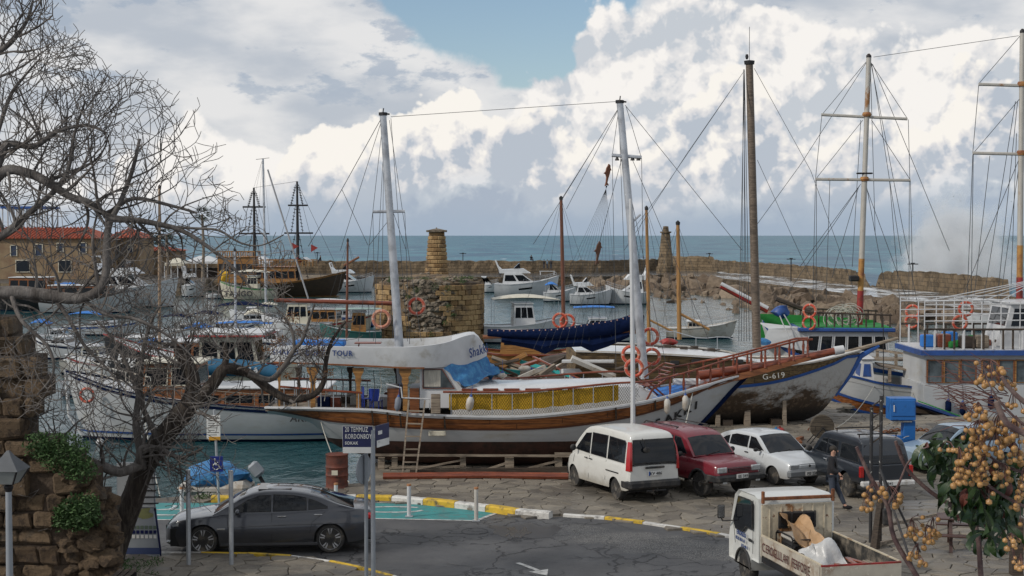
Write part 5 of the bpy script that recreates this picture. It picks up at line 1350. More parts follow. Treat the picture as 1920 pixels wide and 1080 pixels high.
# masts
mA = mastp(G, fg, (718, 213), (757, 770), 0, .155, .11, SILVER); mB = mastp(G, fg, (1162, 190), (1208, 710), 0, .155, .11, SILVER)
def cross(parent, fr, a, b_, c, r=.05, m=SILVER, nm='crosstree'):
    b = MB(); b.tube([fr.y(*a, c), fr.y(*b_, c)], r, 6); return b.build(nm, m, parent)
cross(G, fg, (699, 397), (759, 396), 0); cross(G, fg, (1147, 291), (1203, 295), 0, .06); cross(G, fg, (1184, 418), (1201, 402), -.05, .035)
for a in (1157, 1168, 1186, 1197):
    b = MB(); q = fg.y(a, 297, 0); b.lathe([(.02, .06), (.07, -.04), (.07, -.07)], q, 8); b.build('deck_lamp', PLBLK, G)
for a, c_ in ((718, 212), (1162, 189)):
    b = MB(); q = fg.y(a, c_, 0); b.lathe([(.14, -.08), (.14, .02), (.05, .03)], q, 8); b.tube([q + Vector((-.12, 0, 0)), q + Vector((.22, 0, -.04))], .03, 5); b.tube([q, q + Vector((.02, 0, .16))], .02, 5); b.build('mast_cap', DARK, G)
for c_ in (-.03, .03): rig(G, fg, [((716, 220), (641, 355)), ((641, 355), (578, 462))], c_, .014)
rig(G, fg, [((641, 355), (690, 460)), ((716, 224), (638, 470)), ((718, 226), (672, 640)), ((722, 226), (700, 640)), ((733, 222), (764, 640)), ((730, 225), (790, 640)), ((699, 398), (704, 645), 0, -1), ((759, 398), (768, 645)),
            ((720, 230), (716, 590)), ((735, 405), (692, 460)), ((738, 400), (762, 470)), ((733, 219), (1161, 190)),
            ((1160, 202), (1054, 374)), ((1160, 204), (1062, 392)), ((1158, 206), (1000, 458)), ((1160, 206), (1148, 292)), ((1172, 197), (1392, 470)), ((1186, 300), (1330, 640)),
            ((1174, 200), (1202, 294)), ((1203, 297), (1209, 700)), ((1148, 293), (1155, 690)), ((1160, 210), (1175, 600)), ((1165, 300), (1120, 470)), ((1168, 305), (1225, 640)), ((1175, 330), (1250, 690))], 0)
for k in range(12): rig(G, fg, [((1139 - k * .3, 348), (1000 + k * 15, 655 - k * 1.5), 0, -1.5 + k * .25)], 0, .0045)
for k in range(5): rig(G, fg, [((1120, 500), (1060 + k * 22, 640))], .2, .006)
# boom with furled sail under its navy cover
sc = [(914, 617, 632, .10), (960, 618, 635, .16), (1050, 615, 637, .2), (1100, 607, 635, .2), (1140, 601, 631, .2), (1165, 596, 626, .22), (1182, 590, 620, .24), (1204, 589, 621, .2), (1208, 592, 622, .08)]
rows = []
for i in range(len(sc) - 1):
    for k in range(4):
        t = k / 4; a, q = sc[i], sc[i + 1]; v = [a[j] + (q[j] - a[j]) * t for j in range(4)]
        tp_, bt_ = fg.y(v[0], v[1], .3), fg.y(v[0], v[2], .3); cz = (tp_.z + bt_.z) / 2; hz_ = (tp_.z - bt_.z) / 2
        rows.append([(tp_.x, .3 + v[3] * math.sin(2 * math.pi * m_ / 14) * (1.1 if abs(math.cos(2 * math.pi * m_ / 14)) < .8 else .8), cz + hz_ * math.cos(2 * math.pi * m_ / 14) * (1 + .04 * mnoise.noise(Vector((i + t, m_, 0))))) for m_ in range(14)])
b = MB(); b.grid(rows, True, True); b.f += [tuple(range(14)), tuple(range(len(rows) * 14 - 14, len(rows) * 14))]; b.sm += [False, False]; b.build('sail_cover', NAVY, G)
b = MB(); b.tube(pxl(fg, [(905, 632), (1200, 622)], .3), .07, 8); b.build('boom', WOOD, G)
b = MB(); lo = [(940, 632, 642), (965, 634, 648), (1000, 636, 655), (1022, 636, 664), (1045, 636, 652), (1090, 634, 650), (1110, 634, 660), (1140, 630, 650), (1180, 622, 632)]
b.grid([[fg.y(a, t, .25), fg.y(a, (t + e) / 2, .12), fg.y(a, e, .3)] for a, t, e in lo], True); b.build('loose_sail', NAVY, G)
for i in range(24):
    a = 922 + i * 11.2; q = fg.y(a, cr([(r[0], r[1]) for r in sc], a) + 2.2, .08); b = MB(); b.blob(q, (.05, .03, .05), 0, 1, 1); b.build('eyelet', RINGW, G)
# rings, fenders, chair, boxes
for i, (a, b_, c_, r_, lb) in enumerate(((715, 598, -.4, .31, 'faded pale orange life ring hung on the shroud before aft silver mast'), (781, 574, .3, .29, 'red-orange life ring in front of tower rubble near aft mast'),
        (1183, 665, -.6, .31, 'upper orange life ring by the slim white pole at fore mast'), (1189, 690, -1.0, .31, 'lowest orange life ring, below the others on the white pole'), (1219, 631, .8, .30, 'orange life ring at the sail cover end past fore mast'), (1222, 669, 1.2, .30, 'orange life ring half behind the foot of the fore mast'))):
    o = ring(lb, fg, a, b_, c_, r_)
    if i == 0:
        for k in kids(o):
            if k.name.startswith('ring'): k.data = k.data.copy(); k.data.materials[0] = mat('faded_ring', (.42, .15, .09), .7, var=.2, dirt=(.5, .3, .2), ds=6)
def fender(lb, p, L_, r, rot=(0, 0, 0), m=None, g='white rubber fenders on the gulet'):
    o = thing('fender', lb, 'fender', p, 0, g); b = MB(); b.lathe([(.02, -L_ / 2 - .05), (r * .5, -L_ / 2 - .02), (r, -L_ / 2 + r * .6), (r, L_ / 2 - r * .6), (r * .5, L_ / 2 + .02), (.02, L_ / 2 + .05)], n=14); b.build('body', m or OLDW, o)
    b = MB(); b.lathe([(.02, L_ / 2), (r * .5, L_ / 2 + .03), (.02, L_ / 2 + .1)], n=8); b.tube([(0, 0, L_ / 2 + .05), (0, .05, L_ / 2 + .45)], .008, 4); b.build('eye_cap', BLUEP, o); o.rotation_euler = rot
W3 = lambda px, py, c: fg.m @ fg.y(px, py, c) + fg.o
fender('cylindrical white fender hanging over the bow strake near the carved name', W3(1251, 761, -1.72), .42, .1); fender('white fender with blue tip hanging just forward of the other bow fender', W3(1285, 755, -1.5), .42, .1)
fender('tilted white fender hanging before the yellow side cloth', W3(881, 757, -2.4), .40, .12, (0, .15, 0)); fender('white fender lying lengthwise at far rail of the coachroof', W3(984, 691, 1.9), .34, .1, (0, 1.57, 0))
fender('round white buoy fender resting at the foot of the blue tarpaulin', W3(942, 704, -.3), .12, .15); fender('grey-blue fender hanging over the strake beside the ladder', W3(746, 757, -2.4), .38, .1, (0, .1, 0), mat('grey_fender', (.16, .18, .22), .6))
ch = thing('deck_chair', 'folding red-brown slatted deck chair opened on the gulet foredeck', 'chair', W3(1232, 756, -.9) , fg.rz + .3)
for s in (-.25, .25):
    b = MB(); b.tube([(-.45, s, 0), (-.25, s, .35), (.15, s, .62), (.45, s, .72)], .028, 4); b.tube([(-.42, s * .9, .62), (.3, s * .9, .02)], .028, 4); b.tube([(-.45, s, .66), (.05, s, .98)], .025, 4); b.build('side_frame', REDW, ch)
for i in range(11):
    t = i / 10; b = MB(); x, z = (-.35 + .5 * t, .45 + .05 * t) if i < 5 else (.05 + .5 * (t - .45), .48 + .85 * (t - .45)); b.bbox((x, 0, z), (.06, .52, .02), .004); b.build('slat', REDW, ch)
ch.scale = (1.35, 1.35, 1.35)
b = MB(); b.grid([[(x, k * (hu.hb(x) - .15), hu.z(x) - .02) for k in (-1, 1)] for x in [xr(1225, -1.5) + i * .3 for i in range(7)]], False); b.build('blue_deck_cloth', BRIGHTB, G)
b = MB(); p = fg.y(1288, 716, -.3); b.bbox(p, (.9, .4, .2), .04); b.build('deck_box', WHITE, G)
# ladder against the hull
la = thing('ladder', 'weathered wooden ladder leaning on the gulet side before the cradle', 'ladder', fg.o, fg.rz)
A0, A1 = fg.y(765, 765, -2.45), Vector((fg.y(754, 881, -3.2).x, -3.2, 0)); B0, B1 = fg.y(795, 766, -2.45), Vector((fg.y(779, 880, -3.2).x, -3.2, 0))
for a, q in ((A0, A1), (B0, B1)): b = MB(); b.tube([a + (a - q) * .12, q], .035, 4); b.build('side_rail', GREYW, la)
for i in range(6): t = .04 + i * .185; p, q = A0.lerp(A1, t), B0.lerp(B1, t); b = MB(); b.tube([p, q], .03, 4); b.build('rung', GREYW, la)
b = MB(); pz = pxl(fg, [(724, 720), (752, 727), (754, 745)], -2.2); b.tube(pz, .025, 6); b.tube(pxl(fg, [(753, 746), (806, 748), (806, 768)], -2.3), .02, 6); b.build('davit', WHITE, G)
b = MB(); p = fg.y(817, 757, -2.42); b.bbox(p, (.3, .04, .62), .02); b.build('boarding_plank', GREYW, G)
# cradle
cr_ = thing('cradle', 'rough timber cradle of posts, beams and braces under the propped gulet', 'timber cradle', fg.o, fg.rz)
def beam(pts, r, c=-1.6, m=GREYW, nm='beam'):
    b = MB(); b.tube([fg.y(p[0], p[1], p[2] if len(p) > 2 else c) for p in pts], r, 4); return b.build(nm, m, cr_)
for a, w in ((715, .15), (740, .13), (868, .13), (955, .2), (1047, .16), (1110, .15), (1200, .15)): beam([(a, 858), (a, 897)], w, -1.7, nm='post')
for a in (800, 905, 1000, 1150): beam([(a, 858), (a + 6, 890)], .12, .8, DARKW, 'post')
beam([(700, 853, -1.9), (1080, 855, -1.9)], .05); beam([(1040, 852, -1.7), (1120, 852, -1.7)], .08); beam([(730, 877, -1.8), (870, 874, -1.8)], .04); beam([(760, 884, -1.9), (868, 862, -1.8)], .04, nm='brace'); beam([(890, 888, -1.8), (950, 868, -1.8)], .05, nm='brace'); beam([(970, 884, -1.8), (1045, 864, -1.8)], .05, nm='brace'); beam([(690, 905), (740, 868)], .03, nm='brace')
tag(MB().tube([PZ(718, 893, .12), PZ(900, 891, .12), PZ(1066, 893, .12)], .11, 8).build('long_baulk', REDW), 'long dark red timber baulk lying on the paving before the cradle', 'timber baulk')
for i, (x0_, yy, x1_) in enumerate(((760, 905, 1100), (880, 868, 1200))):
    a, q = PZ(x0_, yy, .1), PZ(x1_, yy - 6, .1); a.y += 2; q.y += 2; tag(MB().tube([a, q], .1, 4).build('timber_rail', DARKW), ('dark slipway timber lying under the gulet keel', 'second dark slipway timber deeper under the gulet')[i], 'timber')
prp = mat('bronze', (.25, .16, .06), .4, .8); b = MB(); q = fg.y(821, 866, 0)
for k in range(3): b.blob(q + Vector((0, .16 * math.cos(k * 2.1), .16 * math.sin(k * 2.1))), (.05, .16, .24), 0, k, 1)
b.build('propeller', prp, G)
# slim white pole before the gulet and the wooden dolphins in the rigging
wp = thing('white_pole', 'slim tall white metal pole rising behind the white van', 'pole', PZ(1187, 905)); wz = wp.location
b = MB(); b.tube([(0, 0, 0), (-.02, 0, 4.0), (-.1, 0, 8.6)], [.075, .07, .05], 8); b.build('shaft', WHITE, wp); b = MB(); b.lathe([(.14, 0), (.14, .06), (.08, .08)], n=10); b.build('base_plate', STEEL, wp)
DOL = [(0, .62), (.10, .55), (.12, .42), (.2, .3), (.13, .28), (.11, .1), (.05, -.15), (.02, -.38), (.13, -.52), (.0, -.5), (-.09, -.58), (-.05, -.36), (-.05, -.1), (-.12, .05), (-.24, .08), (-.13, .2), (-.10, .4), (-.03, .52)]
for a, q, k, lb, mm in ((1139, 329, 1.0, 'flat brown wooden dolphin hung high beside the fore mast', mat('dolphin_brown', (.15, .055, .025), .7)), (1121, 475, 1.05, 'flat dark wooden dolphin hung low against the sea line', mat('dolphin_dark', (.10, .045, .025), .7))):
    b = MB(); b.prism([(x * k * .62, z * k * .62) for x, z in DOL], -.03, .03); o = b.build('wooden_dolphin', mm, None, loc=W3(a, q, 0)); o.rotation_euler = (0, .12, .5); tag(o, lb, 'wooden dolphin')
# ---- old wooden hull on stocks behind the gulet
f2 = Fr((0, 59.5, 0), R(3))
O = thing('old_wooden_boat', 'weathered wooden hull with blue stripe hauled out behind the gulet bow', 'boat', f2.o, f2.rz)
h2 = hull_px(f2, [(1080, 658, 2.2, .4), (1150, 660, 2.5, .36), (1300, 667, 2.75, .34), (1400, 676, 2.6, .36), (1454, 686, 2.3, .42), (1522, 679, 1.5, .6), (1570, 668, .85, .8), (1613, 656, .12, 1)],
             [(1080, 760), (1150, 785), (1300, 800), (1400, 802), (1478, 796), (1537, 774), (1567, 740), (1596, 700), (1613, 662)])
def weather_fn(co, c):
    x, y, z = sepxyz(co)
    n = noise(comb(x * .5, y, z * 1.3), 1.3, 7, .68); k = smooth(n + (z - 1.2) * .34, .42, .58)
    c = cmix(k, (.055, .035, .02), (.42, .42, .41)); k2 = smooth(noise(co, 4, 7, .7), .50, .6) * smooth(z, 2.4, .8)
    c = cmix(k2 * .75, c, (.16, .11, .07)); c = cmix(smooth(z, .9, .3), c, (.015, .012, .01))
    return c, noise(co, 6, 6, .7), None
z2 = lambda pts, c=-2.4: (lambda x, q=[(f2.y(a, b, c).x, f2.y(a, b, c).z) for a, b in pts]: cr(q, x))
bl = z2([(1080, 712), (1290, 728), (1377, 726), (1478, 714), (1584, 688), (1613, 676)])
h2.band('bottom', mat('weathered_hull', fn=weather_fn, rough=.8, bump=.03), lambda x: -9, lambda x: bl(x) - .05, O)
h2.band('blue_stripe', mat('stripe_blue', (.015, .075, .28), .5, var=.2), lambda x: bl(x) - .07, lambda x: bl(x) + .05, O, .03)
h2.band('upper_planking', _wood((.20, .135, .06), (.06, .04, .022), 'mossy_planks', .8, plank=.22), lambda x: bl(x) + .04, lambda x: h2.z(x) - .04, O)
h2.cap('cap_rail', OLDW, O, .09, .04); h2.deck('deck', GEL, O, .10, crown=.12)
b = MB(); b.tube(pxl(f2, [(1648, 648), (1613, 668), (1596, 700), (1567, 742)], 0), [.07, .12, .1, .05], 6); b.build('stem', mat('stripe_blue'), O)
b = MB(); b.tube(pxl(f2, [(1560, 668), (1684, 634)], 0), [.1, .06], 6); b.build('bowsprit', GREYW, O)
mastp(O, f2, (1405, 118), (1419, 652), .3, .175, .145, _wood((.17, .13, .095), (.075, .055, .04), 'mast_wood', .6, plank=0), n=14)
b = MB(); q = f2.y(1405, 116, .3); b.lathe([(.20, -.1), (.22, .04), (.1, .06)], q, 12); b.tube([q, q + Vector((0, 0, 1.4))], .012, 4); b.lathe([(.04, 0), (.07, .1), (.05, .2)], q + Vector((-.1, 0, .1)), 8); b.build('mast_cap', DARK, O)
for k in range(5): rig(O, f2, [((1396 - (k % 2) * 2, 130), (1385 + k * 5, 640), .3, -2.2 + k * .1)], .3, .014)
rig(O, f2, [((1396, 132), (1240, 360)), ((1240, 360), (1180, 440)), ((1394, 135), (1290, 285)), ((1290, 285), (1170, 470)), ((1414, 128), (1520, 320)), ((1520, 320), (1600, 540)), ((1420, 300), (1520, 520))], .3)
text('G-619', .30, mat('pale_ink', (.45, .45, .42), .7), O, f2.y(1430, 712, -2.62), (R(84), R(-5), R(6)), 'number_lettering', .004, sx=1.1)
for a, w in ((1345, .12), (1400, .16), (1470, .1)): b = MB(); p = f2.y(a, 792, -1.5); b.tube([(p.x, -1.6, 0), (p.x, -1.5, 1.0)], w, 4); b.build('shore_prop', GREYW, O)
for a in (1150, 1250, 1350, 1440): b = MB(); p = f2.y(a, 810, 0); b.box(p.x - .2, p.x + .2, -1.6, 1.6, 0, max(.25, h2.k(p.x) + .05)); b.build('keel_block', DARKW, O)
for i, (a, q) in enumerate(((1265, 680), (1385, 678), (1430, 684), (1305, 677))): b = MB(); p = f2.y(a, q, -2.72); b.bbox(p, (.34, .1, .16), .02); b.build('scupper', INK, O)
for i in range(9): b = MB(); p = f2.y(1240 + i * 14, 646 + (i % 3) * 3, .5); b.bbox((p.x, p.y + (i % 3) * .5, h2.z(p.x) + .05), (.3, .2, .04 + .1 * (i % 2)), .01); b.build('deck_scrap', DARKW, O)
for a, c_ in ((1215, RED), (1390, BLUE)): b = MB(); p = f2.y(a + 40, 641, 1.6); b.blob(p, (.7, .4, .3), .2, 2, 2); b.build('bundle', c_, O)
b = MB(); pp = [(f2.y(a, 630, 2.6).x, 2.6, h2.z(f2.y(a, 630, 2.6).x) + .5 + .1 * math.sin(a)) for a in range(1225, 1400, 20)]; b.tube(pp, .02, 5); b.build('far_rail', STEEL, O)
for q in pp[::2]: b = MB(); b.tube([q, (q[0], q[1], q[2] - .6)], .016, 5); b.build('rail_post', STEEL, O)
# two varnished poles beyond it
def wood_mast(lb, px0, y0, px1, y1, D, r, m, boomend=None, g='bare masts standing in the harbour'):
    f = Fr(PY(px1, y1, D)); t = thing('mast_pole', lb, 'mast', f.o, 0, g)
    b = MB(); a = f.y(px0, y0, 0); b.tube([(0, 0, -.5), a * .5, a], [r, r * .95, r * .75], 8); b.build('spar', m, t)
    b = MB(); b.lathe([(r * .9, -.05), (r, .1), (.03, .2)], a, 8); b.build('truck_cap', DARK, t)
    if boomend: b = MB(); b.tube([f.y(*boomend[0], 0), f.y(*boomend[1], 0)], r * .6, 7); b.build('boom', m, t)
    for e in ((-1, .3), (-.5, -.4), (.6, .4), (1, -.2)): line(t, [a, (a.x + e[0] * a.z * .32, e[1] * 3, .3)], .012)
    return t
MW = mat('yellow_varnish', (.38, .20, .06), .45, var=.2, dirt=(.2, .1, .04), ds=3, stretch=(3, 3, .3))
MB_ = mat('brown_varnish', (.14, .05, .025), .4, var=.2)
wood_mast('ochre varnished mast with sloping boom just beyond fore mast', 1212, 392, 1217, 632, 88, .11, MW, ((1218, 600), (1262, 622)))
wood_mast('ochre varnished mast below the slim lighthouse pillar with sloping boom', 1271, 420, 1274, 620, 84, .13, MW, ((1275, 588), (1330, 618)))
wood_mast('dark brown mast rising behind the navy sail cover', 1052, 373, 1057, 604, 96, .13, MB_)
wood_mast('thin brown mast beside the ruined tower', 652, 452, 650, 620, 104, .09, MB_)
wood_mast('short pale mast among the small boats and twigs', 440, 470, 443, 655, 100, .09, SILVER)
wood_mast('pale brown mast seen through the bare branches', 299, 352, 299, 660, 97, .11, mat('tan_spar', (.28, .19, .12), .6), None)
# ---- superstructure helper
def cabin(t, x0, x1, w, z0, z1, m, win=None, rake=(.0, .0), roofm=None, over=.12, nm='cabin', nwin=4, wz=(.45, .88), frame=None):
    b = MB(); r0, r1 = rake
    b.prism([(x0, z0), (x0 + r0, z1), (x1 - r1, z1), (x1, z0)], -w, w); b.build(nm, m, t)
    if roofm: b = MB(); b.bbox(((x0 + x1 + r0 - r1) / 2, 0, z1 + .05), (x1 - x0 - r0 - r1 + 2 * over, 2 * w + 2 * over, .09), .03); b.build(nm + '_roof', roofm, t)
    if win:
        H = z1 - z0
        def xat(z, e): k = (z - z0) / H; return x0 + r0 * k if e == 0 else x1 - r1 * k
        za, zb = z0 + H * wz[0], z0 + H * wz[1]
        for i in range(nwin):
            for s in (-1, 1):
                u0, u1 = (i + .08) / nwin, (i + .92) / nwin; q = [(xat(z, 0) + .08 + (xat(z, 1) - xat(z, 0) - .16) * u, z) for u, z in ((u0, za), (u0, zb), (u1, zb), (u1, za))]
                b = MB(); b.prism(q, s * (w + .002), s * (w + .02)); b.build('window', win, t)
                if frame: b = MB(); b.tube([(x, s * (w + .02), z) for x, z in q + q[:1]], .03, 4); b.build('window_frame', frame, t)
        for e, k in ((0, -1), (1, 1)):
            b = MB(); b.grid([[(xat(z, e) + k * .012, y, z) for z in (za, zb)] for y in (-w * .85, -.05, .05, w * .85)], False); b.build('end_window', win, t)
def deckrail(t, h, hgt, m, xa, xb, n=10, r=.016, rows=2):
    for s in (-1, 1):
        xs = [xa + (xb - xa) * i / (n - 1) for i in range(n)]
        for k in range(rows): b = MB(); b.tube([(x, s * (h.hb(x) - .05), h.z(x) + hgt * (k + 1) / rows) for x in xs], r, 5); b.build('guard_rail', m, t)
        for x in xs: b = MB(); b.tube([(x, s * (h.hb(x) - .05), h.z(x)), (x, s * (h.hb(x) - .05), h.z(x) + hgt)], r, 4); b.build('rail_post', m, t)
def boat(label, px0, px1, pw, bow, fb, bh, beam, hm=GEL, stripe=None, cab=None, name='motor_boat', rz=0.0, strake=None, cov=None, top=None, rail=False, D=None, cat='boat', mast=None, out=False, flat=False, group=None, awn=None, extra=None):
    """px0..px1: stern and bow pixels at the waterline row pw. fb, bh: freeboard aft and at the bow. cab: (x0, x1, h, mat, rake) in fractions"""
    w = PZ((px0 + px1) / 2, pw, WZ); D = D or w.y; w = PY((px0 + px1) / 2, pw, D); L = abs(px1 - px0) / F * D / max(.5, abs(math.cos(rz)))
    ang = (0 if px1 > px0 else math.pi) + rz; t = thing(name, label, cat, (w.x, w.y, WZ), ang, group)
    h = Hull([(-L / 2, fb, beam * .43, .35), (-L * .25, fb * .98, beam * .5, .33), (L * .1, fb + (bh - fb) * .25, beam * .5, .38), (L * .3, fb + (bh - fb) * .55, beam * .36, .6), (L * .44, fb + (bh - fb) * .88, beam * .14, .9), (L * .5, bh, .03, 1)],
             [(-L / 2, -.15), (-L * .3, -.4), (L * .3, -.4), (L * .42, -.1), (L * .47, bh * .45), (L * .5, bh - .06)])
    h.xs = [-L / 2 + L * i / 24 for i in range(25)]
    s0 = lambda x: .12 + .0 * x
    h.band('bottom', strake or NAVY, lambda x: -9, s0, t, 0, 2)
    h.band('topsides', hm, s0, lambda x: h.z(x), t, 0, 4)
    if stripe: h.band('stripe', stripe, lambda x: h.z(x) - .22, lambda x: h.z(x) - .10, t, .02, 1)
    h.cap('gunwale', strake or hm, t, .05, .04); h.deck('deck', WHITE if hm is not DARK else OCHW, t, .06)
    X_ = lambda k: -L / 2 + L * k
    if cab:
        for c in (cab if isinstance(cab, list) else [cab]):
            x0, x1, hh, m, rk = c[:5]; zb = fb * .9 + (c[5] if len(c) > 5 else 0); ww = beam * (c[6] if len(c) > 6 else .36)
            cabin(t, X_(x0), X_(x1), ww, zb, zb + hh, m, GLASS, (rk * .3 * hh, rk * hh), WHITE if m is not NAVY else None, .1, nwin=3 if L < 9 else 4, wz=(.42, .86))
    if cov:
        for c in cov:
            x0, x1, zz, hh, m = c; b = MB(); b.grid([[(X_(x0 + (x1 - x0) * u), k * beam * .46, fb + zz + hh * math.sin(math.pi * min(1, u * .9 + .08)) * (1 - .55 * k * k)) for k in (-1, -.8, -.4, 0, .4, .8, 1)] for u in [i / 8 for i in range(9)]], True)
            b.grid([[(X_(x0 + (x1 - x0) * u), k * beam * .46, fb + zz + hh * math.sin(math.pi * min(1, u * .9 + .08)) * (1 - .55 * k * k) - .03) for k in (-1, 0, 1)] for u in [i / 8 for i in range(9)]], True, flip=True)
            b.build('canvas_cover', m, t)
            for u in (x0 + .02, x1 - .02):
                for k in (-1, 1): b = MB(); b.tube([(X_(u), k * beam * .42, fb * .8), (X_(u), k * beam * .42, fb + zz + .05)], .02, 4); b.build('cover_pole', STEEL, t)
    if rail: deckrail(t, h, .55, STEEL, X_(.45), X_(.96), 7, .014, 2)
    if mast:
        b = MB(); mx = X_(mast[0]); b.tube([(mx, 0, fb * .5), (mx + mast[3] if len(mast) > 3 else mx, 0, mast[1])], [mast[2], mast[2] * .7], 8); b.build('mast', mast[4] if len(mast) > 4 else SILVER, t)
        tp = (mx + (mast[3] if len(mast) > 3 else 0), 0, mast[1])
        for e in (-L * .5, L * .5): line(t, [tp, (e, 0, fb)], .014)
        for s in (-1, 1):
            for dx in (-.4, .3): line(t, [tp, (mx + dx, s * beam * .48, fb)], .012)
    if out:
        b = MB(); b.bbox((-L / 2 - .18, 0, fb + .12), (.3, .3, .45), .08, Matrix.Rotation(.3, 3, 'Y')); b.tube([(-L / 2 - .15, 0, fb), (-L / 2 - .25, 0, -.3)], .06, 6); b.build('outboard', DARK, t)
    return t, h, X_, L, D
SM = 'small boats moored across the middle of the harbour'
# the white double-ender in front of the tree
t, h, X_, L, D = boat('white wooden boat with two blue stripes and varnished cabin floating beyond the bare tree', 645, 124, 822, -1, 1.55, 2.9, 3.7, HULLW, NAVY, None, 'wooden_boat', strake=NAVY, mast=None)
h.band('lower_stripe', BLUEP, lambda x: .30, lambda x: .38, t, .015, 1)
cabin(t, X_(.05), X_(.55), 1.25, 1.3, 2.25, WOODP, GLASS, (0, .1), WHITE, .15, 'deckhouse', 4, (.35, .75), WOOD)
cabin(t, X_(.50), X_(.72), 1.15, 1.5, 3.3, WOODP, GLASS, (.1, .3), CREAM, .25, 'wheelhouse', 2, (.5, .9), CREAM)
deckrail(t, h, .8, OLDW, X_(.66), X_(.985), 8, .025, 2); deckrail(t, h, .55, GREYW, X_(.04), X_(.6), 12, .022, 1)
h.band('bulwark_net', mat('grey_net', (.22, .20, .18), .9, var=.4, vs=20), lambda x: h.z(x) - .02, lambda x: h.z(x), t)
b = MB(); b.tube([(L * .5 + .02, 0, 3.0), (L * .49, 0, 1.0), (L * .44, 0, .1)], .08, 5); b.build('stem', WHITE, t)
text('AKKA', .42, INK, t, (X_(.17), 1.80, .95), (R(90), 0, R(180)), 'name_lettering', .004, shear=.2, bold=.01)
ring('orange life ring on the bow rail of the blue-striped wooden boat', Fr(t.location, 0), 163, 741, -1.3, .33)
b = MB(); b.blob((0, 0, 0), (.35, .3, .35), .03, 1, 2)
fender_ = tag(b.build('buoy', WHITE, None, loc=PZ(200, 828, WZ) + Vector((0, -1, .1))), 'small white mooring buoy floating below the blue-striped bow', 'buoy')
# black hull with white script and the SHA.. cover boat
t, h, X_, L, D = boat('black hulled boat with white script name on its high bow', 560, 195, 752, -1, 1.7, 3.4, 3.8, mat('black_hull', (.012, .012, .014), .35, var=.2), None, [(.25, .62, 1.5, WOODP, .1)], 'wooden_boat', strake=RED, D=80)
text('J. Rog', .75, WHITE, t, (X_(.97), .85, 1.9), (R(84), 0, R(180 - 16)), 'name_lettering', .004, shear=.3, sx=.9, bold=.01)
t, h, X_, L, D = boat('wooden day boat with cream cabin and red-trimmed flat roof beyond the tree', 330, 560, 742, 1, 1.6, 2.4, 3.4, CREAM, None, [(.22, .72, 2.2, CREAM, .15)], 'day_boat', strake=RED, D=76)
b = MB(); b.bbox((X_(.47), 0, 3.78), (X_(.78) - X_(.18), 3.5, .16), .03); b.build('roof_slab', WHITE, t); b = MB(); b.bbox((X_(.47), 0, 3.66), (X_(.78) - X_(.18) + .1, 3.6, .10), .03); b.build('roof_edge', RED, t)
cp = PY(455, 690, 73); c_ = thing('canvas_roll', 'rolled teal-blue canvas printed with white letters on the day boat', 'canvas roll', cp); b = MB(); b.tube([(-1.7, 0, .05), (0, 0, 0), (1.7, 0, -.25)], [.42, .42, .36], 14); b.build('roll', mat('teal_canvas', (.015, .10, .19), .7, var=.2), c_)
text('SHA', .55, WHITE, c_, (-.2, -.44, -.25), (R(90), R(5), 0), 'roll_lettering', .004, bold=.02)
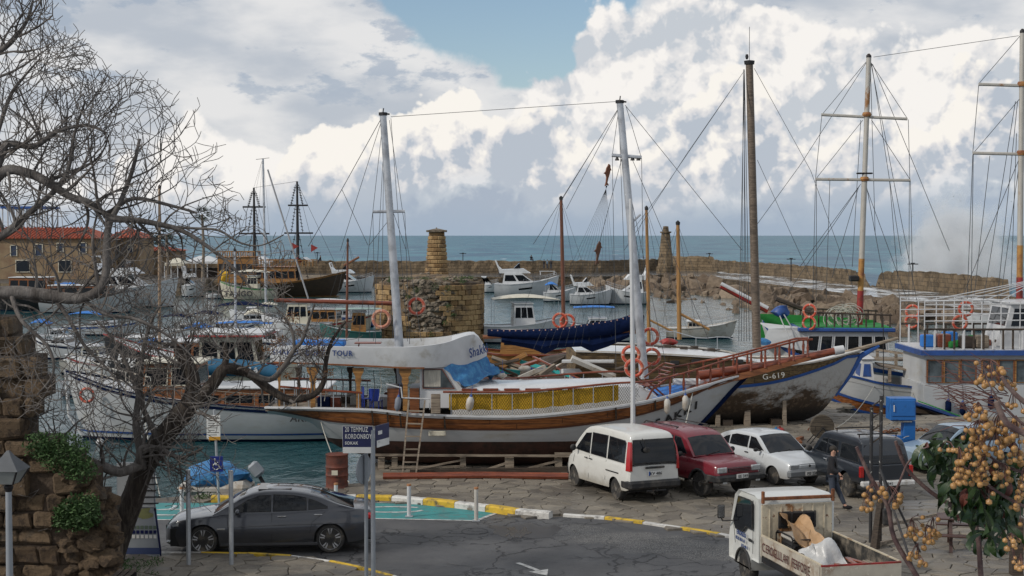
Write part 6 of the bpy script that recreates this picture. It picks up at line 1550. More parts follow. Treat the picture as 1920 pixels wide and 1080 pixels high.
# small craft, rows from near to far: label, stern px, bow px, waterline px
BC = BRIGHTB
rows_ = [
 ('small white motorboat with dark windscreen tucked behind the stone wall', 175, 62, 672, 1.0, 1.5, 2.4, GEL, NAVY, [(.35, .7, .6, GEL, .9)], None, True),
 ('low white cuddy boat with blue cover among branches', 300, 175, 690, .9, 1.3, 2.4, GEL, None, [(.3, .6, .6, GEL, .6)], [(.02, .3, .8, .3, BC)], False),
 ('white speedboat with red waterline beyond the black hull', 330, 120, 712, .9, 1.5, 2.6, GEL, RED, [(.3, .75, .5, GEL, .8)], None, True),
 ('white cabin boat with tall blue canvas sail cover', 400, 262, 690, 1.1, 1.6, 2.8, GEL, None, [(.3, .7, .9, GEL, .5)], [(.05, .35, 1.5, .4, BC)], False),
 ('pale dinghy with grey tarpaulin at pontoon', 470, 330, 700, .8, 1.1, 2.2, OLDW, None, None, [(.05, .8, .1, .4, WHITE)], False),
 ('white motorboat with navy blue bimini roof', 365, 480, 640, 1.0, 1.5, 2.6, GEL, NAVY, [(.35, .7, .7, GEL, .8)], [(.0, .42, 1.2, .35, NAVY)], False),
 ('white boat with striped bright blue canopy roof', 400, 530, 652, 1.0, 1.4, 2.5, GEL, None, None, [(.05, .85, .9, .2, BC)], False),
 ('second blue canopied launch nearer the gulet', 398, 545, 668, .9, 1.3, 2.5, GEL, BC, None, [(.05, .8, .9, .2, BC)], False),
 ('white yacht with navy boom tent below the tall silver mast', 400, 585, 620, 1.0, 1.6, 3.0, GEL, None, [(.3, .6, .6, GEL, .5)], [(.02, .6, 1.2, .5, NAVY)], False),
 ('cream launch with beige sprayhood moored in middle row', 460, 560, 636, 1.0, 1.4, 2.6, CREAM, None, [(.4, .7, .6, CREAM, .6)], [(.0, .38, 1.0, .6, CREAM)], False),
 ('white trawler yacht with high wheelhouse near gulet stern', 620, 490, 640, 1.5, 2.2, 3.2, GEL, None, [(.3, .65, 1.8, CREAM, .2)], None, False),
 ('dark fishing boat cluttered with gear before the tower', 715, 600, 652, 1.3, 1.9, 3.0, mat('teal_hull', (.03, .12, .11), .6, var=.2), None, [(.25, .5, 1.6, OCHW, .1)], [(.0, .75, 1.7, .1, mat('striped_awning', (.25, .34, .32), .8, var=.2))], False),
 ('small white runabout at blue bin by tower foot', 925, 855, 640, .8, 1.1, 2.0, GEL, BC, None, [(.1, .8, .1, .5, BC)], False),
 ('white fishing boat with pitched awning and stern gallows', 905, 1062, 642, 1.4, 2.2, 3.2, WHITE, None, [(.35, .62, 1.9, WHITE, .15)], [(.1, .9, 2.1, .45, CREAM)], False),
 ('white yacht hull with blue sun canopy behind dark mast', 1180, 1040, 640, 1.2, 1.8, 3.0, GEL, None, [(.3, .6, .8, GEL, .5)], [(.2, .75, 1.6, .15, BC)], False),
 ('white sloop with furled sail beyond the striped canopy boats', 300, 420, 640, 1.0, 1.5, 2.6, GEL, None, [(.35, .65, .5, GEL, .6)], [(.05, .5, 1.0, .3, NAVY)], True),
 ('white open launch with a pale tarpaulin among branches', 215, 330, 664, .9, 1.3, 2.4, GEL, BLUEP, None, [(.1, .8, .2, .4, WHITE)], False),
 ('white day cruiser with red stripe near thin pale mast', 470, 350, 684, 1.0, 1.5, 2.6, GEL, RED, [(.3, .65, .8, GEL, .6)], [(.02, .3, 1.2, .3, BC)], True),
 ('old launch with tan cabin in front of black hull bow', 120, 250, 700, .9, 1.4, 2.4, OLDW, None, [(.3, .6, .9, CREAM, .3)], None, False),
 ('white cruiser with grey windscreen close by gulet stern', 560, 455, 668, 1.1, 1.6, 2.8, GEL, NAVY, [(.3, .65, .8, GEL, .7)], None, True),
 ('white motorboat with blue hood partly behind the wall', 60, 160, 650, .9, 1.4, 2.4, GEL, None, [(.35, .7, .5, GEL, .8)], [(.02, .35, .9, .4, BC)], False),
 ('white angler boat with cream tarpaulin between pale masts', 520, 430, 606, .9, 1.4, 2.4, GEL, None, [(.4, .7, .7, GEL, .6)], [(.0, .4, .9, .3, CREAM)], False),
 ('blue hulled launch low on water under the level yard', 700, 560, 612, .9, 1.4, 2.6, BLUEP, None, [(.3, .6, .8, WHITE, .4)], [(.0, .3, 1.2, .2, WHITE)], True),
 ('white cabin cruiser tight against the day boat roof', 350, 470, 716, 1.0, 1.6, 2.8, GEL, NAVY, [(.3, .7, .9, GEL, .6)], None, True),
 ('grey inflatable with dark seats beyond striped hull bow', 200, 110, 742, .6, .8, 1.8, GREYP, None, None, [(.2, .6, .0, .3, NAVY)], False),
 ('white daysailer with blue sail bag amid branches', 120, 260, 628, .8, 1.2, 2.2, GEL, BLUEP, [(.4, .7, .4, GEL, .6)], [(.1, .6, 1.0, .3, BRIGHTB)], False),
 ('small cream gulet with tan deckhouse by the tower foot', 560, 700, 632, 1.2, 2.0, 3.0, CREAM, RED, [(.2, .55, 1.3, OCHW, .1)], [(.1, .7, 1.9, .2, WHITE)], True),
 ('low white work boat behind fore mast boom', 1250, 1380, 634, .9, 1.5, 2.8, OLDW, None, [(.3, .5, .6, OLDW, .2)], None, True)]
for i, r_ in enumerate(rows_):
    lb, a, q, w, f_, bh_, bm, hm, stp, cb, cv, rl_ = r_
    boat(lb, a, q, w, 1, f_, bh_, bm, hm, stp, cb, rz=R(random.uniform(-7, 7)), cov=cv, rail=rl_, group=SM, out=cv is not None and i % 2 == 0, name='small_boat')
# tall silver yacht mast with its slanting stay
f3 = Fr(PY(500, 600, 150)); t = thing('yacht_mast', 'tall silver yacht mast with boom rising from the middle row', 'mast', f3.o); mastp(t, f3, (493, 298), (500, 640), 0, .13, .10, SILVER)
b = MB(); b.tube([f3.y(502, 318, 0), f3.y(545, 455, 0), f3.y(578, 560, 0)], .09, 6); b.build('furled_sail', mat('sail_grey', (.33, .33, .34), .8), t); rig(t, f3, [((491, 302), (440, 470)), ((491, 302), (455, 480)), ((492, 302), (470, 600)), ((494, 302), (520, 600))])
b = MB(); b.tube([f3.y(480, 299, 0), f3.y(505, 296, 0)], .03, 4); b.build('wind_vane', DARK, t)
# rusty brown yard across before the tower
fy = Fr(PY(620, 568, 60)); t = thing('horizontal_yard', 'long red-brown yard slung level before the ruined tower', 'spar', fy.o); b = MB(); b.tube([fy.y(514, 563, 0), fy.y(742, 569, 0)], .09, 8); b.build('spar', REDW, t)
for a in (560, 690, 733): line(t, [fy.y(a, 565, 0), fy.y(a + 4, 640, 0)], .015)
# timber clutter on the hard behind the gulet
yb = thing('ochre_boat', 'stripped ochre wooden hull section lying behind the gulet coachroof', 'boat', PZ(985, 722) )
yb.location.y = 66
hy_ = Hull([(-2.6, 2.5, .9, .4), (-1, 2.3, 1.3, .35), (1.2, 2.3, 1.3, .4), (2.4, 2.5, .6, .8)], [(-2.6, .9), (0, .6), (1.6, .7), (2.4, 1.6)])
hy_.band('planking', OCHW, lambda x: -9, lambda x: hy_.z(x), yb); hy_.cap('gunwale', REDW, yb); hy_.deck('deck', GREYW, yb, .2)
cabin(yb, -1.2, .6, .8, 2.3, 3.2, OCHW, GLASS, (.1, .4), OLDW, .1, nwin=2)
rr = random.Random(12)
jm = [GREYW, OCHW, DARKW, REDW, WHITE, mat('teal_board', (.01, .30, .30), .6), GREYW, OLDW, DARKW]
nm_ = ['grey', 'ochre', 'dark', 'red-brown', 'white', 'teal', 'bleached', 'stained white', 'blackened']
for i in range(34):
    a = rr.uniform(925, 1180); yy = rr.uniform(676, 700); p = PY(a, yy, rr.uniform(56, 63)); p.z = max(.15, p.z)
    b = MB(); s = (rr.uniform(.4, 2.4), rr.uniform(.08, .3), rr.uniform(.04, .2)); b.bbox((0, 0, 0), s, .01); o = b.build('scrap_board', jm[i % 9], None, loc=p); o.rotation_euler = (rr.uniform(-.4, .4), rr.uniform(-.5, .5), rr.uniform(-1, 1))
    tag(o, nm_[i % 9] + ' scrap board in the timber heap behind the gulet', 'scrap board', 'scrap timber and boards heaped behind the gulet')
hb_ = MB(); hb_.blob((0, 0, 0), (10, 3, 3.4), .2, 4, 3); tag(hb_.build('timber_heap', DARKW, None, loc=(4.0, 63, .7)), 'dark heap of mixed timber and gear behind the gulet', kind='stuff')
for i, (a, q) in enumerate(((1112, 678), (1135, 680))):
    b = MB(); b.bbox((0, 0, 0), (.55, .4, .3), .04); tag(b.build('ice_box', GEL, None, loc=PY(a, q, 58)), ('white ice box on scrap timber nearer navy loose sail', 'second white ice box beside the other toward fore mast')[i], 'box', 'white boxes on the scrap timber')
# ---- green decked boat, its mast and bowsprit
f4 = Fr((PY(1550, 640, 76).x, 76, WZ), R(-4)); t = thing('green_deck_boat', 'white boat with green turf upper deck and blue trim behind the old hull', 'boat', f4.o, f4.rz)
h4 = hull_px(f4, [(1700, 700, 1.8, .4), (1640, 690, 2.4, .38), (1540, 672, 2.4, .4), (1470, 650, 1.7, .6), (1430, 600, .3, 1)][::-1], [(1430, 610), (1450, 690), (1490, 730), (1600, 745), (1700, 730)])
h4.band('topsides', HULLW, lambda x: -9, lambda x: h4.z(x), t); h4.band('blue_trim', BLUEP, lambda x: h4.z(x) - .2, lambda x: h4.z(x), t, .03, 1); h4.deck('deck', GREYW, t)
a, q = f4.y(1505, 622, -2.0), f4.y(1668, 668, -2.0); zt = f4.y(1600, 622, -2.0).z
cabin(t, a.x, q.x, 2.0, q.z, zt, WHITE, GLASS, (.2, .1), None, nm='saloon', nwin=6, wz=(.2, .82), frame=WHITE)
b = MB(); b.bbox(((a.x + q.x) / 2, 0, zt + .1), (q.x - a.x + .5, 4.5, .2), .04); b.build('blue_deck_edge', BLUEP, t)
z0 = zt + .21; b = MB(); b.box(a.x - .1, q.x + .1, -2.1, 2.1, z0 - .01, z0 + .02); b.build('green_deck', GREEN, t)
c0, c1 = f4.y(1428, 590, -1.2), f4.y(1640, 608, 2.0)
b = MB(); b.prism([(c0.x, z0 - .2), (c0.x - .1, f4.y(1432, 588, 1.9).z), (f4.y(1530, 590, 1.9).x, f4.y(1530, 592, 1.9).z), (c1.x, z0 + .15), (c1.x, z0 - .05)], 1.9, 2.0); b.box(c0.x, a.x, -1.6, 1.9, z0 - .9, z0 - .85); b.prism([(c0.x, z0 - .9), (c0.x, z0 + .5), (a.x, z0 - .0), (a.x, z0 - .9)], 1.5, 1.56); b.build('green_bulwark', GREEN, t)
for s in (-2.05, 2.05):
    b = MB(); b.tube([(a.x, s, z0 + .75), (q.x + .1, s, z0 + .62)], .05, 5); b.build('top_rail', DARKW, t)
    for i in range(12): x = a.x + (q.x - a.x) * i / 11; b = MB(); b.tube([(x, s, z0), (x, s, z0 + .7)], .045, 5); b.build('rail_post', DARKW, t)
b = MB(); b.grid([[(c0.x, -1.8, z0 - .8), (c0.x + .3, -1.7, z0 - .1), (c0.x - .2, -1.2, z0 + .2)], [(a.x + .2, -2.1, z0 - 1.2), (a.x + .2, -2.0, z0 - .2), (a.x, -2.0, z0)]], False); b.build('bow_side', HULLW, t)
for i in range(16):
    b = MB(); b.torus((f4.y(1570 + (i % 8) * 4, 590, 0).x, -.3 + (i % 3) * .3, z0 + .35 + (i % 4) * .07), .55 + .06 * (i % 3), .022, (.2 * math.sin(i), .5 + .3 * math.cos(i), .6 if i % 2 else -.3), 18, 4); b.build('hose_coil', ROPEL, t)
b = MB(); b.blob(f4.y(1465, 585, .5), (.9, .6, .7), .2, 3, 2); b.build('blue_bundle', BLUEP, t)
b = MB(); b.tube([f4.y(1352, 535, 0), f4.y(1440, 582, 0)], .17, 8); b.build('bowsprit', RED, t); b = MB(); b.tube([f4.y(1352, 532, -.1), f4.y(1440, 578, -.1)], .10, 8); b.build('bowsprit_top', WHITE, t)
b = MB(); b.tube([f4.y(1520, 585, .3), f4.y(1455, 560, .3)], .12, 6); b.build('spare_spar', DARKW, t)
for i, (p_, q_) in enumerate((((1462, 592), (1490, 660)), ((1500, 640), (1470, 590)))): b = MB(); b.tube([f4.y(*p_, -2.2), f4.y(*q_, -2.4)], .03, 5); b.build('ladder_rail', WHITE, t)
def tall_mast(lb, D, top, base, redy, yards, extra, r=.2):
    f = Fr(PY(base[0], base[1], D)); t = thing('tall_mast', lb, 'mast', f.o, 0, 'tall rusty square-yard masts')
    P_ = lambda y: (top[0] + (base[0] - top[0]) * (y - top[1]) / (base[1] - top[1]), y)
    m1 = mat('rusty_mast', (.42, .40, .36), .6, .1, var=.1, dirt=(.26, .12, .04), ds=1.1, dt=.62, dw=.05, stretch=(1, 1, .6)); m2 = mat('ochre_rust', (.42, .22, .06), .7, var=.2, dirt=(.20, .07, .03), ds=2, dt=.55)
    y1 = yards[-1][2] if yards else 300
    for ya, yb, mm, nm, rr_ in ((top[1], y1, m1, 'upper_mast', r * .85), (y1, redy - 60, m1, 'mid_mast', r * .95), (redy - 60, redy, m2, 'rusty_section', r), (redy, base[1], RED, 'red_section', r * 1.1)):
        b = MB(); b.tube([f.y(*P_(ya), 0), f.y(*P_(yb), 0)], rr_, 10); b.build(nm, mm, t)
    for x0, x1, y, dy in yards:
        b = MB(); b.tube([f.y(x0, y, 0), f.y(x1, y + dy, 0)], .075, 6); b.build('yard', m1, t); b = MB(); b.lathe([(r * 1.3, -.1), (r * 1.6, 0), (r * 1.3, .12)], f.y(*P_(y), 0), 10); b.build('mast_band', m2, t)
    b = MB(); q = f.y(*P_(top[1]), 0); b.lathe([(r * .9, 0), (r * .9, .1), (.05, .2)], q, 8); b.build('mast_cap', DARK, t)
    rig(t, f, extra, 0, .017); return t, f
t5, f5 = tall_mast('tall mast of white, rust and red with two yards over green deck', 76, (1629, 108), (1609, 672), 545, [(1540, 1701, 215, 8), (1529, 1707, 336, 2)],
  [((1624, 116), (1542, 214)), ((1632, 116), (1701, 222)), ((1618, 225), (1530, 335)), ((1634, 225), (1706, 336)), ((1541, 216), (1529, 336)), ((1703, 224), (1706, 337)), ((1529, 338), (1524, 560)), ((1531, 338), (1530, 600)), ((1556, 338), (1549, 560)), ((1705, 338), (1704, 600)), ((1707, 338), (1712, 560)),
   ((1624, 118), (1500, 310)), ((1500, 310), (1420, 420)), ((1614, 345), (1500, 500)), ((1612, 348), (1470, 560)), ((1610, 350), (1560, 520)), ((1622, 345), (1700, 560)), ((1624, 345), (1660, 540)), ((1634, 118), (1690, 480)), ((1636, 120), (1780, 470)), ((1633, 118), (1730, 620)), ((1638, 107), (1910, 67)), ((1632, 120), (1641, 440)), ((1668, 340), (1690, 600)), ((1614, 225), (1598, 500))], .15)
b = MB(); b.bbox(f5.y(1621, 325, 0), (.8, .3, .08), .03); b.bbox(f5.y(1612, 522, -.2) + Vector((-.3, 0, 0)), (.5, .3, .3), .06); b.build('radar', DARK, t5)
t6, f6 = tall_mast('rust-streaked mast at frame edge with two yards over railed boat', 70, (1917, 62), (1911, 600), 520, [(1835, 1990, 158, 5), (1824, 2000, 287, 4)],
  [((1912, 68), (1836, 156)), ((1912, 185), (1826, 286)), ((1835, 160), (1824, 286)), ((1825, 290), (1821, 560)), ((1824, 290), (1812, 600)), ((1856, 292), (1826, 560)), ((1910, 300), (1836, 480)), ((1912, 300), (1876, 560)), ((1836, 480), (1770, 640)), ((1908, 190), (1870, 560)), ((1904, 190), (1838, 600)), ((1906, 250), (1895, 560))], .14)
for q, pp in enumerate(((1518, 583, 'upper of two stacked orange life rings above green deck'), (1517, 606, 'lower of two stacked orange life rings above green deck'))): ring(pp[2], f4, pp[0], pp[1], -2.2, .36, (.5, 1, 0))
for pp in ((1711, 584, 'upper orange life ring hung between the two rusty masts'), (1710, 603, 'lower orange life ring hung between the two rusty masts')): ring(pp[2], Fr((0, 72, 0)), pp[0], pp[1], 0, .34, (.3, 1, 0))
for pp in ((1811, 579, 'upper orange life ring on the white tube railing'), (1800, 605, 'lower orange life ring on the white tube railing')): ring(pp[2], Fr((0, 66, 0)), pp[0], pp[1], 0, .34)
for pp in ((1050, 601, 'pale life ring tied at the dark mast foot'), (1064, 603, 'second pale life ring overlapping the one at dark mast foot')): ring(pp[2], Fr((0, 95, 0)), pp[0], pp[1], 0, .5)
# ---- white boat with blue wales (side to the quay)
f7 = Fr((PY(1640, 720, 68).x, 68, 0), R(-6)); t = thing('blue_trimmed_boat', 'white hull with blue wales and brown strake moored behind blue hoist', 'boat', f7.o, f7.rz)
h7 = hull_px(f7, [(1500, 690, .6, .8), (1560, 698, 1.6, .5), (1600, 704, 2.0, .42), (1650, 716, 2.1, .38), (1713, 724, 1.9, .38)], [(1500, 745), (1560, 790), (1600, 830), (1713, 830)])
z7 = lambda pts: (lambda x, q=[(f7.y(a, b_, -2.0).x, f7.y(a, b_, -2.0).z) for a, b_ in pts]: cr(q, x))
s1 = z7([(1500, 722), (1567, 738), (1600, 748), (1663, 764), (1713, 780)]); s2 = z7([(1500, 738), (1562, 752), (1600, 768), (1663, 784), (1713, 800)])
h7.band('bulwark', HULLW, s1, lambda x: h7.z(x), t); h7.band('brown_strake', WOODP, s2, s1, t, .01); h7.band('lower_hull', HULLW, lambda x: -9, s2, t)
for zf in (s1, s2): h7.band('blue_wale', BLUEP, lambda x: zf(x) - .06, lambda x: zf(x) + .06, t, .07, 2)
h7.band('blue_cap', BLUEP, lambda x: h7.z(x) - .10, lambda x: h7.z(x), t, .04, 1); h7.deck('deck', GREYW, t, .3)
b = MB(); p = f7.y(1714, 724, -1.9); b.box(p.x - .06, p.x + .12, -2.05, -1.8, p.z - 1.2, p.z + .05); b.build('corner_post', BLUEP, t)
def tab(nm, pts, c0, c1, m, th=.08):
    b = MB(); q0 = [f7.y(a, e, c0) for a, e in pts]; b.prism([(q0[0].x, q0[0].z), (q0[1].x, q0[1].z), (q0[1].x, q0[1].z + th), (q0[0].x, q0[0].z + th)], c0, c1); b.build(nm, m, t)
tab('table_top', [(1650, 688), (1732, 700)], -.6, 1.2, GREYW); tab('raised_deck', [(1630, 676), (1730, 678)], .8, 2.2, GREYW)
for a, e0, e1, c in ((1668, 690, 716, -.5), (1702, 695, 718, -.5), (1680, 662, 690, .6), (1698, 668, 700, .2), (1645, 655, 672, 1.4), (1728, 668, 706, .5)): b = MB(); b.tube([f7.y(a, e0, c), f7.y(a, e1, c)], .09, 4); b.build('post', GREYW, t)
b = MB(); b.tube([f7.y(1640, 655, 1.4), f7.y(1730, 668, .5)], .07, 4); b.build('rail', GREYW, t)
a, q = f7.y(1613, 675, -1.0), f7.y(1640, 702, -1.0); cabin(t, a.x, q.x, .9, q.z - .3, a.z, WHITE, BLUEP, (.1, .1), WHITE, .1, 'companionway', 1, (.2, .8))
b = MB(); b.tube([f7.y(1656, 600, -2.2), f7.y(1657, 756, -2.2)], .02, 5); b.build('flag_staff', DARK, t)
for a, e in ((1567, 771), (1611, 780)): b = MB(); b.bbox(f7.y(a, e, -2.08), (.22, .05, .28), .02); b.build('porthole', NAVY, t)
# ---- large white boat with tube railings
f8 = Fr((PY(1850, 720, 66).x, 66, 0), R(0)); t = T8 = thing('railed_tour_boat', 'large white tour boat with brown framed windows and white tube top deck', 'boat', f8.o, 0)
X8 = lambda a, e, c=-2.0: f8.y(a, e, c)
a, q = X8(1733, 666), X8(1990, 722)
b = MB(); b.box(a.x, q.x + 2, -2.0, 2.0, -1.2, q.z); b.build('lower_side', HULLW, t)
b = MB(); b.box(a.x + .1, q.x + 2, -1.85, 1.85, q.z, a.z); b.build('saloon', HULLW, t)
for i in range(7):
    p0, p1 = X8(1738 + i * 31.5 + (8 if i > 2 else 0), 675, -1.86), X8(1738 + i * 31.5 + 28 + (8 if i > 2 else 0), 717, -1.86)
    b = MB(); b.box(p0.x, p1.x, -1.90, -1.87, p1.z, p0.z); b.build('window', GLASSL, t); b = MB(); b.tube([(p0.x, -1.92, p0.z), (p1.x, -1.92, p0.z), (p1.x, -1.92, p1.z), (p0.x, -1.92, p1.z), (p0.x, -1.92, p0.z)], .045, 4); b.build('window_frame', OCHW if i % 2 else WOOD, t)
b = MB(); b.box(a.x - .2, q.x + 2, -2.15, 2.15, a.z, a.z + .22); b.build('blue_deck_edge', BLUEP, t); b = MB(); b.box(a.x - .1, q.x + 2, -2.1, 2.1, a.z + .22, a.z + .26); b.build('upper_deck', WHITE, t)
zd = a.z + .26
for s in (-2.08, 2.08):
    b = MB(); b.tube([(a.x, s, zd + .85), (q.x + 2, s, zd + .85)], .05, 5); b.build('wood_rail', DARKW, t)
    for i in range(22): x = a.x + i * .42; b = MB(); b.tube([(x, s, zd), (x, s, zd + .83)], .05, 5); b.build('rail_post', WHITE if i % 3 == 1 else DARKW, t)
zt8 = X8(1730, 565).z
for s in (-2.0, 2.0):
    for zz in (zt8, zd + 1.9, zd + 1.5, zd + 1.2): b = MB(); b.tube([(a.x, s, zz), (a.x + 5.2, s, zz + (.05 if zz < zt8 else .1))], .026, 5); b.build('tube_rail', WHITE, t)
    for i in range(7): x = a.x + .0 + i * .82; b = MB(); b.tube([(x, s, zd), (x, s, zt8)], .026, 5); b.build('tube_post', WHITE, t)
for i in range(5): b = MB(); x = a.x + .3 + i * 1.0; b.tube([(a.x + i * .8, -2.0, zt8), (a.x + 6.5, -1.2 + i * .8, zt8 + 1.2 - i * .08)], .022, 5); b.build('awning_tube', WHITE, t)
p = X8(1888, 640); cabin(t, p.x, p.x + 3.5, 1.3, zd, X8(1900, 570, -1.2).z, WHITE, GLASS, (.4, .1), WHITE, .15, 'wheelhouse', 2, (.5, .9))
b = MB(); rr_ = [(1715, 757, 790), (1745, 766, 789), (1780, 778, 793), (1817, 793, 797)]
b.grid([[X8(a_, y0, -2.9 + k * .1) , X8(a_, (y0 + y1) / 2, -3.0), X8(a_, y1, -2.7)] for k, (a_, y0, y1) in enumerate(rr_)], True); b.build('brown_wale', DARKW, t)
for k in (1, 2): b = MB(); b.tube([X8(r[0], r[k], -3.0) for r in rr_], .09, 6); b.build('blue_wale', BLUEP, t)
gp = thing('gangway', 'blue edged gangplank with green treads sloping from railed boat to quay', 'gangway', f8.o); b = MB(); b.prism([(X8(1720, 754, -3.2).x, X8(1720, 754, -3.2).z), (X8(1812, 786, -3.2).x, X8(1812, 786, -3.2).z), (X8(1812, 790, -3.2).x, X8(1812, 790, -3.2).z), (X8(1720, 758, -3.2).x, X8(1720, 758, -3.2).z)], -3.9, -3.15); b.build('walkway', BLUEP, gp)
for i in range(15): t_ = i / 14; b = MB(); p = X8(1722, 753, -3.2).lerp(X8(1810, 785, -3.2), t_); b.bbox((p.x, -3.5, p.z + .03), (.05, .7, .04), .01); b.build('tread', GREEN, gp)
for i, (a_, e) in enumerate(((1778, 762), (1805, 766), (1858, 755))):
    fender(('first', 'second', 'third')[i] + ' dark blue fender hanging on white side above gangway', X8(a_, e, -2.15) + f8.o, .5, .13, (0, 0, 0), NAVY, 'dark fenders on the railed tour boat'); b = MB(); line(t, [X8(a_, 722, -2.06), X8(a_ + 2, 752, -2.1)], .015)
# grey-white launch on the far side of the railed boat
boat('white launch with red deck crane behind the tube railings', 1960, 1800, 620, 1, 1.3, 1.8, 3.0, GEL, None, [(.3, .6, 1.2, GEL, .3)], name='launch')

# mooring ropes and deck gear on the railed boat and its neighbour
for i, (p_, q_) in enumerate(((PZ(1560, 806, .3), f7.m @ f7.y(1640, 722, -1.8) + f7.o), (PZ(1660, 800, .3), f7.m @ f7.y(1713, 735, -1.9) + f7.o), (PZ(1250, 905, .2), W3(1300, 730, -.9)), (PZ(655, 905, .2), W3(600, 785, -1.2)), (PZ(300, 930, .1), Vector((PZ(200, 760, 1).x, 62, 1.2))))):
    pts = [p_.lerp(q_, k / 8) + Vector((0, 0, -1.2 * (k / 8) * (1 - k / 8))) for k in range(9)]; b = MB(); b.tube(pts, .018, 5); tag(b.build('mooring_rope', ROPEL, None), ('mooring rope from quay to the white hull with blue wales', 'second mooring rope to stern post of white blue-waled hull', 'rope hanging from the gulet bow to the paving', 'rope from the gulet stern down to the quay edge', 'rope from the striped wooden boat bow to the quay')[i], 'rope')
rr = random.Random(14)
for i in range(18):
    b = MB(); s_ = rr.uniform(.25, .6); x = a8 = X8(rr.uniform(1740, 1900), 650).x; b.bbox((x, rr.uniform(-1.6, 1.6), zd + s_ / 2), (s_, s_, s_), .05); b.build('deck_gear', [WHITE, REDW, GREEN, DARKW, BRIGHTB, GREYW][i % 6], T8)
# ------------------------------------------------------------------ far side of the harbour
FM = 'white motor yachts moored along the mole'
def yacht(lb, st, bw, w, fb=1.5, bh=2.4, beam=4.0, fly=True, stripe=NAVY, g=FM, k=1.0, cov=None):
    t, h, X_, L, D = boat(lb, st, bw, w, 1, fb, bh, beam, GEL, None, None, 'motor_yacht', rail=True, group=g, cov=cov)
    h.band('window_line', GLASS, lambda x: h.z(x) - bh * .30, lambda x: h.z(x) - bh * .22, t, .02, 1, X_(.35), X_(.6))
    cabin(t, X_(.12), X_(.68), beam * .38, fb * .9, fb * .9 + 1.35 * k, GEL, GLASS, (.3, 1.9 * k), None, nm='saloon', nwin=2, wz=(.35, .85))
    if fly:
        b = MB(); b.prism([(X_(.08), fb * .9 + 1.35 * k), (X_(.05), fb * .9 + 2.2 * k), (X_(.12), fb * .9 + 1.75 * k), (X_(.45), fb * .9 + 1.85 * k), (X_(.56), fb * .9 + 1.35 * k)], -beam * .36, beam * .36); b.build('flybridge', GEL, t)
        b = MB(); b.tube([(X_(.1), -beam * .34, fb + 1.2 * k), (X_(.02), -beam * .3, fb + 2.6 * k), (X_(.02), beam * .3, fb + 2.6 * k), (X_(.1), beam * .34, fb + 1.2 * k)], .1, 6); b.build('radar_arch', GEL, t)
        b = MB(); b.prism([(X_(.3), fb + 1.75 * k), (X_(.38), fb + 2.3 * k), (X_(.39), fb + 2.3 * k), (X_(.40), fb + 1.75 * k)], -beam * .3, beam * .3); b.build('wind_deflector', GLASS, t)
    return t, h, X_, L
yacht('largest white flybridge yacht moored beyond the tower, bow towards fore mast', 927, 1048, 557, 1.9, 3.0, 5.0, k=1.25)
yacht('small white cabin cruiser with blue canvas hood by big yacht', 1019, 1078, 565, 1.2, 1.8, 3.2, False, cov=[(.05, .45, .9, .5, BRIGHTB)])
yacht('sleek white sport cruiser moored between hooded boat and sport fisher', 1069, 1148, 571, 1.3, 2.0, 3.6, k=.9)
yacht('white sport fishing boat with tall bridge and hardtop', 1215, 1135, 570, 1.5, 2.4, 4.0, k=1.3)
yacht('white open motor cruiser with red life ring near tower side', 618, 702, 548, 1.6, 2.6, 4.4, k=1.1)
yacht('white dinghy-laden cruiser partly behind the ruined tower', 905, 935, 548, 1.2, 1.5, 3.0, False)
yacht('big grey-white motor yacht among the branches before the old house', 178, 335, 575, 2.2, 3.6, 5.6, k=1.5)
yacht('small white cutter with round portholes at far pontoon', 344, 384, 556, 1.6, 2.2, 3.4, k=1.0)
yacht('white cruiser with pale cover low beside the house quay', 100, 200, 568, 1.2, 1.9, 3.6, False, cov=[(.05, .5, 1.0, .5, BRIGHTB)])
yacht('small white launch with blue hood beneath house windows', 60, 150, 560, 1.1, 1.6, 3.2, False, cov=[(.05, .6, .9, .6, BLUE)])
t, h, X_, L, D = boat('black hulled tour boat lying across the far pontoon behind branches', 150, -30, 582, 1, 2.0, 3.0, 4.0, mat('black_hull'), None, [(.3, .7, 2.0, WOODP, .05)], 'tour_boat')
t, h, X_, L, D = boat('long brown cabin tour boat moored beside the black hull', 80, 255, 586, 1, 1.6, 2.6, 4.0, HULLW, None, [(.1, .75, 1.6, WOOD, .05)], 'tour_boat', strake=NAVY)
t, h, X_, L, D = boat('cream fishing boat lettered on its side with beige awning', 518, 412, 562, 1, 1.6, 2.6, 3.8, CREAM, GREEN, [(.3, .5, 1.8, CREAM, .1)], 'fishing_boat', strake=mat('dull_green', (.03, .10, .06), .6), cov=[(.1, .8, 2.0, .5, CREAM)])
text('TANGO', 1.0, INK, t, (X_(.87), 1.70, .55), (R(88), 0, R(180 - 6)), 'name_lettering', .01, bold=.03)
yb2 = thing('yellow_bundle', 'bright yellow bundled life raft at bow of cream fishing boat', 'life raft', t.location + Vector((-3.3, .5, 3.2))); MB().blob((0, 0, 0), (1.3, .9, 1.6), .3, 4, 2).build('bundle', YEL, yb2)
boat('tiny white tender lying ahead of the cream fishing boat', 412, 386, 560, 1, .6, .8, 1.6, GEL, None, None, 'tender')
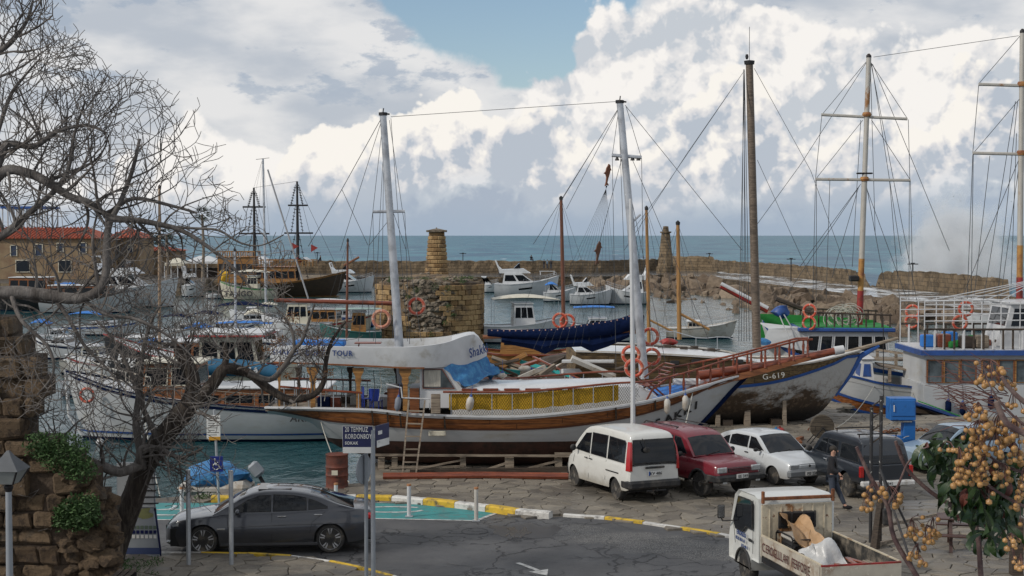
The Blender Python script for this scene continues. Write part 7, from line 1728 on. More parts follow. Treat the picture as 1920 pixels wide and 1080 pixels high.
# two-masted pirate style ship
t, h, X_, L, D = boat('dark two-masted tour ship with high ochre stern galleries', 412, 650, 556, 1, 1.8, 3.6, 5.6, mat('brown_black_hull', (.045, .028, .016), .6, var=.4, stretch=(.5, 1, 4)), OCHW, None, 'two_masted_ship', strake=OCHW, rz=R(0))
cabin(t, X_(.01), X_(.30), 2.4, 2.0, 5.6, OCHW, DARK, (0, .3), OCHW, .2, 'stern_gallery', 6, (.35, .75), OCHW)
cabin(t, X_(.30), X_(.62), 2.2, 2.0, 4.2, OCHW, GLASS, (0, .2), WOOD, .2, 'main_cabin', 6, (.3, .75), WOOD)
for s in (-1, 1):
    for z_ in (6.4, 5.2):
        xa_, xb_2 = (X_(.0), X_(.30)) if z_ > 6 else (X_(.30), X_(.75))
        b = MB(); b.tube([(xa_, s * 2.3, z_), (xb_2, s * 2.3, z_)], .08, 4); b.build('rail', OCHW, t)
        for i in range(18): b = MB(); x = xa_ + (xb_2 - xa_) * i / 17; b.tube([(x, s * 2.3, z_ - .9), (x, s * 2.3, z_)], .06, 4); b.build('baluster', OCHW, t)
b = MB(); b.tube([(X_(.98), 0, 4.4), (X_(1.10), 0, 5.6)], .16, 6); b.build('bowsprit', WOOD, t)
cv = MB(); cv.grid([[(X_(.60 + .12 * u), k * 2.2, 5.0 + .6 * math.sin(u * 3.1)) for k in (-1, 0, 1)] for u in (0, .3, .6, 1)], True); cv.build('white_awning', WHITE, t)
fs = Fr(t.location, 0)
for mx, ty, yr in ((476, 352, ((455, 498, 388), (448, 505, 438))), (557, 340, ((540, 577, 385), (533, 587, 437)))):
    b = MB(); b.tube([fs.y(mx + 2, 545, 0), fs.y(mx, ty, 0)], [.28, .14], 8); b.build('mast', DARK, t)
    for a, q, yy in yr: b = MB(); b.tube([fs.y(a, yy, 0), fs.y(q, yy, 0)], .12, 6); b.build('yard', DARK, t)
    for s in (-1, 1):
        for seg in ((ty + 6, yr[0][2]), (yr[0][2], yr[1][2]), (yr[1][2], 530)):
            w0, w1 = 3, 11 if seg[1] < 500 else 22
            b = MB(); b.tube([fs.y(mx + s * w0, seg[0], 0), fs.y(mx + s * w1, seg[1], -.6 * 0)], .05, 4); b.build('shroud', DARK, t)
            for k in range(7): u = (k + 1) / 8; y_ = seg[0] + (seg[1] - seg[0]) * u; b = MB(); b.tube([fs.y(mx + s * (w0 + (w1 - w0) * u) - 2.4, y_, 0), fs.y(mx + s * (w0 + (w1 - w0) * u) + 2.0, y_ + 1.5, 0)], .07, 4); b.build('ratline', DARK, t)
    rig(t, fs, [((mx, ty + 4), (mx - 60, 540)), ((mx, ty + 4), (mx + 50, 540))], 0, .03)
rig(t, fs, [((476, 352), (557, 340)), ((557, 342), (650, 540))], 0, .03)
for a, y_ in ((547, 455), (556, 482), (583, 458)): b = MB(); p = fs.y(a, y_, -1); b.prism([(p.x, p.z), (p.x + 1.0, p.z - .5), (p.x, p.z - 1.1)], p.y, p.y + .04); b.build('pennant', RED, t)
# ---- town quay with house, terrace and awnings
qx = PZ(-400, 560, WZ).x
mb = MB(); mb.box(qx, PZ(330, 556, WZ).x, 214, 330, -4, .6); mb.box(PZ(330, 556, WZ).x, PZ(640, 545, WZ).x, 235, 262, -4, .5); tag(mb.build('town_quay', mat('quay_stone', fn=block_fn(.8, (.13, .10, .07), (.22, .17, .11), (.05, .04, .03), 1.2, .5), bump=.1, rough=.9)), kind='structure')
PLAST = mat('warm_render', (.24, .175, .105), .9, var=.2, vs=.6, dirt=(.2, .13, .08), ds=.5, bump=.05, bs=2)
TILE = mat('roof_tile', (.34, .075, .035), .8, var=.3, vs=2)
def house(lb, px0, px1, ybase, yeave, D, depth, yridge, wins, m=PLAST, hip=2.5):
    a, q = PY(px0, ybase, D), PY(px1, ybase, D); ze = PY(px0, yeave, D).z; zr_ = PY(px0, yridge, D + depth / 2).z; w = q.x - a.x
    t = thing('stone_house', lb, 'house', (a.x, D, 0)); b = MB(); b.box(0, w, 0, depth, -1.5, ze); b.build('wall', m, t)
    o = .5; r0 = [(-o, -o, ze), (w + o, -o, ze), (w + o, depth + o, ze), (-o, depth + o, ze)]; b = MB(); b.add(r0 + [(hip, depth / 2, zr_), (w - hip, depth / 2, zr_)], [(0, 1, 5, 4), (1, 2, 5), (2, 3, 4, 5), (3, 0, 4), (3, 2, 1, 0)]); rf = b.build('roof', TILE, t)
    n = int(w / .55); rb = MB()
    for i in range(n):
        x = -o + (w + 2 * o) * (i + .5) / n; u = min(1, max(0, (x + o) / (hip + o))) * min(1, max(0, (w + o - x) / (hip + o)))
        rb.tube([(x, -o - .05, ze + .06), (x + (0 if u >= 1 else 0), -o + (depth / 2 + o) * u, ze + .08 + (zr_ - ze) * u)], .13, 5)
    rb.build('roof_tiles', TILE, t)['kind'] = 'stuff'
    for wx, wy, ww, wh in wins:
        p, r_ = PY(wx, wy, D), PY(wx + ww, wy + wh, D); b = MB(); b.box(p.x - a.x, r_.x - a.x, -.06, .2, r_.z, p.z); win = b.build('window', mat('shutter_blue', (.02, .035, .07), .6) if ww < 22 else GLASS, t)
        b = MB(); b.tube([(p.x - a.x, -.08, p.z), (r_.x - a.x, -.08, p.z), (r_.x - a.x, -.08, r_.z), (p.x - a.x, -.08, r_.z), (p.x - a.x, -.08, p.z)], .1, 4); b.build('surround', CREAM, win)
    return t, a, w, ze
house('long stone house with red tiled roof and blue shutters on the quay', -60, 176, 512, 447, 235, 14, 427, [(66, 458, 14, 22), (107, 456, 12, 16), (150, 455, 12, 20), (20, 460, 12, 20), (30, 488, 26, 22), (110, 488, 24, 22)])
house('smaller stone house with pitched red roof beyond branches', 200, 262, 512, 446, 250, 10, 428, [(215, 460, 9, 14), (240, 460, 9, 14)])
house('low ochre stone building behind the awnings and palm', 262, 330, 520, 470, 262, 8, 462, [(280, 485, 10, 14)])
pv_ = PY(5, 425, 262); t = thing('rooftop_pavilion', 'open pavilion with slender posts and blue edged flat roof above house', 'pavilion', (pv_.x, 262, 0))
z0, z1 = PY(0, 427, 262).z, PY(0, 391, 262).z; wq = PY(84, 427, 262).x - pv_.x
b = MB(); b.box(0, wq, 0, 8, -1, z0); b.build('base', PLAST, t); b = MB(); b.box(-.3, wq + .3, -.3, 8, z1, z1 + .4); b.build('flat_roof', mat('stripe_blue'), t)
for i in range(9):
    for y in (0, 7.5): b = MB(); b.tube([(wq * i / 8, y, z0), (wq * i / 8, y, z1)], .14, 6); b.build('post', WHITE, t)
b = MB(); b.tube([(0, -.1, z0 + 1), (wq, -.1, z0 + 1)], .06, 4); b.tube([(0, -.1, z0 + .5), (wq, -.1, z0 + .5)], .04, 4); b.build('balustrade', WHITE, t)
for i, (a, q, y0, y1, DD) in enumerate(((308, 345, 484, 492, 240), (345, 410, 480, 486, 244), (410, 470, 480, 485, 246), (470, 505, 481, 486, 247))):
    p, r_ = PY(a, y0, DD), PY(q, y1, DD); t = thing('awning', ('pale pointed parasol awning at the near end of terrace', 'long white restaurant awning beside the palm', 'white restaurant awning behind the dark ship stern', 'short white awning at the terrace end by mole')[i], 'awning', (p.x, DD, .5), 0, 'restaurant awnings on the town quay')
    w = r_.x - p.x; H = p.z - .5; hh = H - .9; b = MB(); b.add([(0, 0, hh), (w, 0, hh), (w, 5, hh), (0, 5, hh), (w * .35, 2.5, H), (w * .65, 2.5, H)], [(0, 1, 5, 4), (1, 2, 5), (2, 3, 4, 5), (3, 0, 4)]); b.build('canopy', CREAM if i == 0 else WHITE, t)
    b = MB(); b.box(0, w, -.02, .02, hh - .35, hh); b.build('valance', CREAM if i == 0 else WHITE, t)
    for k in range(4): b = MB(); b.tube([(w * k / 3, .1, 0), (w * k / 3, .1, hh)], .09, 5); b.build('post', WHITE, t)
    b = MB(); b.box(.2, w - .2, 3, 4.5, 0, 1.6); b.build('counter', DARKW, t)
def palm(lb, px, py, ybase, D, n=26, s=1.6):
    c = PY(px, py, D); t = thing('palm_tree', lb, 'palm tree', (c.x, D, .5)); H = c.z - .5; b = MB(); b.tube([(0, 0, 0), (.2, 0, H * .5), (0, 0, H)], [.28, .2, .2], 8); b.build('trunk', GREYW, t)
    b = MB(); rr = random.Random(int(px))
    for i in range(n * 2):
        a = rr.uniform(0, 6.28); e = rr.uniform(-.7, 1.3); d = Vector((math.cos(a) * math.cos(e), math.sin(a) * math.cos(e), math.sin(e)))
        for k in range(9):
            sd = Vector((-d.y, d.x, 0)) * (k - 4) * .13; tip = Vector((0, 0, H)) + (d + sd) * s + Vector((0, 0, -.35 * rr.random())); m_ = Vector((0, 0, H)) + d * s * .45; w_ = Vector((-d.y, d.x, .2)) * .06
            b.add([m_ - w_, m_ + w_, tip], [(0, 1, 2)])
    b.build('crown', mat('palm_green', (.03, .05, .02), .8, var=.4), t)['kind'] = 'stuff'
palm('tall slim fan palm standing at harbour edge against the sky', 379, 402, 500, 225); palm('short fan palm with dead fronds by the terrace', 312, 440, 500, 232, 20, 1.5); palm('second short fan palm behind the brown mast', 300, 452, 510, 238, 20, 1.4)
# ---- people
DK = mat('black_jacket', (.012, .012, .015), .85, var=.2); JN = mat('grey_jeans', (.035, .045, .065), .9, var=.2); GB = mat('grey_blue_coat', (.12, .18, .24), .9)
def figure(lb, p, rz, H=1.75, pose='stand', shirt=None, trousers=None, simple=True, hair=(.02, .015, .01), g=None):
    """one skinned body, clothes as its children"""
    t = thing('person', lb, 'person', p, rz, g); k = H / 1.75
    J = {'pel': (0, 0, .93), 'wst': (0, 0, 1.08), 'chs': (0.02, 0, 1.32), 'nck': (.01, 0, 1.47), 'hd': (.04, 0, 1.60), 'tp': (.03, 0, 1.71)}
    if pose == 'walk': LEG = [[(.0, .09, .88), (.16, .09, .50), (.34, .09, .10), (.46, .09, .05)], [(0, -.09, .88), (.02, -.09, .48), (-.34, -.09, .17), (-.25, -.09, .04)]]; ARM = [[(0, .19, 1.40), (-.10, .24, 1.14), (.02, .24, .92)], [(0, -.19, 1.40), (.04, -.25, 1.13), (.22, -.22, 1.02)]]
    elif pose == 'sit': LEG = [[(.0, .1, .50), (.40, .12, .55), (.45, .12, .1), (.55, .12, .05)], [(0, -.1, .50), (.40, -.12, .55), (.45, -.12, .1), (.55, -.12, .05)]]; ARM = [[(0, .19, .98), (.1, .24, .75), (.3, .15, .6)], [(0, -.19, .98), (.1, -.24, .75), (.3, -.15, .6)]]; J = {a: (v[0], v[1], v[2] - .42) for a, v in J.items()}
    else: LEG = [[(.0, .09, .88), (.01, .1, .48), (-.01, .11, .08), (.12, .12, .04)], [(0, -.09, .88), (.01, -.1, .48), (-.01, -.11, .08), (.12, -.12, .04)]]; ARM = [[(0, .19, 1.40), (-.03, .24, 1.13), (.05, .22, .88)], [(0, -.19, 1.40), (-.03, -.24, 1.13), (.05, -.22, .88)]]
    def skin(nm, chain, m, sub=1):
        vs, es, rs = [], [], []
        for c in chain:
            for i, (q, r) in enumerate(c):
                if i == 0 and q in vs: base = vs.index(q); prev = base; continue
                vs.append(q); rs.append(r if isinstance(r, tuple) else (r, r))
                if i: es.append((prev, len(vs) - 1))
                prev = len(vs) - 1
        import bmesh
        bm = bmesh.new(); lay_ = bm.verts.layers.skin.verify(); bv = []
        for v, r in zip(vs, rs):
            w = bm.verts.new(tuple(a * k for a in v)); w[lay_].radius = (r[0] * k, r[1] * k); bv.append(w)
        bv[0][lay_].use_root = True
        for e in es: bm.edges.new((bv[e[0]], bv[e[1]]))
        me = bpy.data.meshes.new(nm); bm.to_mesh(me); bm.free(); me.materials.append(m)
        o = link(nm, me, t); md = o.modifiers.new('skin', 'SKIN'); md.use_smooth_shade = True; s_ = o.modifiers.new('sub', 'SUBSURF'); s_.levels = s_.render_levels = sub; return o
    pel = J['pel']
    skin('body', [[(pel, .09), (J['wst'], .08), (J['chs'], .09), (J['nck'], .055), (J['hd'], (.095, .085)), (J['tp'], .07)]] + [[(pel, .08)] + [(L_[0], .07), (L_[1], .05), (L_[2], .04), (L_[3], .035)] for L_ in LEG] + [[(J['chs'], .09)] + [(A[0], .05), (A[1], .036), (A[2], .03), ((A[2][0] + .05, A[2][1], A[2][2] - .07), .028)] for A in ARM], GREYSKIN, 2)
    skin('jacket', [[((pel[0], 0, pel[2] - .04), (.17, .135)), (J['wst'], (.16, .125)), (J['chs'], (.185, .14)), ((J['nck'][0], 0, J['nck'][2] - .03), .09)]] + [[(J['chs'], .17)] + [(A[0], .085), (A[1], .065), (tuple(A[1][i] + (A[2][i] - A[1][i]) * .92 for i in range(3)), .05)] for A in ARM], shirt or INK, 2)
    skin('trousers', [[(pel, (.155, .125)), (L_[0], .10), (L_[1], .078), (tuple(L_[1][i] + (L_[2][i] - L_[1][i]) * .93 for i in range(3)), .06)] for L_ in LEG][:1] + [[(pel, .14), (LEG[1][0], .10), (LEG[1][1], .078), (tuple(LEG[1][1][i] + (LEG[1][2][i] - LEG[1][1][i]) * .93 for i in range(3)), .06)]], trousers or JN, 2)
    for L_ in LEG:
        b = MB(); q = L_[2]; d = math.atan2(L_[3][2] - q[2], L_[3][0] - q[0]); b.blob(((q[0] + .06) * k, q[1] * k, max(.05, q[2] - .03) * k), (.28 * k, .11 * k, .11 * k), .02, 1, 2); b.build('shoe', BLACK, t)
    b = MB(); h_ = J['hd']; b.blob(((h_[0] - .02) * k, 0, (h_[2] + .045) * k), (.215 * k, .19 * k, .20 * k), .05, 2, 2); b.build('hair', mat('dark_hair', hair, .7, bump=.01, bs=60), t)
    if not simple:
        b = MB(); b.blob(((h_[0] + .105) * k, 0, (h_[2] - .01) * k), (.04 * k, .03 * k, .05 * k), 0, 1, 2); b.build('nose', GREYSKIN, t)
        for s in (-1, 1):
            b = MB(); b.blob(((h_[0] + .0) * k, s * .092 * k, (h_[2] - .01) * k), (.05 * k, .02 * k, .07 * k), 0, 1, 2); b.build('ear', GREYSKIN, t)
            b = MB(); b.blob(((h_[0] + .092) * k, s * .035 * k, (h_[2] + .02) * k), (.02, .025, .014), 0, 1, 1); b.build('eye', INK, t)
        for A in ARM:
            q = A[2]
            for f_ in range(4): b = MB(); x_ = q[0] + .05 + (f_ - 1.5) * .018; b.tube([(x_, q[1], q[2] - .09), (x_ + .01, q[1], q[2] - .125), (x_ + .0, q[1] - .01, q[2] - .15)], .009, 5); b.build('finger', GREYSKIN, t)
            b = MB(); b.tube([(q[0] + .07, q[1] + .02, q[2] - .04), (q[0] + .09, q[1] + .03, q[2] - .08)], .011, 5); b.build('thumb', GREYSKIN, t)
    return t
wk = figure('person in black jacket with white patches striding past the dark pickup', PZ(1560, 958) + Vector((0, 0, .04)), R(-20), 1.76, 'walk', DK, JN, False)
b = MB(); b.bbox((-.165, .05, 1.36), (.012, .16, .06), .004); b.build('back_print', WHITE, wk); b = MB(); b.bbox((.0, -.245, 1.28), (.05, .012, .05), .004); b.build('sleeve_print', WHITE, wk)
for i, (a, y, ps, lb, m_) in enumerate(((937, 509, 'stand', 'lone person in dark clothes standing on the mole walkway', DK), (996, 492, 'sit', 'person sitting on top of the mole wall', DK), (1020, 505, 'stand', 'first of three people standing on bench by mole wall', DK), (1026, 505, 'stand', 'middle of the three people at mole wall in blue-grey coat', GB),
        (1033, 505, 'stand', 'last of the three people at mole wall near fore mast', DK), (530, 500, 'stand', 'person standing by mole wall behind the dark ship', DK), (517, 503, 'stand', 'person on mole walkway close beside the other behind dark ship', DK), (601, 493, 'sit', 'person sitting hunched on mole wall beside a lamp', DK))):
    D_ = 262; p = PY(a, y, D_); p.z = MZ if ps == 'stand' and y > 506 else p.z
    figure(lb, p, R(-90 + i * 37), 1.75 * (1.0), ps, m_, None, g='people on the mole')
bn = thing('bench', 'white bench at the mole wall under three standing people', 'bench', PY(1026, 508, 261)); b = MB(); b.box(-1.4, 1.4, -.25, .25, -.1, .0); b.build('seat', WHITE, bn)
for x in (-1.2, 1.2): b = MB(); b.box(x - .08, x + .08, -.2, .2, -.7, -.1); b.build('leg', WHITE, bn)
for i, (a, y) in enumerate(((595, 505), (868, 507), (1330, 508), (1483, 527), (1711, 545))):
    p = PZ(a, y, MZ); l = thing('lamp_post', ('lamp post by the hunched sitter on mole', 'lamp post on mole just past lantern pillar', 'lamp post where the mole wall steps down', 'lamp post standing on the wet mole walkway', 'thin post on the farther broken wall')[i], 'lamp post', p, 0, 'lamp posts along the mole'); s = .75
    b = MB(); b.tube([(0, 0, 0), (0, 0, 4.6 * s)], .09, 6); b.build('post', DARK, l); b = MB(); b.tube([(-.7, 0, 4.6 * s), (.7, 0, 4.6 * s)], .08, 4); b.bbox((0, 0, 4.7 * s), (.5, .3, .2), .04); b.build('lamp_head', DARK, l)
# ------------------------------------------------------------------ street furniture
def post_thing(name, lb, cat, px, py, parts, g=None, rz=0.0, z=0.0):
    t = thing(name, lb, cat, PZ(px, py, z), rz, g)
    for nm, m, pts, r, n in parts: b = MB(); b.tube(pts, r, n); b.build(nm, m, t)
    return t
def hz(px, py0, py1, z=0.0):
    """height of a vertical thing whose foot is at py1 and top at py0"""
    p = PZ(px, py1, z); return PY(px, py0, p.y).z - z
for px, y0, y1, lb in ((354, 882, 1063, 'bare steel post before the front wheel of grey saloon'), (434, 883, 1063, 'bare steel post before the front door of grey saloon')):
    h = hz(px, y0, y1); post_thing('steel_post', lb, 'post', px, y1, [('tube', STEEL, [(0, 0, 0), (0, 0, h)], .052, 14), ('cap', CHROME, [(0, 0, h), (0, 0, h + .012)], .054, 14)], 'steel posts at the near pavement edge')
CAPO = mat('orange_cap', (.35, .16, .07), .7, var=.2)
for px, y0, y1, lb in ((341, 917, 962, 'short white bollard in teal bay beyond the saloon bonnet'), (487, 911, 945, 'short white bollard just behind the saloon roof'), (630, 909, 945, 'short white bollard near the rust barrel'), (767, 911, 968, 'short white bollard standing in teal bay behind saloon tail'), (893, 917, 976, 'rust-spotted short white bollard at the corner of teal bay')):
    h = hz(px, y0, y1); t = post_thing('bollard', lb, 'bollard', px, y1, [('tube', OLDW if px == 893 else WHITE, [(0, 0, 0), (0, 0, h)], .055, 14), ('cap', CAPO, [(0, 0, h), (0, 0, h + .05)], .06, 14)], 'short white bollards round the disabled bay')
    b = MB(); b.bbox((0, 0, .0), (.2, .2, .03), .005); b.build('base_plate', STEEL, t)
# street name sign with two plates
SB = mat('sign_navy', (.008, .012, .07), .4)
h = hz(700, 806, 1094); t = post_thing('street_sign', 'navy street name sign with two angled plates on grey pole', 'street sign', 700, 1094, [('pole', GREYP, [(0, 0, 0), (0, 0, h)], .05, 12)])
D_ = t.location.y; p0, p1 = PY(643, 799, D_) - t.location, PY(699, 838, D_) - t.location
b = MB(); b.box(p0.x, p1.x, -.03, .0, p1.z, p0.z); pl_ = b.build('name_plate', SB, t); b = MB(); b.tube([(p0.x, -.02, p0.z), (p1.x, -.02, p0.z), (p1.x, -.02, p1.z), (p0.x, -.02, p1.z), (p0.x, -.02, p0.z)], .012, 4); b.box(p0.x, p1.x, -.032, -.0, p1.z - .13, p1.z); b.build('plate_rim', PLATE, t)
for s_, z_, k in (('20 TEMMUZ', .74, .15), ('KORDONBOYU', .41, .145), ('SOKAK', .13, .09)): text(s_, k, PLATE, t, (p0.x + .045, -.036, p1.z + (p0.z - p1.z) * z_), (math.pi / 2, 0, 0), 'sign_lettering', .003, sx=.58 if k > .1 else .9, bold=.002)
b = MB(); b.box(0, .62, -.02, .0, p1.z + .02, p0.z); o = b.build('name_plate', SB, t); o.rotation_euler = (0, 0, R(68)); o.location = (.05, .02, 0)
b = MB(); b.box(.08, .26, -.034, -.024, p0.z - .2, p0.z - .12); b.box(.08, .2, -.034, -.024, p0.z - .38, p0.z - .34); b.box(.02, .6, -.034, -.024, p1.z - .02, p1.z + .13); b.build('plate_print', PLATE, o)
h = hz(687, 845, 1092); t = post_thing('round_sign', 'round traffic sign seen from its grey back on a slim post', 'traffic sign', 687, 1090, [('pole', GREYP, [(0, 0, 0), (0, 0, h)], .042, 12)])
b = MB(); b.lathe([(.32, -.012), (.33, 0), (.32, .012)], (0, .06, h - .42), 28, 'y'); b.build('disc', GREYP, t); o = [c for c in kids(t) if c.name.startswith('disc')][0]; o.rotation_euler = (0, 0, 1.15)
# disabled sign and notice
h = hz(411, 768, 948); t = post_thing('disabled_parking_sign', 'blue wheelchair sign with paper notice above on thin pole in kerb', 'parking sign', 411, 948, [('pole', STEEL, [(0, 0, 0), (-.12, 0, h)], .035, 8)])
D_ = t.location.y; f_ = lambda a, e: PY(a, e, D_) - t.location
a, q = f_(394, 855), f_(419, 884); b = MB(); b.bbox(((a.x + q.x) / 2, -.05, (a.z + q.z) / 2), (q.x - a.x, .02, a.z - q.z), .008); b.build('sign_plate', mat('sign_blue', (.01, .02, .16), .4), t)
cx_, cz_ = (a.x + q.x) / 2, (a.z + q.z) / 2; b = MB(); b.torus((cx_ - .01, -.065, cz_ - .07), .085, .012, (0, 1, 0), 16, 4, 1.2, 5.9); b.tube([(cx_ - .04, -.065, cz_ + .10), (cx_ - .03, -.065, cz_ - .02), (cx_ + .06, -.065, cz_ - .02), (cx_ + .10, -.065, cz_ - .12), (cx_ + .13, -.065, cz_ - .11)], .013, 4); b.tube([(cx_ - .03, -.065, cz_ + .05), (cx_ + .05, -.065, cz_ + .05)], .012, 4); b.blob((cx_ - .045, -.065, cz_ + .135), (.05, .02, .05), 0, 1, 1); b.build('wheelchair_symbol', PLATE, t)['kind'] = 'thing'
a, q = f_(388, 778), f_(414, 823); b = MB(); b.bbox(((a.x + q.x) / 2, -.05, (a.z + q.z) / 2), (q.x - a.x, .012, a.z - q.z), .004); b.build('notice', PLATE, t)
b = MB()
for i in range(9): b.box(a.x + .04, q.x - .04 - .06 * (i % 3), -.06, -.058, a.z - .1 - i * .065, a.z - .085 - i * .065)
b.build('notice_print', INK, t)['kind'] = 'stuff'
b = MB(); b.bbox(((a.x + q.x) / 2 + .03, -.055, q.z + .02), (.32, .012, .10), .003); b.build('notice_strip', mat('strip_yellow', (.5, .25, .02), .6), t)
# rust barrel
b0 = PZ(632, 914); H = hz(632, 853, 914); r_ = .33; pr = []
for i in range(9): z_ = H * i / 8; pr += [(r_, z_), (r_ + (.018 if i in (0, 3, 5, 8) else 0), z_ + .02), (r_, z_ + .04)]
t = thing('barrel', 'rust red oil drum standing at the quay edge by street sign', 'barrel', b0); b = MB(); b.lathe(pr, n=28); b.build('drum', mat('rust_drum', (.13, .035, .02), .7, .1, var=.3, vs=5, dirt=(.06, .025, .02), ds=4), t)
b = MB(); b.box(-.12, .06, -.345, -.33, .42, .56); b.build('paper_label', CREAM, t)
# information board
D_ = PZ(262, 1040).y; t = thing('info_board', 'grey A-shaped information board behind the leaning trunk', 'notice board', PZ(262, 1042)); g_ = lambda a, e: PY(a, e, D_) - t.location
q4 = [g_(236, 1046), g_(248, 952), g_(290, 952), g_(302, 1046)]; b = MB(); b.prism([(v.x, v.z) for v in q4], -.05, .05); b.build('panel', GREYP, t); b = MB(); b.tube([tuple(v) for v in q4] + [tuple(q4[0])], .04, 4); b.build('panel_frame', SB, t)
a, q = g_(222, 868), g_(291, 950); b = MB(); b.box(a.x, q.x, .02, .10, q.z, a.z); b.build('upper_board', mat('board_grey', (.33, .35, .37), .5, var=.1), t); b = MB(); b.tube([(a.x, .06, a.z), (q.x, .06, a.z), (q.x, .06, q.z), (a.x, .06, q.z), (a.x, .06, a.z)], .035, 4); b.build('board_frame', GREYP, t)
b = MB()
for i in range(6): b.box(.02, .50 - .05 * (i % 3), .008, .012, a.z - .35 - i * .15, a.z - .32 - i * .15)
b.build('board_print', INK, t)['kind'] = 'stuff'
rr = random.Random(2)
for i in range(8):
    for j in range(3): b = MB(); b.box(-.36 + i * .10, -.29 + i * .10, -.06, -.055, .42 + j * .11, .50 + j * .11); b.build('photo_tile', [PLATE, GREENp := mat('print_green', (.12, .16, .12), .5), SB][(i * 3 + j * 5) % 3], t)
b = MB(); b.box(-.38, .48, -.058, -.054, .05, .2); b.build('printed_band', mat('print_blue', (.04, .06, .14), .5), t)
b = MB(); pts = [(rr.uniform(-.2, .4), rr.uniform(.85, 1.2)) for _ in range(5)]; b.blob((.08, -.056, 1.0), (.5, .01, .22), .5, 3, 2); b.build('printed_map', mat('map_olive', (.22, .23, .10), .6), t)
# old lantern at the frame edge
D_ = 27.0; l0 = PY(18, 1080, D_); t = thing('street_lantern', 'old grey street lantern on round post before the ruined wall', 'street lamp', (l0.x, D_, 0), R(40)); g_ = lambda a, e: PY(a, e, D_) - t.location
b = MB(); b.tube([(0, 0, 0), (0, 0, g_(18, 912).z)], [.07, .055], 12); b.build('post', GREYP, t); zt_ = g_(18, 908).z; z1, z2_, z3 = g_(18, 906).z, g_(18, 880).z, g_(18, 855).z
b = MB(); b.lathe([(.05, zt_ - .15), (.09, zt_ - .05), (.06, zt_)], n=12); b.build('collar', DARK, t)
b = MB(); b.lathe([(.20, z1), (.38, z2_)], n=4, smooth=False); b.build('lantern_glass', mat('frosted_glass', (.22, .24, .24), .3, var=.2), t)
b = MB(); b.lathe([(.42, z2_), (.36, z2_ + .05), (.12, z3), (.03, z3 + .1)], n=4, smooth=False); b.build('lantern_roof', mat('lantern_grey', (.075, .082, .09), .6, var=.2), t)
b = MB()
for k in range(4): a = k * math.pi / 2; b.tube([(.20 * math.cos(a), .20 * math.sin(a), z1), (.385 * math.cos(a), .385 * math.sin(a), z2_)], .018, 4)
b.build('lantern_frame', DARK, t)['kind'] = 'thing'
# bench end in the near corner
bp = PZ(238, 1076, .4); t = thing('park_bench', 'dark slatted bench whose top shows by the trunk foot', 'bench', (bp.x, bp.y - .2, 0)); 
for i in range(3): b = MB(); b.bbox((-.15 + i * .14, -.3, .46), (.10, 1.3, .04), .01); b.build('slat', DARKW, t)
for s in (-1, 1): b = MB(); b.box(-.2, .2, -.3 + s * .5 - .03, -.3 + s * .5 + .03, 0, .44); b.build('leg', DARK, t)
# dinghy under blue tarp at quay and outboard
p = PZ(392, 930, -.7); t = thing('covered_dinghy', 'dinghy under crumpled blue tarpaulin at the quay edge', 'dinghy', (p.x, p.y + 1.2, -.9)); b = MB(); b.blob((0, 0, .62), (2.1, 1.5, 1.0), .16, 6, 3, True); b.build('tarpaulin', BLUE, t); b = MB(); b.bbox((0, 0, .3), (2.3, 1.4, .5), .2); b.build('hull', OLDW, t)
p = PZ(470, 915, -.3); t = thing('outboard_motor', 'tilted grey outboard motor on a boat at quay edge', 'outboard motor', (p.x, p.y + 1.0, -.2)); b = MB(); b.bbox((0, 0, .32), (.36, .30, .5), .08, Matrix.Rotation(-.7, 3, 'Y')); b.build('cowl', GREYP, t); b = MB(); b.tube([(.05, 0, .2), (.3, 0, -.25)], .06, 6); b.build('leg', DARK, t)
boat('white tender with covered transom moored at the quay by info board', 190, 330, 930, 1, .9, 1.2, 1.9, GEL, None, None, 'tender', D=41)
# cable reel, hoist, posts, rails, table
p = PZ(1541, 832); t = thing('cable_reel', 'round weathered wooden cable reel on crossed legs beyond the walking person', 'cable reel', p); b = MB(); b.lathe([(.42, -.09), (.44, -.05), (.44, .05), (.42, .09)], (0, 0, .62), 24, 'y'); b.lathe([(.06, -.14), (.06, .14)], (0, 0, .62), 10, 'y'); b.build('disc', _wood((.15, .12, .085), (.05, .04, .03), 'reel_wood', .85, plank=.16), t)
for s in (-1, 1):
    for k in (-1, 1): b = MB(); b.tube([(0, s * .18, .6), (k * .5, s * .25, 0)], .022, 5); b.build('leg', DARK, t)
HB = mat('hoist_blue', (.015, .12, .38), .45, var=.12, dirt=(.01, .05, .14), ds=3, dt=.62)
D_ = PZ(1700, 858).y; t = thing('blue_hoist', 'bright blue steel hoist column with square box head near pickup', 'hoist', (PY(1702, 858, D_).x, D_, 0)); g_ = lambda a, e: PY(a, e, D_) - t.location
def bx(nm, x0, x1, y0, y1, d0, d1, m): a, q = g_(x0, y0), g_(x1, y1); b = MB(); b.bbox(((a.x + q.x) / 2, (d0 + d1) / 2, (a.z + q.z) / 2), (q.x - a.x, d1 - d0, a.z - q.z), .015); b.build(nm, m, t)
bx('column', 1692, 1713, 788, 858, -.2, .2, HB); bx('head_box', 1665, 1712, 745, 786, -.35, .3, HB); bx('door', 1667, 1710, 748, 778, -.38, -.35, HB); bx('handle', 1670, 1672, 757, 770, -.42, -.38, WHITE); bx('arm', 1640, 1690, 816, 824, -.2, .1, HB); bx('white_ledge', 1668, 1706, 787, 790, -.3, -.1, OLDW)
b = MB(); b.lathe([(.16, -.06), (.16, .06)], g_(1690, 828) + Vector((0, -.3, 0)), 14, 'y'); b.build('wheel', HB, t); b = MB(); b.torus(g_(1700, 830) + Vector((0, -.28, 0)), .26, .012, (.2, 1, .1), 18, 4, 1, 5.5); b.build('cable', ROPEL, t)
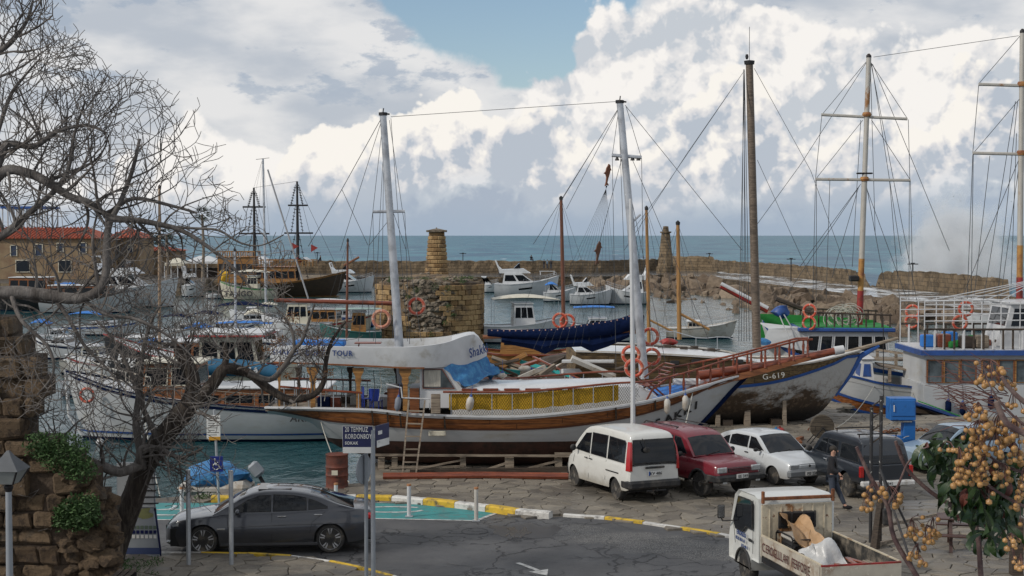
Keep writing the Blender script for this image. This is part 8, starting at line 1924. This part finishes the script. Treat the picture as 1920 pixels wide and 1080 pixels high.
for px, y0, lb in ((1632, 764, 'shorter tall black post with white specks beside the truck bed'), (1650, 742, 'taller black post by the hoist with rungs beside the other')):
    h = hz(px, y0, 1020); t = post_thing('black_post', lb, 'post', px, 1020, [('tube', mat('speckled_black', (.02, .02, .022), .6, dirt=(.4, .4, .38), ds=9, dt=.64, dw=.03), [(0, 0, 0), (0, 0, h)], .042, 10)], 'pair of tall black posts')
    if y0 < 750:
        for i in range(4): b = MB(); z_ = h - .25 - i * .3; b.tube([(0, 0, z_ + .15), (-.22, 0, z_)], .022, 4); b.build('rung', DARKW, t)
p = PZ(1640, 1030); t = thing('rail_fence', 'rough two-rail timber fence with leaning post beside picnic table', 'fence', p); 
b = MB(); b.tube([(0, 0, 0), (.08, 0, .7), (.14, 0, 1.2)], [.12, .1, .09], 6); b.build('post', DARKW, t)
b = MB(); b.bbox((.26, -.1, .80), (.22, .16, .4), .03); b.build('meter_box', PLBLK, t)
for (a, e), (c_, f0) in (((1645, 988), (1790, 958)), ((1645, 1020), (1780, 992))):
    q0, q1 = PY(a, e, p.y + .1) - p, PY(c_, f0, p.y + 3.2) - p; b = MB(); b.tube([q0, q1], .05, 4); b.build('rail', GREYW, t)
b = MB(); q1 = PY(1785, 1000, p.y + 3.2) - p; b.tube([(q1.x, q1.y, 0), (q1.x, q1.y, 1.0)], .06, 4); b.build('post', DARKW, t)
for (a, e), (c_, f0), lb in (((1650, 880), (1715, 1075), 'thin dark strut leaning down across the fence'), ((1652, 885), (1726, 1038), 'second thin dark strut leaning beside the first')):
    b = MB(); b.tube([PY(a, e, 35), PZ(c_, f0)], .03, 5); tag(b.build('strut', DARK, None), lb, 'strut', 'leaning struts')
p = PZ(1830, 1030); t = thing('picnic_table', 'dark brown timber picnic table with attached benches beyond fruit tree', 'picnic table', p, R(-14)); PT = _wood((.09, .045, .035), (.04, .02, .017), 'stained_brown', .5, plank=0)
for i in range(5): b = MB(); b.bbox((0, -.32 + i * .16, .76), (1.8, .15, .04), .008); b.build('top_plank', PT, t)
for s in (-1, 1):
    for k in range(2): b = MB(); b.bbox((0, s * (.68 + k * .13), .44), (1.8, .12, .04), .008); b.build('bench_plank', PT, t)
    for k in (-1, 1): b = MB(); b.tube([(s * .6, k * .25, .74), (s * .6, k * .62, 0)], .055, 4); b.build('leg', PT, t)
    b = MB(); b.tube([(s * .6, -.8, .40), (s * .6, .8, .40)], .045, 4); b.build('cross_beam', PT, t)
p = PZ(1905, 1080); t = thing('wooden_post', 'dark square wooden post at frame corner beside berries', 'post', (p.x, p.y, 0)); b = MB(); b.box(-.12, .12, -.12, .12, 0, 1.3); b.build('timber', DARKW, t)
# quay clutter: chain, timbers, cans, bricks
CHN = thing('chain', 'rusty ship chain lying slack across the quay behind reel', 'chain', PZ(1560, 820)); o0 = CHN.location; rr = random.Random(8)
for i in range(46):
    a = 1520 + i * 5.4; q = PZ(a, 806 + 10 * math.sin(i * .13) + i * .28, .06) - o0; b = MB(); b.torus(q, .10, .025, (0, .3, 1) if i % 2 else (0, 1, .4), 8, 4); b.v = [(x_, q.y + (y_ - q.y), z_) for x_, y_, z_ in b.v]; b.build('link', RUST, CHN)
for i, (a, y_, c_, y2, m, lb) in enumerate(((1560, 838, 1790, 862, DARKW, 'long dark timber on the paving behind pickup'), (1700, 872, 1800, 882, DARKW, 'short dark timber beside the car near fruit tree'), (1600, 812, 1700, 830, RUST, 'rusty pipe lying beside the slack chain'), (1720, 838, 1800, 842, GREYW, 'grey timber lying near the hoist foot'), (1290, 842, 1420, 850, DARKW, 'dark plank beneath the old wooden hull'), (1300, 860, 1395, 850, GREYW, 'grey plank slanting behind the pale hatchback'), (1480, 850, 1560, 862, DARKW, 'dark plank at feet of cable reel'))):
    b = MB(); b.tube([PZ(a, y_, .09), PZ(c_, y2, .09)], .08, 4); tag(b.build('ground_timber', m, None), lb, 'timber')
for i, (a, y_, m, lb) in enumerate(((1397, 832, mat('jerry_yellow', (.42, .36, .16), .5), 'pale yellow jerrycan under the old hull bow'), (1409, 836, OCHW, 'ochre bucket beside the yellow jerrycan'), (1455, 826, BLUE, 'blue sack under hull beside rust-red can'), (1462, 824, RED, 'rust-red can under hull beside blue sack'))):
    t = thing('container', lb, 'container', PZ(a, y_)); b = MB(); b.bbox((0, 0, .22), (.34, .22, .44), .07); b.lathe([(.04, .42), (.04, .5)], n=8); b.build('body', m, t)
for i in range(70):
    px_, py_ = rr.uniform(1290, 1500), rr.uniform(822, 850); b = MB(); b.bbox((0, 0, 0), (rr.uniform(.1, .8), rr.uniform(.05, .2), rr.uniform(.03, .15)), .01); o = b.build('scrap_piece', [DARKW, RUST, GREYW][i % 3], None, loc=PZ(px_, py_, .06), data_only=False); o.rotation_euler = (0, 0, rr.uniform(0, 3))
    tag(o, ('dark', 'rusty', 'grey')[i % 3] + ' scrap piece on the ground under the old wooden hull', 'scrap piece', ('dark', 'rusty', 'grey')[i % 3] + ' scrap under the old hull')
# ------------------------------------------------------------------ ruined wall
def wallst(co, c):
    oi = X(nd('ShaderNodeObjectInfo').outputs['Random']); p = X(nd('ShaderNodeNewGeometry').outputs['Position'])
    c = cmix(oi, (.10, .066, .038), (.20, .14, .085)); c = cmix(smooth(noise(p, 3.5, 7, .75), .48, .60) * .85, c, (.045, .03, .02)); c = cmix(smooth(noise(p, 1.2, 5, .7), .55, .65) * .5, c, (.10, .09, .075))
    return c, noise(p, 7, 8, .75), None
WS = mat('brown_wall_stone', fn=wallst, bump=.14, rough=.95)
WD = 31.5; t = thing('ruined_wall', 'ruined ancient wall of eroded brown stone blocks with weeds', 'wall', (PY(0, 900, WD).x, WD, 0)); o0 = t.location
sil = [(5.9, 0), (5.75, 22), (5.45, 24), (5.35, 47), (5.0, 48), (4.95, 70), (4.4, 72), (4.35, 86), (4.0, 84), (3.8, 52), (3.3, 52), (3.2, 80), (2.9, 120), (2.6, 150), (2.2, 180), (1.6, 200), (1.0, 212), (.5, 214), (-.5, 200)]
def edge(z_):
    for (a, x0), (c_, x1) in zip(sil, sil[1:]):
        if c_ <= z_ <= a: return x0 + (x1 - x0) * (a - z_) / (a - c_ + 1e-9)
    return -20
rr = random.Random(31); z_ = -.3; row = 0
core = MB()
while z_ < 5.85:
    hh = rr.choice((.36, .42, .46)); xe = PY(edge(z_ + hh * .6), 900, WD).x - o0.x; x = -1.2 - rr.random() * .5
    core.box(-1.6, max(-1.5, xe - .10), .12, 1.1, z_, z_ + hh + .01)
    while x < xe - .12:
        w = min(rr.uniform(.42, .85), xe - x); 
        if rr.random() > .06 and w > .14:
            b = MB(); b.bbox((0, 0, 0), (w - .03, .6 + rr.uniform(-.06, .08), hh - .03), .05); ic = []
            vs = [Vector(v) for v in b.v]
            b.v = [tuple(v + Vector((mnoise.noise(v * 3 + Vector((x, z_, 0))), mnoise.noise(v * 3 + Vector((x, z_, 7))), mnoise.noise(v * 3 + Vector((x, z_, 3))))) * .10) for v in vs]
            b.build('stone_block', WS, t, loc=(x + w / 2, .3 + rr.uniform(-.09, .09), z_ + hh / 2))
        x += w
    z_ += hh; row += 1
core.build('wall_core', mat('wall_core_dark', (.07, .05, .035), .95, var=.4, bump=.1, bs=5), t)
rb = MB()
for i in range(150):
    a = rr.uniform(120, 214); zz = rr.uniform(-.2, 2.7)
    if edge(zz) < a - 8: continue
    q = PY(a, 900, WD).x - o0.x; s_ = rr.uniform(.14, .42); rb.blob((q, rr.uniform(-.15, .3), zz), (s_ * 1.3, s_, s_ * .9), .3, i, 1, True)
rb.build('rubble', WS, t)['kind'] = 'stuff'
FERN = mat('weed_green', (.032, .075, .015), .7, var=.5, vs=6, world=True)
wd = MB()
for a, e, sx, sz, n, l_ in ((120, 850, 1.2, .9, 1500, .05), (75, 835, .7, .6, 500, .05), (150, 880, .8, .6, 500, .05), (145, 965, 1.0, .75, 1500, .06), (165, 945, .5, .5, 400, .05), (120, 975, .5, .5, 300, .05)): bush(wd, PY(a, e, WD - .35) - o0, (sx, .6, sz), n, l_, rr)
wd.build('weeds', FERN, t)['kind'] = 'stuff'
gr = MB()
for i in range(40): q = PZ(rr.uniform(180, 300), rr.uniform(1050, 1078), .05); bush(gr, q, (.4, .4, .2), 30, .035, rr)
for q in (PZ(385, 934), PZ(378, 937)): bush(gr, q, (.5, .4, .3), 120, .05, rr)
tag(gr.build('grass_tufts', FERN, None), 'green weeds growing at the trunk foot and kerb', kind='stuff')
# ------------------------------------------------------------------ bare trees
BARK = mat('grey_bark', (.165, .15, .138), .9, var=.4, vs=5, stretch=(3, 3, .6), bump=.03, bs=9, dirt=(.055, .046, .04), ds=1.2, dw=.2, dt=.5)
BARKD = mat('dark_trunk_bark', (.040, .030, .024), .95, var=.4, vs=5, stretch=(4, 4, .5), bump=.08, bs=7, dirt=(.09, .075, .06), ds=3)
def py_of(p): d = Vector(p) - Vector((0, 0, CAMZ)); return 540 - F * (d.y * _s + d.z * _c) / (d.y * _c - d.z * _s)
ENV = [(-60, -60), (75, -60), (100, 20), (112, 60), (165, 72), (185, 130), (240, 140), (330, 160), (372, 205), (372, 235), (395, 270), (440, 310), (445, 350), (430, 400), (500, 440), (540, 450), (560, 620), (690, 600), (700, 700), (500, 760), (470, 830), (480, 900), (400, 980), (200, 1000), (-60, 1000)]
tr = random.Random(77)
def grow(mb, p, d, L, r, lev, spec, depth0):
    """an arching branch; its children start along it; tips turn up"""
    n = max(5, int(L / .12)); pts = [Vector(p)]; rs = [r]; d = d.normalized(); seg = L / n; kids_ = []
    bend = Vector((tr.uniform(-1, 1), tr.uniform(-1, 1) * .7, tr.uniform(-.6, .6))) * .16
    for i in range(n):
        t = i / n; d = d + bend + Vector((tr.gauss(0, .075), tr.gauss(0, .06), tr.gauss(0, .075) + spec['up'] * (.01 + .26 * t * t)))
        d.y += (depth0 - pts[-1].y) * .03; d.normalize(); q = pts[-1] + d * seg
        if not inside(ENV, px_of(q), py_of(q)) and i > 1: break
        pts.append(q); rs.append(max(.0078, r * (1 - .72 * (i + 1) / n)))
        if lev < 3 and i > 0: kids_.append((q, d.copy(), rs[-1], t))
    if len(pts) < 3: return
    if lev >= 1: rs[-1] *= .8
    mb.tube(pts, rs, 6 if r > .03 else (4 if r > .012 else 3), cap=False)
    if lev >= 3: return
    nk_ = spec['n'][lev]
    for k in range(min(nk_, len(kids_))):
        q, dd, rr_, t = kids_[int((k + tr.random()) / nk_ * len(kids_))]
        side = dd.cross(Vector((0, 1, 0))).normalized() * tr.choice((-1, 1)); nd_ = dd * tr.uniform(.35, .9) + side * tr.uniform(.5, 1.0) + Vector((0, tr.uniform(-.5, .5), tr.uniform(-.05, .5) * spec['up']))
        grow(mb, q, nd_, L * tr.uniform(.38, .68), rr_ * tr.uniform(.5, .75), lev + 1, spec, depth0)
def limb(t, pts, r0, r1, m, name='limb'):
    P_ = [PY(a, e, D) for a, e, D in pts]; out = []
    for i in range(len(P_) - 1):
        for k in range(4):
            u = k / 4; a, b_, c_, d_ = P_[max(i - 1, 0)], P_[i], P_[i + 1], P_[min(i + 2, len(P_) - 1)]
            out.append(.5 * ((2 * b_) + (c_ - a) * u + (2 * a - 5 * b_ + 4 * c_ - d_) * u * u + (-a + 3 * b_ - 3 * c_ + d_) * u ** 3))
    out.append(P_[-1]); n = len(out); rs = [(r0 + (r1 - r0) * i / (n - 1)) * (1 + .10 * mnoise.noise(out[i] * 2.5)) for i in range(n)]
    o0 = t.location; b = MB(); b.tube([q - o0 for q in out], rs, 10); b.build(name, m, t); return out, rs
def sprout(mb, path, n, L, spec, t0=.1, t1=1.0, D=None, rk=.5):
    pts, rs = path; N = len(pts)
    for k in range(n):
        i = min(N - 2, int((t0 + (t1 - t0) * (k + tr.random()) / n) * (N - 1))); d = (pts[i + 1] - pts[i]).normalized()
        side = d.cross(Vector((0, 1, 0))).normalized() * tr.choice((-1, 1)); nd_ = d * tr.uniform(.1, .8) + side * tr.uniform(.6, 1.0) + Vector((0, tr.uniform(-.6, .6), spec['up'] * tr.uniform(.1, .8)))
        grow(mb, pts[i], nd_, L * tr.uniform(.6, 1.25), min(rs[i] * rk, .045) * tr.uniform(.6, 1), 1, spec, D or pts[i].y)
tb = PZ(207, 1056); T1 = thing('bare_tree', 'leafless grey tree with thick leaning dark trunk beside ruined wall', 'tree', tb)
D = tb.y
trunk, trs = limb(T1, [(205, 1062, D), (214, 1030, D), (232, 980, D), (252, 925, D - .1), (268, 880, D - .1), (292, 838, D - .1), (330, 790, D - .2), (352, 762, D - .2)], .29, .23, BARKD, 'trunk')
UP = {'up': 1.0, 'n': (6, 5, 3)}; MIDS = {'up': .4, 'n': (6, 4, 2)}; DRP = {'up': -.2, 'n': (6, 4, 2)}
A = limb(T1, [(350, 765, D), (362, 735, D), (358, 700, D), (342, 668, D), (334, 648, D)], .20, .14, BARKD)
B = limb(T1, [(352, 765, D), (378, 742, D), (402, 716, D), (420, 692, D), (446, 694, D + .2), (470, 702, D + .2), (500, 726, D + .3), (540, 748, D + .3), (585, 742, D + .3), (606, 718, D + .3), (611, 680, D + .3), (622, 640, D + .3), (648, 602, D + .4)], .17, .03, BARKD)
C = limb(T1, [(420, 692, D), (424, 668, D), (420, 640, D)], .09, .05, BARKD)
E = limb(T1, [(466, 700, D), (505, 712, D), (530, 690, D), (552, 655, D), (566, 640, D), (580, 600, D), (590, 570, D)], .08, .02, BARK)
E2 = limb(T1, [(552, 655, D), (548, 620, D), (530, 590, D), (515, 575, D)], .04, .015, BARK)
G_ = limb(T1, [(268, 876, D - .3), (262, 860, D - .5), (268, 840, D - .5), (300, 842, D - .5), (340, 858, D - .6), (380, 840, D - .6)], .11, .03, BARK)
H_ = limb(T1, [(262, 872, D - .4), (225, 885, D - .8), (185, 872, D - 1), (140, 862, D - 1.4), (90, 866, D - 1.8), (40, 848, D - 2), (-30, 830, D - 2.2)], .12, .10, BARK)
Vv = limb(T1, [(270, 870, D - .3), (255, 800, D - .2), (262, 730, D), (268, 660, D), (285, 600, D), (310, 560, D)], .10, .02, BARK)
V2 = limb(T1, [(300, 830, D - .3), (270, 770, D - .3), (245, 700, D - .3), (215, 640, D - .3), (180, 600, D - .3)], .08, .02, BARK)
tw = MB(); o0 = T1.location
for pth, n, L, sp, ta, tb_ in ((A, 6, 1.2, UP, .5, 1), (B, 14, 1.1, UP, .25, 1), (C, 5, .9, UP, .4, 1), (E, 12, .8, UP, .2, 1), (E2, 5, .6, UP, .3, 1), (G_, 13, 1.2, MIDS, .2, 1), (H_, 15, 1.25, DRP, .1, 1), (H_, 8, 1.2, UP, .1, 1), (Vv, 20, 1.4, MIDS, .15, 1), (V2, 15, 1.3, MIDS, .15, 1), ((trunk, trs), 10, 1.2, MIDS, .55, 1), (G_, 8, 1.3, DRP, .2, 1)): sprout(tw, pth, n, L, sp, ta, tb_)
tw.v = [(x - o0.x, y - o0.y, z - o0.z) for x, y, z in tw.v]; tw.build('twigs', BARK, T1)['kind'] = 'stuff'
dl = MB(); DRY = mat('dead_leaf', (.20, .095, .035), .8, var=.5, vs=9)
for a, e, s_ in ((545, 598, .5), (522, 640, .42), (590, 642, .5), (500, 655, .3), (566, 622, .35), (604, 662, .28), (540, 706, .25), (616, 700, .3), (525, 690, .2), (186, 1000, .0)):
    if s_: bush(dl, PY(a, e, D + .3) - o0, (s_, s_ * .8, s_ * .8), int(260 * s_), .035, tr)
dl.build('dead_leaves', DRY, T1)['kind'] = 'stuff'
# second tree whose trunk stands outside the frame
D2 = 29.0; T2 = thing('bare_tree', 'leafless tree reaching in with long arching limbs before the old house', 'tree', (PY(-150, 900, D2).x, D2, 0))
limb(T2, [(-150, 1150, D2), (-140, 900, D2), (-120, 700, D2), (-90, 600, D2)], .3, .24, BARKD, 'trunk')
LM = [([(-100, 620, D2), (-40, 560, D2), (20, 548, D2), (80, 552, D2), (140, 560, D2), (180, 548, D2), (198, 515, D2), (200, 460, D2), (205, 420, D2), (225, 380, D2), (248, 320, D2), (262, 260, D2)], .15, .03, 16, UP),
      ([(-90, 600, D2), (-60, 420, D2), (0, 326, D2), (50, 324, D2), (90, 342, D2), (130, 368, D2), (168, 380, D2), (200, 400, D2 + .3), (250, 372, D2 + .3), (330, 388, D2 + .3), (370, 400, D2 + .3)], .13, .02, 18, UP),
      ([(-90, 600, D2), (-40, 400, D2), (0, 300, D2), (14, 270, D2), (60, 275, D2), (85, 262, D2), (110, 245, D2), (165, 235, D2), (200, 250, D2)], .10, .02, 18, UP),
      ([(-90, 560, D2), (-30, 470, D2), (20, 430, D2), (60, 395, D2), (110, 350, D2), (130, 310, D2), (140, 250, D2), (160, 190, D2)], .09, .02, 16, UP),
      ([(-90, 560, D2), (-60, 250, D2), (-20, 120, D2), (20, 80, D2), (50, 40, D2), (62, 0, D2)], .09, .02, 14, UP),
      ([(-60, 420, D2), (-20, 300, D2), (15, 190, D2), (40, 150, D2), (75, 110, D2)], .06, .015, 13, UP),
      ([(200, 410, D2), (240, 412, D2), (275, 416, D2), (340, 432, D2), (400, 470, D2), (440, 505, D2), (470, 540, D2)], .07, .02, 13, MIDS),
      ([(300, 424, D2), (360, 428, D2), (410, 432, D2), (450, 455, D2), (490, 460, D2), (532, 440, D2)], .03, .012, 6, UP),
      ([(20, 548, D2), (40, 600, D2 - .3), (90, 650, D2 - .3), (100, 700, D2 - .3), (70, 740, D2 - .3)], .05, .015, 9, DRP),
      ([(100, 555, D2), (130, 600, D2), (160, 650, D2), (200, 690, D2), (240, 740, D2)], .05, .015, 12, MIDS),
      ([(150, 558, D2), (200, 590, D2), (260, 600, D2), (330, 640, D2), (380, 690, D2)], .05, .012, 14, MIDS)]
tw = MB(); o0 = T2.location
for pts, a, c_, n, sp in LM: sprout(tw, limb(T2, pts, a, c_, BARK), n, 1.5, sp, .12, 1, D2, .6)
tw.v = [(x - o0.x, y - o0.y, z - o0.z) for x, y, z in tw.v]; tw.build('twigs', BARK, T2)['kind'] = 'stuff'
# ------------------------------------------------------------------ berry tree close to the viewer
D3 = 6.2; T3 = thing('berry_tree', 'bead tree with clusters of yellow-brown berries and dark glossy leaves at frame edge', 'tree', (PY(1960, 1080, D3).x, D3, 0)); o0 = T3.location
BB = mat('berry_bark', (.085, .045, .04), .8, var=.3, vs=14, bump=.004, bs=60, dirt=(.16, .11, .09), ds=14)
BERRY = mat('berry_skin', (.37, .195, .062), .4, var=.3, vs=30, dirt=(.20, .10, .03), ds=40, dt=.6)
LFM = mat('glossy_leaf', (.022, .045, .012), .35, var=.35, vs=9, bump=.001, bs=80)
LFR = mat('reddish_leaf', (.10, .028, .018), .45, var=.3)
for pts, a, c_ in (([(1606, 838, 6.2), (1631, 893, 6.2), (1664, 948, 6.2), (1677, 1010, 6.2), (1722, 1085, 6.2), (1760, 1150, 6.2)], .012, .022), ([(1679, 827, 6.4), (1700, 878, 6.4), (1747, 924, 6.4), (1813, 967, 6.4), (1833, 1002, 6.4), (1840, 1090, 6.4), (1850, 1150, 6.4)], .011, .024),
                   ([(1664, 948, 6.2), (1684, 910, 6.2), (1700, 872, 6.3), (1712, 858, 6.3)], .010, .007), ([(1868, 753, 5.4), (1887, 792, 5.4), (1925, 815, 5.4), (1980, 840, 5.4)], .016, .022), ([(1878, 706, 5.6), (1895, 730, 5.6), (1925, 757, 5.6), (1980, 790, 5.6)], .011, .02),
                   ([(1700, 878, 6.4), (1690, 850, 6.4), (1686, 835, 6.4)], .008, .005), ([(1813, 967, 6.4), (1828, 940, 6.4), (1834, 920, 6.4)], .010, .006), ([(1980, 900, 5.8), (1900, 880, 5.8), (1850, 850, 5.8), (1820, 800, 5.8)], .014, .005), ([(1990, 980, 5.8), (1900, 940, 5.8), (1840, 900, 5.8), (1790, 860, 5.8)], .014, .005), ([(1980, 840, 5.6), (1900, 780, 5.6), (1860, 730, 5.6), (1845, 690, 5.6)], .01, .003)):
    limb(T3, pts, a * .62, c_ * .55, BB)
me = MB().blob((0, 0, 0), (.0215, .021, .023), .07, 2, 2).build('berry', BERRY, data_only=True)
fr_ = random.Random(41); nf = 0; stems = MB(); rest = MB()
CL = [(1800, 935 - 45, 14, 12, 6), (1640, 925, 20, 12, 9), (1625, 955, 10, 14, 5), (1668, 935, 18, 14, 8), (1690, 940, 16, 8, 5), (1712, 1000, 16, 18, 11), (1735, 1010, 20, 16, 12), (1750, 995, 16, 16, 8), (1716, 1042, 12, 14, 6), (1728, 1058, 10, 5, 4), (1862, 700, 18, 16, 8), (1850, 722, 16, 12, 6), (1885, 722, 20, 8, 5),
      (1838, 780, 22, 16, 14), (1870, 800, 26, 20, 20), (1900, 815, 20, 26, 20), (1835, 815, 24, 18, 18), (1862, 838, 26, 20, 22), (1895, 855, 22, 20, 18), (1826, 850, 22, 18, 14), (1850, 875, 26, 16, 16), (1885, 895, 26, 16, 14), (1800, 868, 12, 20, 10), (1798, 900, 14, 16, 8), (1822, 895, 16, 14, 8), (1846, 905, 14, 10, 6), (1910, 945, 10, 26, 14), (1915, 905, 8, 20, 8), (1900, 1030, 18, 20, 12), (1915, 1062, 12, 14, 8), (1860, 935, 8, 8, 2), (1905, 760, 16, 18, 8), (1780, 845, 12, 8, 4)]
for cx_, cy_, sx_, sy_, n in CL:
    Dc = 6.2 if cx_ < 1770 else 5.7; hub = PY(cx_ + fr_.uniform(-6, 6), cy_ - sy_ - 10, Dc)
    for k in range(n):
        q = PY(cx_ + fr_.gauss(0, sx_ * .62), cy_ + fr_.gauss(0, sy_ * .62), Dc + fr_.uniform(-.12, .12)); s_ = fr_.uniform(.75, 1.25)
        stems.tube([hub - o0, (hub + q) / 2 + Vector((0, 0, .01)) - o0, q - o0], .0016, 3, cap=False)
        if nf < 296: o = link('berry', me, T3, None, q - o0, (fr_.random() * 3, fr_.random() * 3, 0)); o.scale = (s_,) * 3; nf += 1
        else: rest.blob(q - o0, (.0215 * s_,) * 3, .04, 2, 1)
if rest.v: rest.build('berries', BERRY, T3)['kind'] = 'stuff'
for k in range(60):
    a, e = fr_.uniform(1790, 1900), fr_.uniform(690, 800); q = PY(a, e, 5.8); d = Vector((-1, 0, fr_.uniform(-.2, .9))).normalized() * fr_.uniform(.06, .2); stems.tube([q - o0, q + d * .5 + Vector((0, 0, .01)) - o0, q + d - o0], [.003, .002, .001], 3, cap=False)
stems.build('berry_stalks', mat('stalk', (.11, .05, .04), .8), T3)['kind'] = 'stuff'
lf = []
for v_ in range(4):
    b = MB(); L_, w_ = .088, .015 + .0025 * v_; rows = []
    for i in range(7): u = i / 6; ww = w_ * math.sin(math.pi * min(.98, u * .93 + .05)) ** .8; rows.append([(L_ * u, -ww, .010 * math.sin(u * 3) + .006), (L_ * u, 0, .012 * math.sin(u * 3) - .03 * u * u), (L_ * u, ww, .010 * math.sin(u * 3) + .006)])
    b.grid(rows, True); lf.append(b.build('leaf', LFM if v_ < 3 else LFR, data_only=True))
nl = 0; rest = MB()
for cx_, cy_, sx_, sy_, n in ((1760, 835, 24, 16, 26), (1790, 870, 26, 26, 34), (1740, 850, 12, 12, 8), (1830, 930, 40, 26, 56), (1800, 925, 24, 20, 26), (1880, 950, 24, 26, 32), (1810, 840, 20, 24, 24), (1870, 900, 40, 30, 40), (1868, 992, 26, 20, 24), (1900, 880, 20, 50, 26)):
    for k in range(n):
        if nl > 298: break
        a, e = cx_ + fr_.gauss(0, sx_ * .6), cy_ + fr_.gauss(0, sy_ * .6)
        o = link('leaf', lf[3 if fr_.random() < .07 else fr_.randrange(3)], T3, None, PY(a, e, fr_.uniform(5.85, 6.5)) - o0, (fr_.uniform(-1.2, 1.2), fr_.uniform(.1, 1.4), fr_.uniform(0, 6.28))); s_ = fr_.uniform(.7, 1.2); o.scale = (s_, s_, s_); nl += 1
